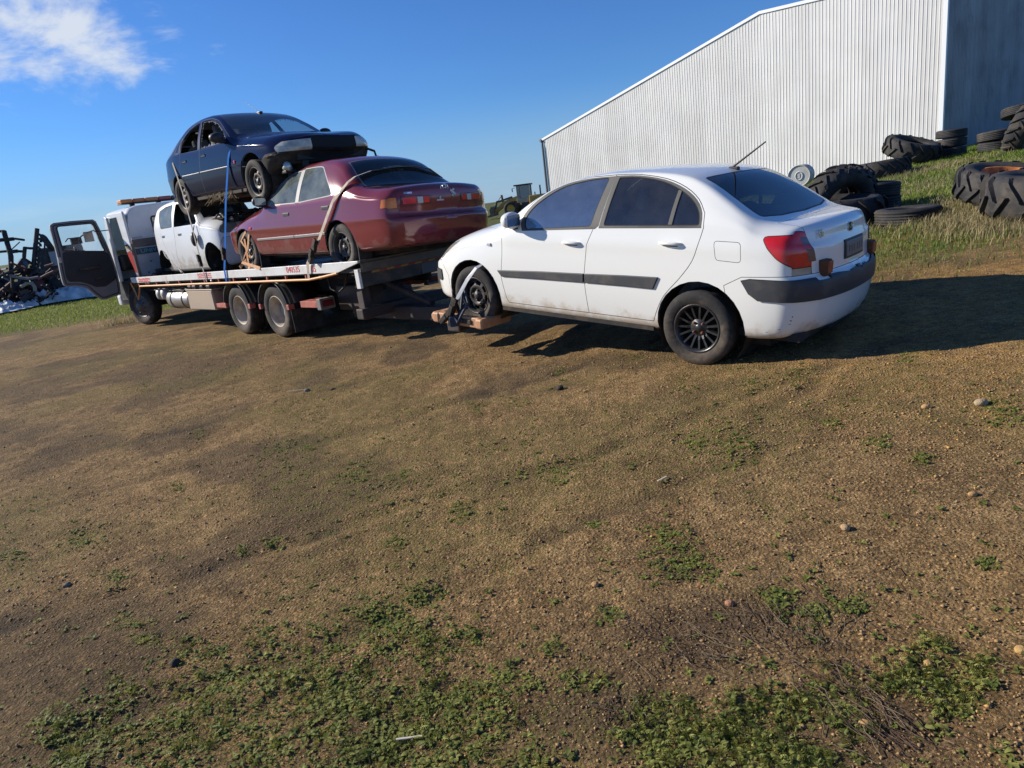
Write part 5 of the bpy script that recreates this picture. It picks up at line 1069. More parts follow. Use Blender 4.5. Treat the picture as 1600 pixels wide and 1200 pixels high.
def build_truck():
    root = empty('tow_truck', TRUCK_M); tag(root, 'white tilt tray tow truck carrying three cars with its cab door open', 'tow truck')
    white = PB('truck_white', (.74, .74, .71), .4, coat=.3, dirt=(.30, .22, .14), dirt_amt=.5, dscale=4); cabw = PB('cab_white', (.70, .71, .72), .35, coat=.4, dirt=(.28, .24, .20), dirt_amt=.4, dscale=3)
    tan = PB('dusty_steel_box', (.42, .34, .26), .5, .3, dirt=(.35, .25, .16), dirt_amt=.5, dscale=3); silver = PB('tank_alloy', (.42, .41, .40), .35, .7, dirt=DUST, dirt_amt=.5, dscale=5)
    orange = PB('orange_tube', (.62, .30, .10), .5, dirt=DUST, dirt_amt=.3); pinkred = PB('faded_red', (.42, .11, .08), .6, var=.3, vscale=10, dirt=DUST, dirt_amt=.3); redp = PB('red_print', (.60, .05, .05), .5)
    dark = M['under']; blk = M['black']; greysh = PB('grey_sheet', (.34, .36, .39), .55, var=.12, vscale=5, dirt=(.2, .18, .16), dirt_amt=.3)
    tube_y = PB('yellowed_edge', (.30, .22, .08), .6, dirt=DUST, dirt_amt=.4); cream = PB('rim_cream', (.50, .44, .36), .6, dirt=(.22, .15, .10), dirt_amt=.7, dscale=6)
    rt = lambda x: 1.10-.0094*(x+2.47)        # top of side rail
    # chassis
    mb = MB()
    for s in (1, -1): mb.box((-1.9, s*.38, .60), (7.3, s*.46, .80), .01)
    for x in (-1.7, -.6, .62, 1.9, 3.2, 4.4, 5.4): mb.box((x-.05, -.38, .64), (x+.05, .38, .76))
    mb.tube([(-.1, 0, .42), (1.3, 0, .42), (5.2, 0, .55)], .06)
    for x in (0, 1.23): mb.tube([(x, -.95, .40), (x, .95, .40)], .07); mb.lathe([(0, 0)], 3) if False else None; mb.box((x-.17, -.18, .26), (x+.17, .18, .56), .06)
    for s in (1, -1): mb.box((-.55, s*.52, .5), (1.8, s*.62, .56), .01); mb.box((5.4, s*.40, .42), (6.7, s*.48, .47), .01)
    mb.tube([(6.02, -.9, .40), (6.02, .9, .40)], .06)
    mb.build('chassis', dark, root)
    mb = MB()
    for s in (1, -1): mb.box((-2.3, s*.50, .80), (5.6, s*.60, .93), .01)
    for k in range(14): x = -2.2+k*.58; mb.box((x-.03, -1.1, rt(x)-.19), (x+.03, 1.1, rt(x)-.145))
    mb.build('tray_subframe', dark, root)
    # tray
    deck = MB(); a, b = -2.45, 5.62
    deck.add([(a, -1.13, rt(a)-.145), (a, 1.13, rt(a)-.145), (b, 1.13, rt(b)-.145), (b, -1.13, rt(b)-.145), (a, -1.13, rt(a)-.098), (a, 1.13, rt(a)-.098), (b, 1.13, rt(b)-.098), (b, -1.13, rt(b)-.098)], [(0, 1, 2, 3), (4, 7, 6, 5), (0, 4, 5, 1), (1, 5, 6, 2), (2, 6, 7, 3), (3, 7, 4, 0)])
    deck.build('tray_deck', PB('steel_deck', (.07, .065, .06), .6, .3, dirt=(.16, .11, .08), dirt_amt=.6, dscale=6), root)
    for s in (1, -1):
        poly = [(-2.47, rt(-2.47)), (-2.47, 1.075), (-1.98, .965), (-1.17, .962), (5.72, .915), (5.80, .935), (5.80, rt(5.8)), (3, rt(3)), (0, rt(0))]
        mb = MB(); mb.prism(poly, s*1.13, s*1.17); o = bev(mb.build('side_rail', white, root), .005)
        # stencilled lettering on the rail
        fm = lambda x, z: frame_m((x, s*1.1715, z), (-s, 0, .0094*s), (0, 0, 1), (0, s, 0))
        text_mesh('040535', .125, redp, 'phone_number', o, fm(-.86, 1.03), sx=1.0, bold=0); text_mesh('05', .125, redp, 'phone_number', o, fm(-1.41, 1.025), sx=1.0, bold=0)
        for x0, x1, rows, z0, z1 in ((4.72, 5.36, 2, .925, 1.01), (1.86, 2.42, 3, .955, 1.05)):
            mb = MB()
            for r in range(rows):
                zz0 = z0+(z1-z0)*r/rows+.004; zz1 = z0+(z1-z0)*(r+1)/rows-.004; x = x0
                while x < x1-.02:
                    w_ = random.uniform(.022, .04); mb.box((x, s*1.1705, zz0), (min(x+w_, x1), s*1.1715, zz1 if random.random() > .3 else zz0+(zz1-zz0)*.7)); x += w_+.012
            ol = mb.build('red_stencil', redp, o); ol['kind'] = 'stuff'
        # rub rail tube with stubs
        mb = MB(); mb.tube([(5.92, s*1.15, .915), (5.70, s*1.15, .57), (5.40, s*1.16, .842)], .016, 8); mb.tube([(5.42, s*1.16, .90), (5.40, s*1.16, .845)], .016); mb.tube([(5.40, s*1.16, .842), (2.5, s*1.18, .865), (-1.25, s*1.18, .885), (-1.6, s*1.175, .915), (-1.95, s*1.16, .955)], .018, 8); mb.build('rope_rail', orange, root)
        for k in range(12): x = 5.0-k*.56; mb = MB(); mb.box((x-.013, s*1.14, .855+.005*k*.4), (x+.013, s*1.17, .945), .003); mb.build('rail_stub', pinkred, root)
        for x in (4.9, 3.95, 3.85, 1.95, 1.25, .62, -1.5): mb = MB(); mb.M = Matrix.Translation((x, s*1.13, .905)); mb.lathe([(0, 0), (.025, 0), (.025, s*.03), (0, s*.03)], 8); mb.M = Matrix.Identity(4); mb.build('rail_bolt', silver, root)
        # guards over the tandem wheels
        for cx in (1.23, 0.0):
            mb = MB(); g = arc(cx, .43, .445, 12, 168, 16); n = len(g); y0, y1 = s*.62, s*1.14
            vs = [(x, y0, z) for x, z in g]+[(x, y1, z) for x, z in g]+[(cx+(x-cx)*.975, y0, .43+(z-.43)*.975) for x, z in g]+[(cx+(x-cx)*.975, y1, .43+(z-.43)*.975) for x, z in g]
            mb.add(vs, [(i, i+1, n+i+1, n+i) for i in range(n-1)]+[(2*n+i, 3*n+i, 3*n+i+1, 2*n+i+1) for i in range(n-1)]+[(n+i, n+i+1, 3*n+i+1, 3*n+i) for i in range(n-1)]+[(i, 2*n+i, 2*n+i+1, i+1) for i in range(n-1)], True)
            gd = mb.build('mudguard', blk, root)
            mb = MB(); mb.tube([(x, s*1.145, z) for x, z in arc(cx, .43, .447, 14, 166, 14)], .011, 6); mb.build('guard_edge', silver if False else M['trim'], gd)
            mb = MB(); mb.tube([(x, s*1.10, z) for x, z in arc(cx, .43, .452, 95, 168, 8)], .014, 6); mb.tube([(x, s*1.02, z) for x, z in arc(cx, .43, .452, 95, 168, 8)], .014, 6); o = mb.build('guard_strip', tube_y, gd)
            mb = MB(); mb.box((cx-.47, s*1.05, .44), (cx-.40, s*1.15, .52), .008); mb.build('guard_bracket', pinkred, gd)
            mb = MB(); mb.box((cx+.40, s*1.05, .44), (cx+.46, s*1.15, .52), .008); mb.build('guard_bracket', pinkred, gd)
        mb = MB(); mb.box((1.72, s*.9, .44), (2.06, s*1.12, .51), .006); mb.build('marker_bracket', pinkred, root)
        mb = MB(); mb.box((-.70, s*.8, .47), (-1.15, s*1.08, .56), .006); mb.build('marker_bracket', pinkred, root)
        mb = MB(); mb.box((-1.18, s*.86, .44), (-1.28, s*1.10, .60), .012); mb.mat = 1; mb.box((-1.275, s*.89, .48), (-1.292, s*1.07, .57), .004); mb.build('rear_lamp', [PB('lamp_housing', (.16, .15, .14), .6, dirt=DUST, dirt_amt=.5), M['dred']], root)
        mb = MB(); mb.add([(-.50, s*.62, .10), (-.50, s*1.14, .10), (-.49, s*1.14, .44), (-.49, s*.62, .44), (-.51, s*.62, .10), (-.51, s*1.14, .10), (-.50, s*1.14, .44), (-.50, s*.62, .44)], [(0, 1, 2, 3), (7, 6, 5, 4), (0, 4, 5, 1), (1, 5, 6, 2)]); mb.build('mud_flap', blk, root)
    # rear board with hazard stripes and plates
    mb = MB(); mb.box((-2.37, -1.10, .755), (-2.33, 1.10, .985), .006); rb = mb.build('rear_board', PB('rear_board_paint', (.035, .034, .033), .6, dirt=DUST, dirt_amt=.3), root)
    mb = MB(); mb.box((-2.395, 1.10, .745), (-2.31, 1.14, .99), .006); mb.build('board_edge', white, rb)
    mb = MB(); mb.box((-2.395, -1.14, .745), (-2.31, -1.10, .99), .006); mb.build('board_edge', white, rb)
    yel = PB('hazard_yellow', (.42, .24, .04), .5, dirt=DUST, dirt_amt=.4); hred = PB('hazard_red', (.34, .03, .03), .5, dirt=DUST, dirt_amt=.4)
    for k in range(16):
        y0 = .92-k*.12; mb = MB(); mb.add([(-2.373, y0, .915), (-2.373, y0-.12, .915), (-2.373, y0-.15, .975), (-2.373, y0-.03, .975), (-2.3705, y0, .915), (-2.3705, y0-.12, .915), (-2.3705, y0-.15, .975), (-2.3705, y0-.03, .975)], [(0, 1, 2, 3), (4, 7, 6, 5), (0, 4, 5, 1), (1, 5, 6, 2), (2, 6, 7, 3), (3, 7, 4, 0)]); mb.build('hazard_stripe', yel if k % 2 == 0 else hred, rb)
    mb = MB(); mb.box((-2.38, -.28, .765), (-2.372, .10, .905), .004); mb.build('board_plate', PB('bare_plate', (.11, .11, .115), .5, .3), rb)
    mb = MB(); mb.box((-2.38, .70, .945), (-2.374, 1.06, .98)); mb.build('board_plate', PB('blue_strip', (.03, .045, .10), .5), rb)
    mb = MB(); mb.box((-2.47, -1.12, rt(-2.47)-.15), (-2.44, 1.12, rt(-2.47)-.035), .006); mb.tube([(-2.46, -1.13, rt(-2.47)-.015), (-2.46, 1.13, rt(-2.47)-.015)], .02); mb.build('tray_tail', PB('worn_tail', (.10, .09, .08), .5, .4, dirt=DUST, dirt_amt=.4), root)
    # underlift: boom, stowed legs and crossbar
    mb = MB(); mb.box((-3.9, .33, .22), (-1.2, .55, .40), .02); mb.box((-1.9, .2, .36), (-1.1, .7, .72), .03); mb.box((-2.2, -.65, .32), (-2.05, 1.05, .46), .015); mb.box((-2.15, .85, .30), (-2.02, .97, .80), .01); mb.box((-2.15, -.75, .30), (-2.02, -.63, .80), .01)
    mb.tube([(-1.6, .44, .85), (-2.9, .44, .42)], .05); mb.build('underlift_boom', PB('underlift_paint', (.045, .035, .032), .6, .2, dirt=(.16, .10, .07), dirt_amt=.5), root)
    mb = MB(); mb.box((-4.1, -.30, .24), (-3.9, 1.10, .35), .02); mb.build('underlift_crossbar', PB('crossbar_paint', (.05, .04, .035), .6, .2, dirt=(.16, .10, .07), dirt_amt=.5), root)
    # wheel lift arms, at the sedan's front wheels (sedan frame -> truck frame)
    RIO = RIO_M; K = TRUCK_M.inverted() @ RIO
    armp = PB('worn_orange_arm', (.50, .26, .13), .55, dirt=(.22, .13, .08), dirt_amt=.6, dscale=12, bump=.2)
    for s in (1, -1):
        mb = MB(); mb.M = K
        mb.box((1.60, s*.52, .045), (1.70, s*1.0, .155), .02); mb.box((.965, s*.56, .045), (1.06, s*1.0, .15), .02)
        pts = [(1.02, .05), (1.68, .05), (1.73, .075), (1.735, .12), (1.70, .155), (1.02, .155), (.985, .13), (.985, .075)]
        mb.prism(pts, s*.905, s*.985); mb.M = Matrix.Identity(4); o = bev(mb.build('wheel_lift_arm', armp, root), .012)
        mb = MB(); mb.M = K; mb.box((1.40, s*.99, .04), (1.44, s*1.015, .17), .006); mb.box((1.12, s*.985, .085), (1.28, s*1.0, .13), .005); mb.lathe([(0, 0)], 3) if False else None; mb.M = Matrix.Identity(4); mb.build('arm_pin', M['iron'], o)
    # tanks and side box (left side)
    for s in (1, -1):
        if s > 0:
            mb = MB(); mb.M = Matrix.Translation((3.30, .92, .55)); mb.lathe([(0, 0), (.17, .0), (.185, .03), (.185, 1.02), (.17, 1.06), (0, 1.06)], 24, 'x'); mb.M = Matrix.Identity(4); tk = mb.build('fuel_tank', silver, root)
            for x in (3.55, 4.10): mb = MB(); mb.M = Matrix.Translation((x, .92, .55)); mb.lathe([(.187, 0), (.192, 0), (.192, .05), (.187, .05)], 24, 'x'); mb.M = Matrix.Identity(4); mb.build('tank_strap', blk, tk)
            mb = MB(); mb.box((2.14, .72, .385), (3.24, 1.11, .735), .02); bx = mb.build('side_locker', tan, root)
            mb = MB(); mb.box((2.12, .70, .735), (3.26, 1.12, .76), .008); mb.box((2.16, 1.105, .40), (3.22, 1.118, .725), .004); mb.build('locker_lid', tan, bx)
            for x in (2.3, 2.6, 2.9, 3.1): mb = MB(); mb.box((x-.07, .78, .765), (x+.07, 1.10, .83), .015); mb.build('battery', PB('battery_case', (.18, .17, .16), .6, dirt=DUST, dirt_amt=.6), bx)
            for x in (4.50, 4.74): mb = MB(); mb.M = Matrix.Translation((x, .55, .66)); mb.lathe([(0, 0), (.09, .0), (.115, .03), (.115, .5), (.09, .545), (0, .56)], 20, 'y'); mb.M = Matrix.Identity(4); mb.build('air_tank', PB('air_tank_paint', (.36, .35, .33), .45, dirt=DUST, dirt_amt=.5), root)
        else:
            mb = MB(); mb.box((2.2, -1.10, .40), (4.2, -.72, .80), .03); mb.build('side_locker', tan, root)
    for k, (y, z, r) in enumerate(((.98, .80, .014), (.95, .77, .010), (1.0, .74, .009), (.90, .83, .018))):
        mb = MB(); mb.tube([(5.55, y-.2, .95), (5.3, y, z), (4.4, y+.02, z-.03*math.sin(k)), (3.3, y, z+.02), (2.1, y-.02, z-.03), (1.9, y-.3, z)], r, 6); mb.build('hydraulic_hose', blk, root)
    mb = MB(); mb.tube([(-1.35, .95, .93), (-1.4, .96, .72), (-1.55, .95, .66), (-1.75, .95, .75), (-1.85, .95, .92)], .014, 6); mb.build('hanging_chain', M['iron'], root)
    # wheels
    tmat = PB('truck_tyre', (.03, .028, .027), .85, spec=.3, dirt=(.17, .125, .09), dirt_amt=.95, dscale=4, bump=.2, bscale=50)
    ty = make_tyre('tyre', .40, .235, .235, tmat)
    mb = MB(); mb.lathe([(.243, .10), (.236, .105), (.226, .085), (.205, .02), (.20, -.07), (.196, -.085), (.10, -.10), (.095, -.03), (.085, -.012), (.0, -.008)], 32); mb.lathe([(.243, -.10), (.20, -.09), (.20, -.07)], 32)
    for k in range(8): a = k*math.pi/4; mb.M = Matrix.Translation((.15*math.cos(a), -.09, .15*math.sin(a))); mb.lathe([(.016, 0), (.014, .03), (0, .033)], 6); mb.M = Matrix.Identity(4)
    rim = mb.build('rim', cream, None)
    for v in ():
        pass
    mb = MB(); mb.lathe([(.243, .10), (.236, .105), (.222, .085), (.205, .06), (.19, .07), (.13, .115), (.10, .12), (.09, .16), (.06, .175), (0, .178)], 32)
    for k in range(8): a = k*math.pi/4; mb.M = Matrix.Translation((.135*math.cos(a), .11, .135*math.sin(a))); mb.lathe([(.016, 0), (.014, .03), (0, .033)], 6); mb.M = Matrix.Identity(4)
    frim = mb.build('rim', PB('steer_rim', (.10, .095, .09), .5, .4, dirt=(.2, .14, .1), dirt_amt=.6), None)
    for x in (0, 1.23):
        for s in (1, -1):
            add_wheel(root, (x, s*1.0, .40), s, ty, rim, False); add_wheel(root, (x, s*.74, .40), s, ty, rim, False)
    for s in (1, -1): add_wheel(root, (6.02, s*.95, .40), s, ty, frim, False, steer=math.radians(16))
    # ------------- cab
    xb, xf, hw = 5.86, 7.52, .98
    cab = bpy.data.objects.new('cab', None); link(cab, root)
    prof = [(-hw, .92), (-hw, 1.5), (-hw+.02, 2.1), (-hw+.07, 2.30), (-hw+.17, 2.415), (-hw+.32, 2.455), (0, 2.475), (hw-.32, 2.455), (hw-.17, 2.415), (hw-.07, 2.30), (hw-.02, 2.1), (hw, 1.5), (hw, .92)]
    mb = MB(); n = len(prof)
    ins = lambda p, k: (p[0]*(1-.05*k), p[1]-(.04*k if p[1] > 2.0 else 0))
    vs = []
    rings = [(xb, .7), (xb+.03, .25), (xb+.10, 0), (xf-.55, 0), (xf-.2, .35), (xf-.05, 1.5)]
    # roof skin only from shoulder up (doors and panels close the sides)
    idx = [i for i in range(n) if prof[i][1] >= 2.28]
    for x, k in rings: vs += [(x, *ins(prof[i], k)) for i in idx]
    m = len(idx); mb.add(vs, [(r*m+i, r*m+i+1, (r+1)*m+i+1, (r+1)*m+i) for r in range(len(rings)-1) for i in range(m-1)], True)
    mb.build('roof', cabw, cab, fix=True)
    # rear wall: upper skin with window opening, rounded edge
    bw = MB(); y0, y1, z0, z1 = -.46, .44, 1.84, 2.20
    outer = [ins(prof[i], .7) for i in range(n)]
    up = [(y, z) for y, z in outer]
    # build as frame around the window: quads between window corner fan
    wy = rnd([(y0, z0), (y1, z0), (y1, z1), (y0, z1)], .06, 4)
    bm = bmesh.new(); ov = [bm.verts.new((xb, y, z)) for y, z in up]; iv = [bm.verts.new((xb, y, z)) for y, z in wy]
    oe = [bm.edges.new((ov[i], ov[(i+1) % len(ov)])) for i in range(len(ov))]; ie = [bm.edges.new((iv[i], iv[(i+1) % len(iv)])) for i in range(len(iv))]
    bmesh.ops.triangle_fill(bm, use_beauty=True, use_dissolve=False, edges=oe+ie); bw.bm(bm)
    rw = bw.build('rear_wall', PB('cab_rear_paint', (.60, .61, .62), .5, var=.1, vscale=4, dirt=(.62, .62, .62), dirt_amt=.25, dscale=2), cab)
    mb = MB(); mb.tube([(xb-.004, y, z) for y, z in wy], .018, 8, closed=True); fr = mb.build('rear_window_seal', blk, cab)
    bm = bmesh.new(); bm.faces.new([bm.verts.new((xb+.004, y, z)) for y, z in wy]); mb = MB(); mb.bm(bm); mb.build('rear_window', M['glass'], cab, fix=False)
    # rear corner pillars, right side door skin, sills, front
    for s in (1, -1):
        po = [(xb-.002, .92), (xb-.002, 2.32), (xb+.04, 2.36), (xb+.42, 2.36), (xb+.40, 2.26), (xb+.33, 1.55), (xb+.16, 1.18), (xb+.12, .92)]
        mb = MB(); mb.prism(po, s*(hw-.05), s*hw); pl = bev(mb.build('rear_pillar', cabw, cab), .02, 3)
        if s > 0:
            st = [(xb+.012, 1.10), (xb+.012, 1.50), (xb+.10, 1.56), (xb+.30, 1.535), (xb+.27, 1.44), (xb+.15, 1.2), (xb+.11, 1.10)]
            mb = MB(); mb.prism(st, hw+.001, hw+.004); mb.build('red_graphic', PB('red_graphic', (.55, .06, .05), .4, var=.15), pl)
            mb = MB(); mb.prism([(xb+.012, 1.53), (xb+.012, 1.575), (xb+.16, 1.66), (xb+.32, 1.66), (xb+.32, 1.62), (xb+.15, 1.60)], hw+.001, hw+.004); mb.build('yellow_graphic', PB('yellow_graphic', (.62, .43, .10), .4), pl)
            mb = MB(); mb.prism([(xb+.012, 1.578), (xb+.012, 1.60), (xb+.16, 1.70), (xb+.32, 1.69), (xb+.32, 1.665), (xb+.16, 1.665)], hw+.001, hw+.004); mb.build('black_graphic', M['gap'], pl)
        mb = MB(); mb.prism([(7.02, .92), (6.98, 1.4), (6.90, 2.30), (7.02, 2.34), (7.3, 1.6), (7.42, 1.45), (7.42, .92)], s*(hw-.05), s*hw); bev(mb.build('front_pillar', cabw, cab), .015)
        mb = MB(); mb.box((xb+.40, s*(hw-.06), 2.27), (6.95, s*(hw-.03), 2.36), .01); mb.build('door_header', cabw, cab)
        mb = MB(); mb.prism([(5.95, .92), (5.95, .60), (5.98, .60), (6.10, .88), (6.6, .90), (6.74, .70), (6.86, .52), (7.40, .50), (7.46, .92)], s*(hw-.10), s*(hw-.01)); mb.build('cab_step', blk, cab)
    mb = MB(); mb.prism([(xb+.36, .97), (xb+.38, 1.5), (xb+.44, 1.5), (6.98, 1.5), (7.0, .97)], -hw, -hw+.05); dr = bev(mb.build('passenger_door', cabw, cab), .01)
    mb = MB(); mb.prism([(xb+.42, 1.5), (xb+.46, 2.26), (6.9, 2.26), (6.98, 1.5)], -hw+.02, -hw+.024); mb.build('door_window', GLASS('dark_cab_glass', (.10, .11, .11), .6, .05), dr)
    mb = MB(); mb.prism([(7.42, .55), (7.42, 1.42), (7.46, 1.45), (7.52, 1.42), (7.54, .9), (7.5, .55)], -hw, hw); bev(mb.build('front_panel', cabw, cab), .02)
    mb = MB(); mb.add([(7.44, -.92, 1.45), (7.44, .92, 1.45), (7.05, .86, 2.33), (7.05, -.86, 2.33)], [(0, 1, 2, 3)]); mb.build('windscreen', GLASS('tinted_windscreen', (.10, .11, .12), .7, .06), cab, fix=False)
    mb = MB(); mb.box((5.9, -.92, .90), (7.42, .92, .96)); mb.build('cab_floor', dark, cab)
    for y in (.52, -.1, -.56):
        mb = MB(); mb.box((6.15, y-.24, 1.15), (6.62, y+.24, 1.32), .05); mb.M = Matrix.Translation((6.15, y, 1.28)) @ Matrix.Rotation(math.radians(-8), 4, 'Y'); mb.box((-.08, -.23, 0), (.05, .23, .62), .05); mb.box((-.07, -.12, .64), (.02, .12, .82), .04); mb.M = Matrix.Identity(4); mb.build('seat', M['seat'], cab)
    mb = MB(); mb.box((6.95, -.9, 1.15), (7.40, .9, 1.5), .06); mb.build('dashboard', blk, cab)
    mb = MB(); mb.M = Matrix.Translation((6.78, -.52, 1.52)) @ Matrix.Rotation(math.radians(-35), 4, 'Y'); mb.tube([(.21*math.cos(a*math.pi/12), .21*math.sin(a*math.pi/12), 0) for a in range(24)], .015, 8, closed=True); mb.box((-.2, -.02, -.01), (.2, .02, .01)); mb.tube([(0, 0, 0), (0, 0, -.4)], .03); mb.M = Matrix.Identity(4); mb.build('steering_wheel', blk, cab)
    # headboard behind the cab: rail, name strip and holed sheet
    hb = MB(); hb.box((5.74, -.98, 1.62), (5.79, .97, 1.775), .008); hbo = hb.build('headboard', PB('headboard_rail', (.085, .08, .08), .6, dirt=DUST, dirt_amt=.35), root)
    mb = MB(); mb.box((5.75, -.98, 1.02), (5.78, .955, 1.61), .006); mb.build('headboard_sheet', greysh, hbo)
    pb_ = PB('post_brown', (.13, .10, .09), .6, dirt=DUST, dirt_amt=.4)
    for s in (1, -1): mb = MB(); mb.box((5.735, s*.955, .99), (5.80, s*1.01, 1.70), .01); mb.build('headboard_post', pb_, hbo)
    mb = MB(); mb.box((5.742, -.85, 1.465), (5.749, .945, 1.585)); sg = mb.build('name_strip', PB('name_strip', (.02, .045, .075), .5), hbo)
    text_mesh('UNIVERSAL', .115, PB('name_letter', (.10, .30, .36), .5), 'lettering', sg, frame_m((5.7415, .50, 1.524), (0, -1, 0), (0, 0, 1), (-1, 0, 0)), extrude=.002, sx=1.22, bold=.001)
    for y, z in ((.70, 1.30), (.42, 1.32), (.80, 1.08)): mb = MB(); mb.M = Matrix.Translation((5.749, y, z)); mb.lathe([(.016, 0), (0, -.002)], 10, 'x'); mb.M = Matrix.Identity(4); mb.build('bolt_hole', M['gap'], hbo)
    mb = MB(); mb.box((5.744, .20, 1.13), (5.749, .42, 1.20), .002); mb.build('slot', M['gap'], hbo)
    mb = MB(); mb.box((5.745, .74, 1.795), (5.75, .94, 1.825), .002); mb.box((5.75, .94, 1.775), (5.77, .96, 1.83)); mb.build('headboard_tab', greysh, hbo)
    mb = MB()
    for y in (.86, .80, .72): mb.tube([(5.5, y, 1.0), (5.45, y-.04, 1.06), (5.4, y-.09, 1.0)], .012, 6)
    mb.tube([(5.5, .2, 1.04), (5.5, .75, 1.04)], .035, 10); mb.build('winch_roller', M['iron'], root)
    # beacon bar
    bar = bpy.data.objects.new('beacon_bar', None); link(bar, root)
    mb = MB(); mb.box((6.28, -.80, 2.515), (6.54, .80, 2.535), .008); mb.build('bar_base', blk, bar)
    org = PB('beacon_amber', (.72, .22, .03), .3, coat=.5, var=.25, vscale=9, dirt=(.3, .15, .06), dirt_amt=.4); bl = PB('beacon_dark', (.05, .06, .10), .3, coat=.4)
    for k, (a, b, mm) in enumerate(((.80, .56, org), (.555, .30, PB('beacon_brown', (.55, .16, .03), .35, coat=.4, var=.3)), (.295, .03, org), (.025, -.25, PB('beacon_red', (.42, .05, .03), .3, coat=.5)), (-.255, -.54, bl), (-.545, -.80, bl))): mb = MB(); mb.box((6.285, a, 2.535), (6.535, b, 2.615), .02); mb.build('beacon_lens', mm, bar)
    for y in (.55, -.55, 0): mb = MB(); mb.box((6.36, y-.04, 2.44), (6.46, y+.04, 2.52), .008); mb.build('bar_foot', blk, bar)
    mb = MB(); mb.tube([(6.95, hw, 2.05), (6.95, hw+.28, 2.05)], .01, 6); mb.build('grab_bracket', blk, cab)
    # open driver-side door: in the plane x = 7.1, swinging outwards
    door = bpy.data.objects.new('open_door', None); link(door, root); door.location = (7.08, 1.0, 0); door.rotation_euler = (0, 0, math.radians(0)); door['label'] = 'cab door swung wide open showing its dark inner trim'
    out = smooth_poly([(.04, .66), (.0, 1.0), (.0, 1.37), (.05, 1.85), (.13, 2.26)], 3, False)+rnd([(.16, 2.315), (1.0, 2.33)], .0, 1)[:0]+[(.18, 2.31), (.6, 2.325), (.93, 2.32), (1.0, 2.28)]+smooth_poly([(1.015, 2.2), (1.03, 1.7), (1.075, 1.2), (1.06, 1.03), (.98, 1.0)], 3, False)+smooth_poly([(.85, .98), (.68, .92), (.57, .76), (.46, .63), (.38, .60)], 3, False)
    win = rnd([(.125, 1.62), (.905, 1.735), (.90, 2.24), (.21, 2.23)], .06, 4)
    bm = bmesh.new(); tot = []
    for poly in (out, win):
        vs_ = [bm.verts.new((0, y, z)) for y, z in poly]; tot += [bm.edges.new((vs_[i], vs_[(i+1) % len(vs_)])) for i in range(len(vs_))]
    bmesh.ops.triangle_fill(bm, use_beauty=True, edges=tot)
    ext = bmesh.ops.extrude_face_region(bm, geom=bm.faces[:]); bmesh.ops.translate(bm, verts=[v for v in ext['geom'] if isinstance(v, bmesh.types.BMVert)], vec=(.075, 0, 0))
    mb = MB(); mb.bm(bm); bev(mb.build('door_shell', PB('door_edge_grey', (.20, .20, .205), .5, dirt=(.3, .26, .22), dirt_amt=.4, dscale=4), door), .012, 2)
    mb = MB(); mb.prism(offset_poly(out, -.035), -.012, -.002, 'x'); ins2 = offset_poly(win, .03)
    bm = bmesh.new(); tot = []
    for poly in (offset_poly(out, -.045), ins2):
        vs_ = [bm.verts.new((0, y, z)) for y, z in poly]; tot += [bm.edges.new((vs_[i], vs_[(i+1) % len(vs_)])) for i in range(len(vs_))]
    bmesh.ops.triangle_fill(bm, use_beauty=True, edges=tot); ext = bmesh.ops.extrude_face_region(bm, geom=bm.faces[:]); bmesh.ops.translate(bm, verts=[v for v in ext['geom'] if isinstance(v, bmesh.types.BMVert)], vec=(-.012, 0, 0))
    mb = MB(); mb.bm(bm); bev(mb.build('door_lining', PB('door_lining', (.21, .20, .20), .6, dirt=(.2, .17, .15), dirt_amt=.3), door), .004, 1)
    mb = MB(); mb.tube([(-.014, y, z) for y, z in offset_poly(out, -.05)], .009, 6, closed=True); mb.build('door_seal', blk, door)
    trimp = [(.06, 1.0), (.04, 1.4), (.09, 1.60), (.93, 1.715), (1.0, 1.2), (.97, 1.10), (.75, 1.06), (.60, .98), (.50, .90), (.3, .88)]
    mb = MB(); mb.prism(rnd(trimp, .05), -.03, -.012, 'x'); bev(mb.build('door_card', PB('door_card', (.018, .019, .025), .6, dirt=(.1, .09, .08), dirt_amt=.2), door), .01)
    mb = MB(); mb.box((-.075, .30, 1.28), (-.03, .72, 1.34), .015); mb.box((-.05, .22, 1.05), (-.03, .48, 1.09), .008); mb.build('armrest', blk, door)
    bm = bmesh.new(); bm.faces.new([bm.verts.new((.03, y, z)) for y, z in offset_poly(win, .01)]); mb = MB(); mb.bm(bm); mb.build('door_window', GLASS('door_glass', (.93, .95, .97), .8, .05), door, fix=False)
    mb = MB(); mb.tube([(-.02, y, z) for y, z in win], .012, 6, closed=True); mb.build('window_seal', blk, door)
    mb = MB(); mb.box((-.03, .985, 1.50), (.02, 1.04, 1.62), .008); mb.build('door_latch', silver, door)
    # mirror on arms outside the door glass
    mb = MB(); mb.tube([(.08, .12, 2.1), (.32, .30, 2.06), (.36, .42, 1.98)], .014); mb.tube([(.08, .05, 1.5), (.34, .35, 1.55), (.36, .42, 1.7)], .014); mb.tube([(.36, .42, 1.98), (.36, .50, 1.98), (.37, .66, 1.98), (.37, .72, 1.92)], .012); mb.box((.33, .40, 1.84), (.42, .62, 1.99), .03); mb.box((.33, .52, 1.68), (.40, .60, 1.80), .02); mb.build('door_mirror', blk, door)
    mb = MB(); mb.box((.30, .17, 1.86), (.34, .36, 2.08), .015); mb.build('door_mirror_head', PB('mirror_back', (.30, .26, .22), .5), door)
    # front bumper & lower skirt
    mb = MB(); mb.box((7.36, -1.0, .38), (7.58, 1.0, .62), .05); mb.build('front_bumper', cabw, root)
    return root
build_truck()
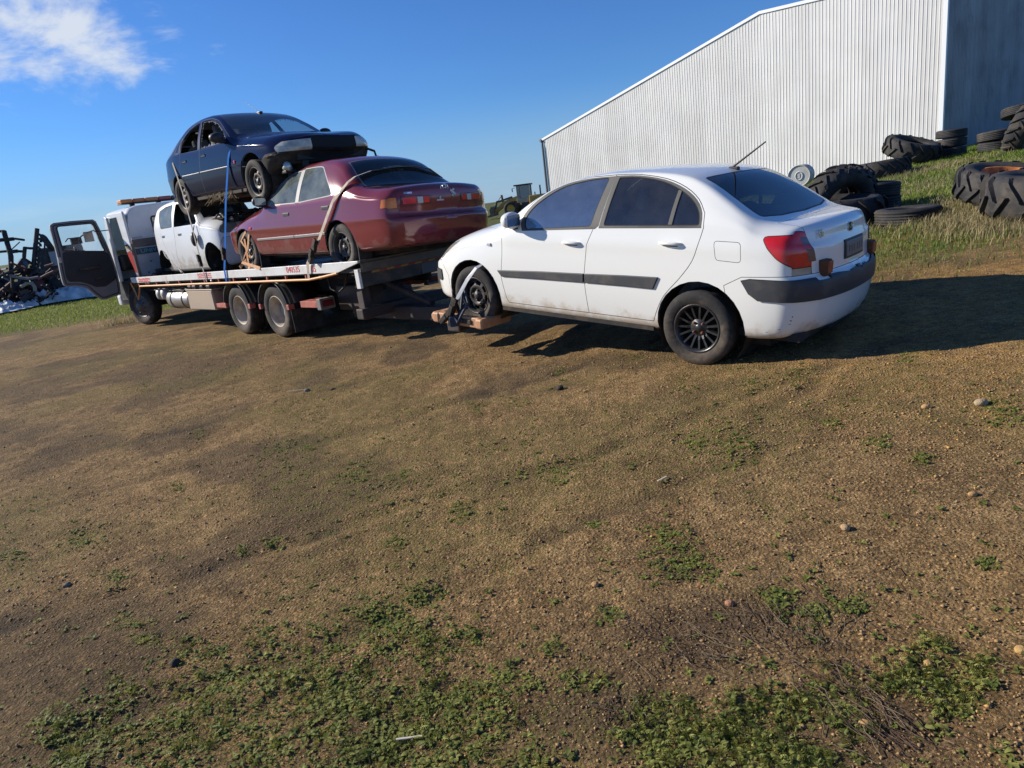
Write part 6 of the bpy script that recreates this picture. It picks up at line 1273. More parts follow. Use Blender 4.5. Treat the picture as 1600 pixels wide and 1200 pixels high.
# ------------------------------------------------------------------ straps and ratchets
def ribbon(pts, w, wdir, t=.003):
    """flat webbing along pts (world), wdir = width direction hint"""
    P = [Vector(p) for p in pts]; vs = []; n = len(P)
    for i, p in enumerate(P):
        tg = (P[min(i+1, n-1)]-P[max(i-1, 0)]).normalized(); wd = Vector(wdir); wd = (wd-tg*wd.dot(tg)).normalized(); nn = tg.cross(wd)
        for a, b in ((-1, -1), (1, -1), (1, 1), (-1, 1)): vs.append(p+wd*(a*w/2)+nn*(b*t/2))
    fs = [(i*4+j, i*4+(j+1) % 4, (i+1)*4+(j+1) % 4, (i+1)*4+j) for i in range(n-1) for j in range(4)]+[(0, 1, 2, 3), tuple(range(4*n-4, 4*n))]
    return vs, fs
def sag(a, b, s=.02, n=6):
    a, b = Vector(a), Vector(b); return [a.lerp(b, k/n)+Vector((0, 0, -s*4*(k/n)*(1-k/n))) for k in range(n+1)]
def ratchet(mb, o, d, side, k=1.0):
    """ratchet body with handle, spool and pawl: o centre, d direction along the strap, side = outward"""
    d = Vector(d).normalized(); s = Vector(side); s = (s-d*s.dot(d)).normalized(); u = d.cross(s)
    mb.M = Matrix(((d.x*k, u.x*k, s.x*k, o[0]), (d.y*k, u.y*k, s.y*k, o[1]), (d.z*k, u.z*k, s.z*k, o[2]), (0, 0, 0, 1)))
    for y in (-.035, .035): mb.box((-.10, y-.004, -.015), (.10, y+.004, .03), .003)
    mb.tube([(.02, -.045, .01), (.02, .045, .01)], .016, 8); mb.tube([(-.09, -.04, .01), (-.09, .04, .01)], .01, 8); mb.tube([(.09, -.04, .01), (.09, .04, .01)], .01, 8)
    mb.box((.0, -.03, .03), (.14, .03, .05), .008); mb.box((-.11, -.032, .03), (.0, .032, .04), .004)
    for y in (-.028, .028): mb.box((.0, y-.003, .0), (.13, y+.003, .045), .002)
    mb.M = Matrix.Identity(4)
def build_straps():
    T = TRUCK_M; tw = lambda x, y, z: T @ Vector((x, y, z))
    ydir = (T.to_3x3() @ Vector((0, 1, 0))); xdir = T.to_3x3() @ Vector((1, 0, 0))
    blue = PB('blue_webbing', (.012, .12, .42), .9, spec=.1, var=.15, vscale=20); grey = PB('grey_webbing', (.25, .23, .20), .8, var=.2, vscale=15); beige = PB('beige_webbing', (.42, .35, .26), .8, var=.2, vscale=15); tanw = PB('orange_webbing', (.50, .24, .10), .8, var=.25, vscale=25)
    def strap(label, runs, mat, w, wdir, ratchets=(), group='load straps on the truck'):
        r = empty('tie_down_strap'); r.location = runs[0][0]; bpy.context.view_layer.update()
        tag(r, label, 'strap', group); off = Vector(runs[0][0])
        for pts in runs:
            vs, fs = ribbon([Vector(p)-off for p in pts], w, wdir); o = mesh_from('webbing', vs, fs, mat, parent=r, smooth=False)
        for o_, d_, s_ in ratchets:
            mb = MB(); ratchet(mb, Vector(o_)-off, d_, s_, .85); mb.build('ratchet', M['iron'], r)
        return r
    # blue strap over the base of the blue car's windscreen
    strap('blue strap running up from the tray rail over the blue sedan', [[tw(1.31, 1.185, .88), tw(1.27, 1.19, 1.08), tw(1.09, 1.18, 1.40), tw(.80, 1.13, 2.1), tw(.60, 1.095, 2.5), tw(.50, 1.08, 2.70), tw(.42, 1.045, 2.86), tw(.37, .98, 2.96), tw(.34, .8, 3.0), tw(.30, .4, 3.03), tw(.30, -.3, 3.03), tw(.34, -.62, 2.97), tw(.42, -.74, 2.7), tw(.8, -1.0, 2.0), tw(1.2, -1.19, 1.09), tw(1.25, -1.185, .88)]], blue, .055, xdir, [(tw(1.13, 1.195, 1.33), tw(-.25, -.03, 1)-tw(0, 0, 0), ydir)])
    strap('thin grey strap over the tail of the blue sedan with a hanging black ratchet', [[tw(2.07, 1.185, .9), tw(2.08, 1.19, 1.06), tw(2.2, 1.15, 1.8), tw(2.36, 1.10, 2.41), tw(2.48, 1.075, 2.7), tw(2.60, 1.045, 2.90), tw(2.66, .98, 3.0), tw(2.74, .80, 3.07), tw(2.80, 0, 3.12), tw(2.74, -.48, 3.06), tw(2.5, -.72, 2.7), tw(2.1, -1.185, 1.06)]], grey, .042, xdir, [(tw(2.10, 1.19, 1.25), tw(.15, -.03, .9)-tw(0, 0, 0), ydir)])
    # strap over the maroon car's rear window: car frame of the maroon sedan
    C = mat_from([[-0.71141, -0.70163, 0.04007], [0.70258, -0.71141, 0.01682], [0.01671, 0.04012, 0.99906]], (-2.262, 10.52, .908)); cw = lambda x, y, z: C @ Vector((x, y, z))
    strap('beige strap across the rear window of the maroon sedan', [[tw(-1.27, 1.19, .9), tw(-1.33, 1.2, 1.10), tw(-1.50, 1.205, 1.22), tw(-1.67, 1.19, 1.36), cw(-1.05, .93, .6), cw(-1.28, .915, .86), cw(-1.53, .82, 1.07), cw(-1.56, .72, 1.135), cw(-1.53, .45, 1.20), cw(-1.50, 0, 1.245), cw(-1.49, -.30, 1.25), cw(-1.5, -.55, 1.21), cw(-1.52, -.74, 1.09), cw(-1.3, -.93, .8), tw(-1.2, -1.19, 1.1), tw(-1.2, -1.18, .9)]], beige, .055, xdir, [(tw(-1.50, 1.21, 1.20), tw(-.7, 0, 1)-tw(0, 0, 0), ydir), (tw(-1.62, 1.20, 1.33), tw(-.8, 0, 1)-tw(0, 0, 0), ydir)])
    # crossed wheel strap on its front wheel
    def wp(a, r, o=.90): return cw(1.335+r*math.cos(math.radians(a)), o, .275+r*math.sin(math.radians(a)))
    strap('orange webbing crossed over the front wheel of the maroon sedan', [[cw(1.78, .82, .03), wp(200, .16, .90), wp(60, .20, .89), cw(1.29, .86, .58)], [cw(.86, .95, .03), wp(-40, .24, .9), wp(150, .12, .9), wp(120, .30, .87)], [wp(100, .2, .895), wp(-100, .22, .9), cw(1.25, .93, .02)]], tanw, .05, xdir)
    # ratchet strap holding the white sedan's lifted front wheel to the lift arm
    Rm = RIO_M; rw = lambda x, y, z: Rm @ Vector((x, y, z))
    yd = Rm.to_3x3() @ Vector((0, 1, 0)); xd = Rm.to_3x3() @ Vector((1, 0, 0))
    silver = PB('silver_webbing', (.38, .40, .44), .5, var=.15, vscale=20); dkb = PB('dark_blue_webbing', (.03, .04, .07), .7)
    r = strap('silver ratchet strap tying the white sedan front wheel down to the lift arm', [[rw(1.06, .80, .67), rw(1.08, .90, .64), rw(1.16, .965, .52), rw(1.29, .985, .34), rw(1.36, .99, .22), rw(1.40, 1.0, .10)]], silver, .045, xd, [(rw(1.32, 1.02, .27), rw(.25, 0, -.5)-rw(0, 0, 0), yd), (rw(1.43, 1.02, .15), rw(.4, 0, -.35)-rw(0, 0, 0), yd)], group=None)
    off = rw(1.06, .80, .67); mb = MB()
    for k in range(5): a = -60+k*24; mb.tube([rw(1.21+.14*math.cos(math.radians(a)), .87, .335+.14*math.sin(math.radians(a)))-off, rw(1.30, .95, .20)-off, rw(1.30+.03*k-.06, 1.0, .10)-off], .012, 6)
    mb.tube([rw(1.36, 1.01, .18)-off, rw(1.28, 1.03, .09)-off, rw(1.22, 1.02, .18)-off, rw(1.16, .97, .30)-off, rw(1.24, .93, .42)-off], .014, 6); mb.box(tuple(rw(1.36, 1.0, .10)-off-V3(.05, .05, .06)), tuple(rw(1.36, 1.0, .10)-off+V3(.05, .05, .05)), .02); o = mb.build('chain_and_hook', dkb, r); o['kind'] = 'stuff'
    return strap, beige, tanw, tw, ydir, xdir
STR = build_straps()
# ------------------------------------------------------------------ tyres lying about on the slope
TYM = PB('weathered_tyre', (.024, .024, .026), .75, spec=.35, var=.3, vscale=4, dirt=(.13, .105, .075), dirt_amt=.55, dscale=3, bump=.2, bscale=25)
def tractor_tyre_mesh(R, w, inner, lugs, deep):
    mb = MB(); h = w/2; Rb = R-deep
    mb.lathe([(inner, -h*.55), (inner+.02, -h*.75), (inner+(Rb-inner)*.45, -h*1.0), (Rb-.05, -h*.95), (Rb, -h*.7), (Rb+.01, 0), (Rb, h*.7), (Rb-.05, h*.95), (inner+(Rb-inner)*.45, h*1.0), (inner+.02, h*.75), (inner, h*.55), (inner+.03, h*.5), (Rb-.06, h*.8), (Rb-.03, 0), (Rb-.06, -h*.8), (inner+.03, -h*.5), (inner, -h*.55)], 44)
    for k in range(lugs*2):
        side = 1 if k % 2 else -1; a0 = 2*math.pi*k/(lugs*2); vs = []; seg = 5
        for i in range(seg+1):
            t = i/seg; y = side*h*(-.10+1.10*t); r = R-(.012+deep*.9*max(0, t-.72)/.28); da = .30*(t**1.15); wd = (.040+.022*t)/R*.9
            for aa, rr in ((a0+da-wd, Rb-.02), (a0+da-wd*.72, r), (a0+da+wd*.72, r), (a0+da+wd, Rb-.02)):
                if t > .99: rr = min(rr, Rb-.02)
                vs.append((rr*math.cos(aa), y, rr*math.sin(aa)))
        fs = [(i*4+j, i*4+(j+1) % 4, (i+1)*4+(j+1) % 4, (i+1)*4+j) for i in range(seg) for j in range(3)]+[(0, 1, 2, 3)]
        mb.add(vs, fs)
    o = mb.build('tyre', TYM, None); me = o.data; bpy.data.objects.remove(o); return me
def plain_tyre_mesh(R, w, inner):
    mb = MB(); h = w/2; prof = [(inner, -h*.6), (inner+.02, -h*.85), (inner+(R-inner)*.5, -h), (R-.03, -h*.9), (R-.005, -h*.7)]
    for k in range(4): y = -h*.5+k*h/3; prof += [(R, y-.03), (R-.012, y-.02), (R-.012, y), (R, y+.01)]
    prof += [(R-.005, h*.7), (R-.03, h*.9), (inner+(R-inner)*.5, h), (inner+.02, h*.85), (inner, h*.6), (inner+.03, h*.5), (R-.04, h*.7), (R-.03, 0), (R-.04, -h*.7), (inner+.03, -h*.5), (inner, -h*.6)]
    mb.lathe(prof, 40); o = mb.build('tyre', TYM, None); me = o.data; bpy.data.objects.remove(o); return me
def build_tyres():
    big = tractor_tyre_mesh(.82, .48, .44, 17, .06); wide = tractor_tyre_mesh(.80, .52, .42, 14, .07); mid = tractor_tyre_mesh(.66, .40, .36, 18, .05); car = plain_tyre_mesh(.45, .24, .24); truckm = plain_tyre_mesh(.50, .30, .28)
    def put(me, px, base_py, lift, rot, label, scale=1.0, name='tractor_tyre', depth=None, g='discarded tyres on the grass slope'):
        p = px_ground(px, base_py)
        if depth is not None: d = px_ray(px, base_py); p = Vector((0, 0, CAM_H))+d*(depth/d.dot(CF)); p.z = zq(p.x, p.y)
        o = bpy.data.objects.new(name, me); link(o); o.scale = (scale,)*3
        o.location = (p.x, p.y, p.z+lift); o.rotation_euler = [math.radians(a) for a in rot]; tag(o, label, 'tyre', g); return o
    F = 90
    put(wide, 1302, 356, .23, (F+3, 0, 20), 'black tractor tyre lying flat behind the white sedan boot', 1.0)
    put(big, 1307, 330, .27, (16, 4, 18), 'tractor tyre propped nearly upright in the heap behind the white sedan boot', .86, depth=11.6)
    put(big, 1318, 330, .22, (24, -6, 28), 'added tractor tyre leaning behind the upright one to darken its open centre', .86, depth=12.4)  # added tyre, stands in for the shade inside the upright one's hole
    put(wide, 1270, 330, .20, (F, 0, 40), 'tractor tyre lying flat at the back of the heap, mostly hidden by the sedan', .9, depth=12.8)
    put(truckm, 1366, 330, .13, (F, 0, 60), 'lower of two small tyres right of the tyre heap', .85, 'worn_tyre', depth=12.2)
    put(truckm, 1365, 330, .38, (F+4, 0, 60), 'upper of two small tyres right of the tyre heap', .85, 'worn_tyre', depth=12.2)
    put(car, 1418, 346, .09, (F, 0, 0), 'thin flattened worn tyre sunk in the grass, shadow to its right', 1.0, 'worn_tyre')
    put(big, 1372, 290, .22, (F-4, 0, 50), 'tractor tyre lying flat against the shed wall under a tilted one', 1.05, depth=20)
    put(wide, 1424, 266, .52, (F+17, 12, 0), 'large tractor tyre tilted on another at the foot of the shed wall', 1.12, depth=22.5)
    p = px_ground(1485, 250)
    for k in range(3):
        put(truckm, 1485, 249, .14+.29*k, (F+random.uniform(-2, 2), 0, random.uniform(0, 300)), ['bottom tyre of the stack at the shed corner', 'middle tyre of the stack at the shed corner', 'top tyre of the stack at the shed corner'][k], .92, 'truck_tyre', depth=23)
    put(truckm, 1556, 249, .14, (F, 0, 0), 'lower flat tyre in front of the shaded shed wall', 1.0, 'truck_tyre', depth=21)
    put(truckm, 1554, 249, .45, (F-3, 3, 70), 'upper flat tyre in front of the shaded shed wall', 1.0, 'truck_tyre', depth=21)
    put(big, 1600, 252, .62, (24, 0, 38), 'big tractor tyre leaning at the right edge before the shaded wall', 1.0, depth=19)
    put(truckm, 1590, 252, 1.02, (F-8, 6, 30), 'tyre balanced on the leaning tractor tyre near the shaded wall', 1.0, 'truck_tyre', depth=20.5)
    o = put(mid, 1578, 306, .26, (F+13, 4, 0), 'tractor tyre with a rusty orange rim lying on the slope', 1.08, depth=9.7)
    rt = PB('orange_rust', (.50, .17, .045), .8, var=.4, vscale=9, dirt=(.10, .04, .02), dirt_amt=.5)
    mb = MB(); mb.lathe([(.375, -.16), (.35, -.14), (.34, 0), (.35, .14), (.375, .16), (.36, .155), (.33, .0), (.30, -.02), (.18, -.05), (.12, -.04), (0, -.04)], 32); r = mb.build('rusty_rim', rt, o)
    put(wide, 1648, 346, .24, (F+4, 0, 10), 'nearest tractor tyre at the right edge of the slope, deep lugs showing', 1.0, depth=8.4)
    # white drum on its side by the wall
    p = px_ground(1252, 287); d = px_ray(1252, 274); p = Vector((0, 0, CAM_H))+d*(19.0/d.dot(CF)); p.z = max(p.z-.29, zq(p.x, p.y)-.05)
    root = empty('drum', Matrix.Translation((p.x, p.y, p.z+.29)) @ Matrix.Rotation(math.radians(148), 4, 'Z')); tag(root, 'white drum lying on its side against the shed wall', 'drum')
    mb = MB(); mb.lathe([(0, -.45), (.28, -.45), (.295, -.43), (.285, -.41), (.285, -.15), (.295, -.13), (.285, -.11), (.285, .15), (.295, .17), (.285, .19), (.285, .43), (.295, .45), (.27, .45), (.265, .43)], 32); mb.build('drum_shell', PB('drum_paint', (.55, .53, .48), .5, dirt=(.20, .16, .12), dirt_amt=.6), root)
    mb = MB(); mb.lathe([(.265, .435), (.0, .435)], 32); mb.tube([(.09*math.cos(a), .44, .11*math.sin(a)) for a in np.linspace(0, 2*math.pi, 20, endpoint=False)], .012, 6, closed=True); mb.box((-.03, .43, -.06), (.03, .445, .06), .004); mb.build('drum_lid', PB('drum_lid_paint', (.66, .65, .60), .5, dirt=(.3, .26, .2), dirt_amt=.4), root)
build_tyres()

# ------------------------------------------------------------------ wheel loader far behind
def build_loader():
    d = px_ray(822, 338); p = Vector((0, 0, CAM_H))+d*(74/d.dot(CF)); p.z = zq(p.x, p.y)
    root = empty('wheel_loader', Matrix.Translation(p) @ Matrix.Rotation(math.radians(168), 4, 'Z')); tag(root, 'yellow wheel loader parked on the grass in the far distance', 'loader')
    yel = PB('loader_yellow', (.42, .27, .05), .5, dirt=DUST, dirt_amt=.5); blk = M['black']
    mb = MB(); mb.box((-3.0, -1.1, .9), (-.7, 1.1, 1.95), .12); mb.box((-3.2, -1.1, .7), (-2.6, 1.1, 1.5), .1); mb.build('engine_hood', yel, root)
    mb = MB(); mb.box((-1.2, -.9, .6), (.2, .9, 1.3), .05); mb.box((.1, -.5, .6), (1.6, .5, 1.1), .05); mb.build('frame', blk, root)
    mb = MB()
    for x in (-.75, .55):
        for y in (-.75, .75): mb.box((x-.06, y-.06, 1.3), (x+.06, y+.06, 3.05))
    mb.box((-.85, -.85, 1.3), (.65, .85, 1.75), .04); mb.build('cab_frame', PB('cab_post', (.35, .32, .24), .5), root)
    mb = MB(); mb.box((-.95, -.95, 3.05), (.85, .95, 3.2), .04); mb.build('cab_roof', blk, root)
    mb = MB(); mb.box((-.72, -.72, 1.75), (.52, .72, 3.05)); mb.build('cab_glass', GLASS('loader_glass', (.3, .33, .36), 1, .1), root)
    for s in (1, -1):
        mb = MB(); mb.prism([(.6, 1.75), (.7, 2.05), (2.2, 1.65), (3.4, .75), (3.3, .45), (2.1, 1.2)], s*.42, s*.55); mb.build('boom_arm', yel, root)
    mb = MB(); mb.prism([(1.2, 1.9), (1.3, 2.1), (3.0, 1.75), (3.1, 1.55)], -.1, .1); mb.prism([(2.9, 1.8), (3.05, 1.8), (3.35, .9), (3.2, .85)], -.12, .12); mb.tube([(2.35, 0, 1.6), (2.42, 0, 2.35)], .12); mb.tube([(2.4, 0, 2.3), (3.3, 0, 1.3)], .04); mb.build('tilt_linkage', PB('linkage_dark', (.09, .075, .05), .5), root)
    mb = MB(); mb.prism([(3.25, .25), (3.2, 1.05), (3.5, 1.25), (3.7, .9), (3.65, .45), (4.35, .2), (4.3, .12)], -1.3, 1.3); mb.build('bucket', PB('bucket_steel', (.13, .11, .09), .6, .3, dirt=DUST, dirt_amt=.5), root)
    mb = MB(); mb.tube([(-1.9, .35, 1.9), (-1.9, .35, 2.9)], .08); mb.tube([(-1.2, -.3, 1.95), (-1.2, -.3, 2.25)], .06); mb.lathe([(0, 0)], 3) if False else None; mb.build('exhaust_stack', blk, root)
    for k, (x, y) in enumerate(((-2.0, 1.0), (-2.0, -1.0), (1.35, 1.0), (1.35, -1.0))):
        w = bpy.data.objects.new('wheel', None); link(w, root); w.location = (x, y, .8)
        mb = MB(); mb.lathe([(.45, -.25), (.6, -.28), (.76, -.24), (.8, -.15), (.8, .15), (.76, .24), (.6, .28), (.45, .25)], 24); mb.build('tyre', TYM, w)
        s = 1 if y > 0 else -1; mb = MB(); mb.lathe([(.46, s*.22), (.3, s*.12), (.12, s*.15), (0, s*.15)], 20); mb.build('rim', yel, w)
    mb = MB(); mb.tube([(.7, .9, 2.9), (.95, 1.25, 2.85)], .02); mb.box((.93, 1.15, 2.5), (.99, 1.4, 2.85), .01); mb.build('cab_mirror', blk, root)
build_loader()

# ------------------------------------------------------------------ scrap yard on the left
def at_px(px, py, depth): d = px_ray(px, py); return Vector((0, 0, CAM_H))+d*(depth/d.dot(CF))
def build_scrap():
    dk = PB('scrap_iron', (.040, .037, .037), .7, .2, var=.4, vscale=3, dirt=(.11, .065, .045), dirt_amt=.5, dscale=3); DP = 27.0
    def sp(px, py, dd=0): return at_px(px, py, DP+dd)
    def thing(name, label, cat, base):
        r = empty(name, Matrix.Translation(base)); bpy.context.view_layer.update(); tag(r, label, cat); return r
    def tubes(root, nm, runs, r, mat=dk, n=6):
        b = root.matrix_world.translation; mb = MB()
        for run in runs: mb.tube([Vector(p)-b for p in run], r, n)
        return mb.build(nm, mat, root)
    # leaning mast with cross arms
    r = thing('scrap_mast', 'dark iron mast with cross arms leaning out of the scrap pile', 'scrap frame', sp(18, 460))
    tubes(r, 'mast', [[sp(6, 361), sp(17, 400), sp(18, 460)]], .10); tubes(r, 'top_arm', [[sp(-14, 362), sp(7, 361)]], .05); tubes(r, 'cross_arm', [[sp(-6, 375), sp(14, 374), sp(24, 373), sp(38, 375)]], .045); tubes(r, 'cross_arm', [[sp(-8, 394), sp(16, 392), sp(38, 393)]], .05); tubes(r, 'brace', [[sp(18, 390), sp(31, 378)]], .02)
    for px, py in ((15, 374), (21, 393), (2, 375)): b = r.matrix_world.translation; mb = MB(); c = sp(px, py)-b; mb.box(tuple(c-V3(.13, .1, .07)), tuple(c+V3(.13, .1, .07)), .02); mb.build('clamp', dk, r)
    r = thing('scrap_hook_frame', 'square bracket frame of dark iron between the mast and the toothed bar', 'scrap frame', sp(38, 460))
    tubes(r, 'upright', [[sp(39, 386), sp(37, 409), sp(38, 460)]], .075); tubes(r, 'top_bar', [[sp(38, 387), sp(46, 388), sp(58, 388)]], .05); tubes(r, 'bottom_bar', [[sp(36, 408), sp(45, 410), sp(54, 413)]], .05)
    r = thing('toothed_bar', 'tall upright bar with a row of curved tines', 'harrow', sp(52, 465))
    tubes(r, 'bar', [[sp(58, 357), sp(52, 420), sp(51, 465)]], .09)
    for k in range(8):
        t = k/8; px, py = 58-6*t, 367+52*t; tubes(r, 'tine', [[sp(px, py), sp(px+4, py-.5), sp(px+6.5, py+2), sp(px+7, py+5)]], .05)
    r = thing('disc_gang', 'bunch of dark ploughing discs hanging beside the toothed bar', 'plough discs', sp(70, 380)); b = r.matrix_world.translation
    for k in range(6):
        c = sp(67+k*1.7, 374+k*2.4)-b; mb = MB(); mb.M = Matrix.Translation(c) @ Matrix.Rotation(.7, 4, 'Y') @ Matrix.Rotation(.5, 4, 'X'); mb.lathe([(.0, 0), (.12, .02), (.19, .07), (.19, .08), (.12, .035), (0, .02)], 16); mb.build('disc', dk, r)
    tubes(r, 'axle', [[sp(64, 371), sp(78, 390)], [sp(70, 380), sp(66, 462)]], .035)
    # old dark van body at the back
    c = at_px(112, 452, 31); r = thing('van_body', 'derelict dark van body with a square window behind the scrap', 'van body', c)
    r.rotation_euler = (0, 0, math.radians(20))
    mb = MB(); mb.box((-.75, -1.0, .1), (.75, 1.0, 1.95), .12); mb.build('shell', PB('van_dark', (.035, .036, .042), .6, dirt=(.12, .09, .07), dirt_amt=.5), r)
    mb = MB(); mb.box((-.25, -1.012, 1.15), (.2, -.995, 1.75), .006); mb.build('window', PB('pale_window', (.34, .37, .40), .25), r)
    mb = MB(); mb.box((-.32, -1.01, 1.08), (.28, -1.0, 1.82)); mb.build('window_frame', M['black'], r)
    # pale hoses and bent pipes thrown over the pile
    pal = PB('faded_hose', (.28, .24, .17), .7, var=.2); rd = PB('red_pipe', (.16, .05, .04), .6, dirt=DUST, dirt_amt=.4)
    for i, (lab, pts, rad, mt) in enumerate((('pale arched hose standing up at the front of the scrap', [(33, 448), (42, 443), (50, 442), (54, 448), (55, 455)], .06, pal), ('long sagging grey pipe across the middle of the scrap', [(16, 431), (30, 434), (45, 436), (60, 433)], .05, PB('grey_pipe', (.16, .15, .15), .6)), ('reddish pipe sticking out to the right of the scrap', [(60, 436), (75, 428), (95, 419)], .045, rd), ('short red rail above the reddish pipe', [(70, 416), (84, 412)], .04, rd))):
        P = [sp(a, b, -1.8) for a, b in pts]; r = thing('bent_pipe', lab, 'pipe', P[0]); tubes(r, 'pipe', [P], rad, mt, 8); r['group'] = 'pipes on the scrap pile'
    # the heap itself: plates, springs, bars piled past counting
    mb = MB(); R = random.Random(3); tops = {}
    mats = [dk, PB('scrap_brown', (.075, .048, .038), .8, dirt=(.03, .025, .022), dirt_amt=.5), PB('scrap_grey', (.15, .15, .16), .6, .3), PB('scrap_red', (.12, .035, .03), .7)]
    base = sp(30, 472); ex = (sp(100, 462)-sp(0, 478)); ex.z = 0; exn = ex.normalized(); ey = Vector((-exn.y, exn.x, 0))
    for k in range(1150):
        s = R.uniform(-9.0, 1.9); q = R.uniform(-1.6, 1.9); hmax = 1.75*(1-abs(q)/2.6)*(1 if s < .6 else max(.3, 1-(s-.6)/2)); p = base+exn*s+ey*q; g = zq(p.x, p.y); p.z = g+R.uniform(0, 1)**.8*hmax+.05
        mb.mat = R.choice((0, 0, 0, 0, 0, 1, 1, 2, 3)); mb.M = Matrix.Translation(p) @ Matrix.Rotation(R.uniform(0, 6.28), 4, 'Z') @ Matrix.Rotation(R.uniform(-.9, .9), 4, 'Y') @ Matrix.Rotation(R.uniform(-.6, .6), 4, 'X'); t = R.random()
        if t < .45: a = R.uniform(.2, .7); mb.box((-a, -.04, -.03), (a, .04, .03))
        elif t < .65: a = R.uniform(.1, .32); mb.box((-a, -a*.8, -.02), (a, a*.8, .02))
        elif t < .8: a = R.uniform(.12, .3); mb.tube([(a*math.cos(x), a*math.sin(x), .02*x) for x in np.linspace(0, R.uniform(3, 6.2), 9)], .025, 5)
        elif t < .9: mb.lathe([(0, 0), (.12, .02), (.22, .06), (.22, .07), (0, .02)], 12)
        else: a = R.uniform(.12, .3); mb.box((-a, -a*.7, -a*.6), (a, a*.7, a*.6), .02)
        mb.M = Matrix.Identity(4)
    o = mb.build('scrap_heap', mats, None, fix=False); tag(o, 'tangled heap of dark scrap iron on the left', 'scrap', kind='stuff')
    # crumpled blue tarpaulin along the foot of the heap
    nu, nv = 90, 26; V = []; a = px_ground(-60, 500); bq = px_ground(150, 462)
    for i in range(nu):
        t = i/(nu-1); c = a.lerp(bq, t); dirn = (bq-a).normalized(); side = Vector((-dirn.y, dirn.x, 0)); wd = .75+.5*math.sin(t*9)+.5*t
        for j in range(nv):
            w_ = (j/(nv-1)-.5)*2*wd; p = c+side*(w_-.35); g = zq(p.x, p.y); fold = fbm(np.array(p.x*1.0), np.array(p.y*1.0), 1.3, 4); rid = abs(fbm(np.array(p.x+7), np.array(p.y), 2.4, 3)-.5)*2
            z = g+.08+max(0, 1-abs(w_)/wd)**.6*(.25*float(fold)+.5*(1-float(rid))**4)*(.5+.8*t); V.append((p.x+.15*float(fold), p.y+.2*float(rid), z))
    F_ = [(i*nv+j, (i+1)*nv+j, (i+1)*nv+j+1, i*nv+j+1) for i in range(nu-1) for j in range(nv-1)]
    o = mesh_from('tarpaulin', V, F_, PB('blue_tarp', (.58, .60, .59), .4, spec=.5, var=.35, vscale=2.5, dirt=(.68, .71, .72), dirt_amt=.8, dscale=1.6), smooth=True); tag(o, 'crumpled blue and white tarpaulin along the grass bank', 'tarpaulin')
build_scrap()
# ------------------------------------------------------------------ grass, weeds, gravel
def leaf_mat(name, base, alt, dry=None, trans=.25):
    m, n, l = new_mat(name); b = n['Principled BSDF']; b.inputs['Roughness'].default_value = .6; b.inputs['Specular IOR Level'].default_value = .3
    a = n.new('ShaderNodeAttribute'); a.attribute_name = 'tint'; cr = n.new('ShaderNodeValToRGB'); l.new(a.outputs['Fac'], cr.inputs[0])
    e = cr.color_ramp.elements; e[0].position = 0; e[0].color = (*base, 1); e[1].position = .8 if dry else 1; e[1].color = (*alt, 1)
    if dry: q = e.new(1.0); q.color = (*dry, 1)
    l.new(cr.outputs[0], b.inputs['Base Color']); tr = n.new('ShaderNodeBsdfTranslucent'); l.new(cr.outputs[0], tr.inputs[0]); mx = n.new('ShaderNodeMixShader'); mx.inputs[0].default_value = trans
    l.new(b.outputs[0], mx.inputs[1]); l.new(tr.outputs[0], mx.inputs[2]); l.new(mx.outputs[0], n['Material Output'].inputs[0]); return m
def np_mesh(name, V, Q, mat, tint=None, k=4):
    me = bpy.data.meshes.new(name); V = np.asarray(V, np.float32); Q = np.asarray(Q, np.int32); me.vertices.add(len(V)); me.vertices.foreach_set('co', V.ravel())
    me.loops.add(Q.size); me.loops.foreach_set('vertex_index', Q.ravel()); me.polygons.add(len(Q)); me.polygons.foreach_set('loop_start', np.arange(0, Q.size, k, dtype=np.int32)); me.update(calc_edges=True)
    if tint is not None: a = me.attributes.new('tint', 'FLOAT', 'POINT'); a.data.foreach_set('value', np.asarray(tint, np.float32))
    me.materials.append(mat); o = bpy.data.objects.new(name, me); link(o); return o
def blades(name, X, Y, H, Wd, mat, tint, lean=.5, label=None, cat=None):
    n = len(X); Z = zfull(X, Y)-.005; a = rng.uniform(0, 2*np.pi, n); ln = rng.uniform(.1, lean, n)*H; dx, dy = np.cos(a), np.sin(a); ph = a+np.pi/2+rng.uniform(-.5, .5, n); wx, wy = np.cos(ph)*Wd/2, np.sin(ph)*Wd/2
    P = np.zeros((n, 5, 3)); P[:, 0] = np.stack([X-wx, Y-wy, Z], -1); P[:, 1] = np.stack([X+wx, Y+wy, Z], -1)
    P[:, 2] = np.stack([X+wx*.8+dx*ln*.35, Y+wy*.8+dy*ln*.35, Z+H*.6], -1); P[:, 3] = np.stack([X-wx*.8+dx*ln*.35, Y-wy*.8+dy*ln*.35, Z+H*.6], -1); P[:, 4] = np.stack([X+dx*ln, Y+dy*ln, Z+H], -1)
    i = np.arange(n)[:, None]*5; T = np.concatenate([i+np.array([[0, 1, 2]]), i+np.array([[0, 2, 3]]), i+np.array([[3, 2, 4]])]); o = np_mesh(name, P.reshape(-1, 3), T, mat, np.repeat(tint, 5), 3); return tag(o, label, cat, kind='stuff')
GREEN = leaf_mat('grass_blade', (.11, .18, .024), (.25, .29, .055), (.36, .29, .13), .4); DRY = leaf_mat('dry_grass', (.24, .20, .095), (.42, .34, .18), None, .35); WEED = leaf_mat('weed_leaf', (.13, .165, .034), (.38, .37, .095), (.34, .18, .09), .4)
def scatter(n, x0, x1, y0, y1, dens):
    X = rng.uniform(x0, x1, n); Y = rng.uniform(y0, y1, n); k = rng.random(n) < dens(X, Y); return X[k], Y[k]
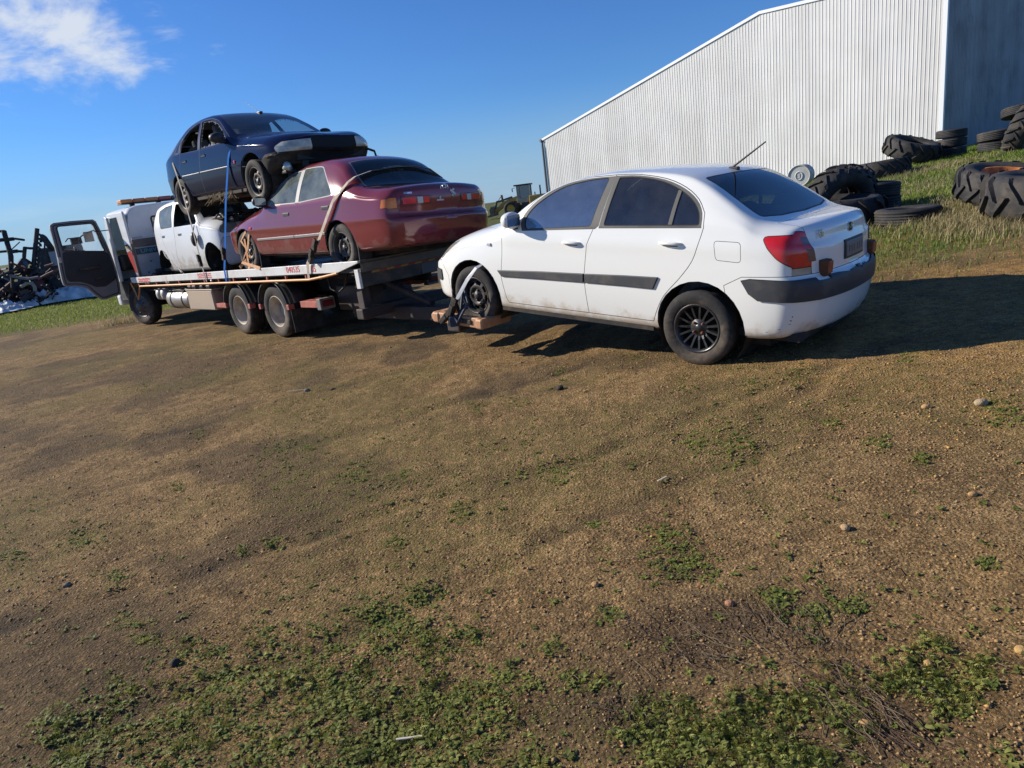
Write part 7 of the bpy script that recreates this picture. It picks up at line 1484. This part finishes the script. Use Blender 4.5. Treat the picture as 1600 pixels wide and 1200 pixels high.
def build_grass():
    # right slope, thinning towards the yard
    X, Y = scatter(420000, 3.4, 24, 6.0, 31, lambda x, y: grass_mask(x, y)*np.clip(11/np.hypot(x, y), .15, 1)**1.2*sstep(.25, .6, fbm(x, y, 1.1, 4)+.10)); n = len(X); r = np.hypot(X, Y)
    t = np.clip(fbm(X, Y, .6, 3)*1.3-.38+rng.normal(0, .16, n), 0, 1); blades('grass', X, Y, rng.uniform(.02, .065, n)*(1+.3*(r/12)), .004+.0007*r, GREEN, t, .9, 'short green grass growing over the slope on the right', 'grass')
    X, Y = scatter(120000, -30, -8.5, 14, 27, lambda x, y: grass_mask(x, y)); n = len(X); t = np.clip(rng.normal(.4, .22, n), 0, 1); blades('grass', X, Y, rng.uniform(.02, .07, n), .016, GREEN, np.clip(t*1.3+.1, 0, 1), .8, 'green grass bank in front of the scrap on the left', 'grass')
    # longer dead grass in tufts round the tyres
    cs = [px_ground(a, b) for a, b in ((1545, 348), (1525, 345), (1570, 352), (1510, 322), (1530, 335), (1590, 356), (1480, 318), (1440, 300), (1475, 262), (1500, 255), (1520, 252), (1430, 268), (1455, 270), (1405, 272), (1380, 288), (1460, 285), (1545, 262), (1420, 350), (1395, 350), (1350, 300), (1565, 318), (1585, 268), (1600, 300))]
    XS, YS, HS = [], [], []
    for k, c in enumerate(cs):
        m = 900 if k < 6 else 300; s = .28+.012*c.y; XS.append(rng.normal(c.x, s, m)); YS.append(rng.normal(c.y, s, m)); HS.append(rng.uniform(.04, .17, m))
    X, Y, H = map(np.concatenate, (XS, YS, HS)); blades('dry_grass', X, Y, H, .006+.0004*Y, DRY, rng.random(len(X)), .9, 'pale dead grass tufts standing among the tyres', 'dry grass')
    # tufts by the truck's front wheel
    c = px_ground(196, 505); m = 260; blades('dry_grass', rng.normal(c.x, .28, m), rng.normal(c.y, .2, m), rng.uniform(.05, .22, m), .012, DRY, rng.random(m)*.8, .9, 'dry grass clump beside the truck front wheel', 'dry grass')
build_grass()
PATCH = [(200, 1080, 60), (420, 990, 55), (590, 960, 45), (680, 1010, 55), (740, 1000, 40), (480, 1060, 70), (360, 1050, 60), (610, 1010, 50), (280, 1130, 60), (700, 1140, 60), (90, 1150, 50), (20, 870, 30), (230, 1000, 30), (150, 1130, 95), (250, 1175, 85), (330, 1090, 80), (430, 1045, 60), (300, 1020, 60), (480, 1110, 95), (560, 1050, 75), (600, 1150, 105), (700, 1080, 95), (765, 1120, 70), (520, 1000, 50), (640, 985, 60), (420, 1180, 75), (700, 1185, 75), (110, 1185, 60), (370, 1130, 70), (660, 930, 35), (560, 1190, 70), (640, 1100, 70), (800, 1060, 45), (540, 1095, 70),
  (905, 1070, 42), (1030, 1120, 70), (1100, 1150, 90), (1200, 1110, 80), (1290, 1090, 70), (1180, 1170, 85), (1250, 1185, 80), (1440, 1060, 60), (1490, 1070, 60), (1455, 1010, 38), (1400, 1065, 45), (1040, 1180, 60), (830, 1190, 40), (1530, 1050, 35), (1340, 1130, 40), (980, 1150, 30), (1500, 1110, 30),
  (430, 705, 32), (480, 700, 14), (870, 735, 36), (1060, 880, 55), (130, 840, 42), (310, 680, 18), (560, 745, 40), (625, 745, 26), (800, 630, 24), (1045, 835, 36), (180, 905, 26), (200, 970, 32), (1150, 700, 50), (930, 820, 18), (1370, 695, 26), (1300, 660, 22), (1090, 690, 30), (1210, 935, 30), (1270, 960, 35), (1330, 945, 30), (740, 640, 20), (990, 560, 18), (1180, 600, 26), (1250, 585, 30), (1060, 600, 26), (880, 580, 20), (1420, 560, 26), (1560, 640, 40), (430, 850, 18), (380, 860, 14), (275, 760, 16), (720, 800, 22), (1440, 720, 20), (1540, 880, 20), (620, 850, 20), (860, 1010, 26), (955, 960, 22)]
def build_weeds():
    V, Q, T = [], [], []; nv = 0
    pts = []
    for px, py, r in PATCH:
        big = py > 960; a = math.pi*r*r*.62; cnt = int(a/(260 if big else 62))+4
        for _ in range(cnt):
            q = random.gauss(0, .48)*r; w = random.gauss(0, .48)*r*.62; x, y = px+q, py+w
            if y < 500 or y > 1240: continue
            pts.append((px_ground(x, y), big, py))
    for _ in range(520):
        x, y = random.uniform(-40, 1640), random.uniform(560, 1210); pts.append((px_ground(x, y), False, y))
    Xm, Ym = scatter(16000, -5.5, 6, 2.2, 9.0, lambda x, y: sstep(.58, .74, fbm(x+60, y, .75, 5)+.05*sstep(1, 4, y))*sstep(.45, .62, fbm(x, y+9, 4, 3))*.5)
    for x, y in zip(Xm[:2600], Ym[:2600]): pts.append((Vector((x, y, 0)), False, 700))
    for p, big, py in pts:
        pinn = big and random.random() < (.55 if p.x > .2 else .18); nl = random.randint(5, 9); sc = random.uniform(.65, 1.3)*(1.0 if big else 1.0); base_t = random.random()*.6
        z0 = float(zfull(np.array(p.x), np.array(p.y)))
        for k in range(nl):
            a = random.uniform(0, 6.283); L = random.uniform(.008, .021)*sc*(1.7 if pinn else 1); w = L*random.uniform(.18, .38); up = random.uniform(.05, .7); c, s = math.cos(a), math.sin(a); t = min(1, max(0, base_t+random.uniform(-.2, .3)))
            def P(u, v, h): return (p.x+c*u-s*v, p.y+s*u+c*v, z0+h+.002)
            if pinn:
                for i in range(6):
                    u0 = L*(.18+.135*i); ww = w*.95*math.sin(math.pi*(.2+.13*i)); h = up*L*math.sin(min(1.5, u0/L*1.7))*.8
                    for sg in (1, -1):
                        V += [P(u0, 0, h), P(u0+L*.05, sg*ww*.6, h+.003), P(u0+L*.13, sg*ww, h-.001), P(u0+L*.11, sg*.2*ww, h)]; Q.append((nv, nv+1, nv+2, nv+3)); T += [t]*4; nv += 4
            else:
                h1, h2 = up*L*.6, up*L*.75
                rows = [(0, .12, 0), (.35, .7, h1*.8), (.68, 1.0, h2), (1.0, .55, h2*.72)]
                b = nv
                for u, f, h in rows:
                    V += [P(L*u, -w*f, h+w*.25*f), P(L*u, 0, h), P(L*u, w*f, h+w*.25*f)]; T += [t, t*.8, t]; nv += 3
                for i in range(3): Q += [(b+3*i, b+3*i+1, b+3*i+4, b+3*i+3), (b+3*i+1, b+3*i+2, b+3*i+5, b+3*i+4)]
    o = np_mesh('weeds', V, Q, WEED, T); tag(o, 'low green weeds spreading in patches over the bare dirt', 'weeds', kind='stuff')
    # moss-like short green in the same patches
    XS, YS = [], []
    for px, py, r in PATCH:
        for _ in range(int(r*5)):
            q = px_ground(px+random.gauss(0, .55)*r, min(1235, py+random.gauss(0, .5)*r*.6)); XS.append(q.x); YS.append(q.y)
    X = np.array(XS); Y = np.array(YS); 
    Xm, Ym = scatter(150000, -5.5, 6, 1.2, 9.5, lambda x, y: np.clip(sstep(.50, .68, fbm(x+60, y, .75, 5)+.06*sstep(1, 4, y))*.55+.03, 0, 1)*sstep(.3, .55, fbm(x, y, 5, 3))); X = np.concatenate([X, Xm]); Y = np.concatenate([Y, Ym])
    blades('grass_sprouts', X, Y, rng.uniform(.005, .018, len(X)), .0045, GREEN, np.clip(rng.normal(.55, .25, len(X)), 0, 1), 1.2, 'tiny grass sprouts between the weeds', 'grass')
build_weeds()
def build_gravel():
    bv = np.array([(1, 0, 0), (-1, 0, 0), (0, 1, 0), (0, -1, 0), (0, 0, 1), (0, 0, -1)], float); bf = np.array([(0, 2, 4), (2, 1, 4), (1, 3, 4), (3, 0, 4), (2, 0, 5), (1, 2, 5), (3, 1, 5), (0, 3, 5)])
    n = 130000; r = .9*np.exp(np.concatenate([rng.uniform(0, 1, n//2), rng.uniform(.35, 1, n-n//2)**.6])*2.6); a = rng.uniform(math.radians(35), math.radians(140), n); X = r*np.cos(a); Y = r*np.sin(a)
    keep = rng.random(n) < np.clip(.35+.6*sstep(-1.5, 2.5, X)+.4*(fbm(X, Y, .8)-.5), .1, 1); X, Y = X[keep], Y[keep]; n = len(X)
    S = np.clip(rng.lognormal(-5.75, .45, n), .0015, .009)*(1+.05*np.hypot(X, Y)); Z = zfull(X, Y)+S*.25
    V = bv[None]*S[:, None, None]*rng.uniform(.6, 1.3, (n, 1, 3))*rng.uniform(.75, 1.2, (n, len(bv), 1)); V[:, :, 2] *= .75
    ang = rng.uniform(0, 6.28, n); c, s = np.cos(ang)[:, None], np.sin(ang)[:, None]; vx = V[:, :, 0]*c-V[:, :, 1]*s; vy = V[:, :, 0]*s+V[:, :, 1]*c
    V = np.stack([vx+X[:, None], vy+Y[:, None], V[:, :, 2]+Z[:, None]], -1); Fc = (bf[None]+np.arange(n)[:, None, None]*len(bv)).reshape(-1, 3)
    m = leaf_mat('gravel_stone', (.17, .11, .055), (.38, .24, .105), (.56, .31, .09), 0.0); o = np_mesh('gravel', V.reshape(-1, 3), Fc, m, np.repeat(np.clip(rng.normal(.45, .25, n), 0, 1), len(bv)), 3); tag(o, 'small gravel and clods scattered over the dirt', 'gravel', kind='stuff')
    spots = [(1533, 630, .03, 'pale stone out on the dirt right of the white sedan', (.36, .27, .16)), (1447, 636, .022, 'orange stone left of the pale stone', (.42, .25, .10)), (1321, 826, .02, 'round orange stone alone in the middle right of the yard', (.40, .26, .13)), (105, 915, .022, 'grey brown stone at the left edge of the yard', (.17, .135, .10)), (275, 1040, .022, 'dark clod among the weeds at lower left', (.035, .028, .022)), (930, 914, .016, 'small orange stone above the dead stems', (.42, .25, .1)), (1140, 944, .015, 'reddish stone on the dead stems', (.40, .19, .10)), (1352, 1132, .016, 'ochre stone in the weeds at lower right', (.42, .26, .09)), (1595, 1018, .017, 'ochre stone at the right edge', (.42, .26, .09)), (1450, 1035, .013, 'ochre pebble beside the lower right weeds', (.42, .26, .09)), (1520, 775, .018, 'ochre stone in the patch of orange gravel', (.42, .25, .1)), (480, 612, .03, 'grey stone near the tracks behind the truck', (.2, .16, .12)), (875, 608, .035, 'dark clod of earth in front of the white sedan', (.04, .03, .022)), (520, 610, .02, 'small brown clod right of the grey stone', (.1, .07, .05))]
    for px, py, r, lab, c in spots:
        p = px_ground(px, py); bm = bmesh.new(); bmesh.ops.create_icosphere(bm, subdivisions=3, radius=1); sx, sy, sz = random.uniform(.85, 1.25), random.uniform(.8, 1.1), random.uniform(.6, .8)
        for v in bm.verts: nn = 1+.35*(float(fbm(np.array(v.co.x*1.3+px), np.array(v.co.y*1.3+v.co.z+py), 1.2, 3))-.5); v.co = Vector((v.co.x*r*sx*nn, v.co.y*r*sy*nn, v.co.z*r*sz*nn))
        mb = MB(); mb.bm(bm, True); o = mb.build('stone', PB('stone_col', c, .9, var=.3, vscale=40, bump=.4, bscale=120), None); o.location = (p.x, p.y, float(zfull(np.array(p.x), np.array(p.y)))+r*.35); tag(o, lab, 'stone', 'stones lying on the dirt')
    for px, py, L, ang, lab in ((640, 1156, .042, 3, 'white splinter of wood at the bottom of the yard'), (462, 612, .09, 8, 'white stick lying behind the truck'), (1035, 752, .04, 40, 'scrap of white litter in front of the white sedan')):
        p = px_ground(px, py); mb = MB(); mb.box((-L, -.004, -.002), (L, .004, .002), .001); o = mb.build('splinter', PB('bleached_wood', (.62, .55, .42), .95, spec=.1), None); o.location = (p.x, p.y, float(zfull(np.array(p.x), np.array(p.y)))+.014); o.rotation_euler = (0, .05, math.radians(ang)); tag(o, lab, 'stick', 'pale scraps on the dirt')
    # dead stems
    mb = MB()
    def stems(cx, cy, m, spread, L0, L1, ang, da):
        for k in range(m):
            p = px_ground(cx+random.gauss(0, spread), cy+random.gauss(0, spread*.5)); a = math.radians(random.gauss(ang, da)); L = random.uniform(L0, L1); pts = []
            for i in range(5): u = i/4*L; x, y = p.x+math.cos(a)*u, p.y+math.sin(a)*u; a += random.uniform(-.12, .12); pts.append((x, y, float(zfull(np.array(x), np.array(y)))+.006+random.uniform(0, .012)))
            mb.mat = random.choice((0, 0, 1)); mb.tube(pts, random.uniform(.0006, .0013), 4, cap=False)
    stems(1160, 990, 90, 60, .06, .20, 130, 40); stems(1060, 1010, 70, 60, .05, .14, 150, 40); stems(1400, 1150, 55, 55, .06, .18, 115, 18); stems(1330, 1080, 30, 40, .05, .15, 120, 30); stems(1240, 1000, 80, 60, .04, .12, 60, 50); stems(1050, 880, 14, 30, .08, .2, 170, 20); stems(960, 1120, 40, 40, .04, .12, 100, 60); stems(500, 1050, 60, 220, .03, .08, 90, 90)
    for k in range(260):
        p = px_ground(random.uniform(0, 1600), random.uniform(560, 1200)); a = random.uniform(0, 6.28); L = random.uniform(.015, .06); x, y = p.x+math.cos(a)*L, p.y+math.sin(a)*L; mb.mat = random.choice((0, 1, 1)); mb.tube([(p.x, p.y, float(zfull(np.array(p.x), np.array(p.y)))+.006), (x, y, float(zfull(np.array(x), np.array(y)))+.008)], .0014, 3, cap=False)
    o = mb.build('dead_stems', [PB('dead_stem', (.085, .052, .034), .9, var=.4, vscale=30), PB('pale_stem', (.19, .14, .085), .9)], None, fix=False); tag(o, 'tangle of dead stems and straw on the dirt', 'dead stems', kind='stuff')
build_gravel()
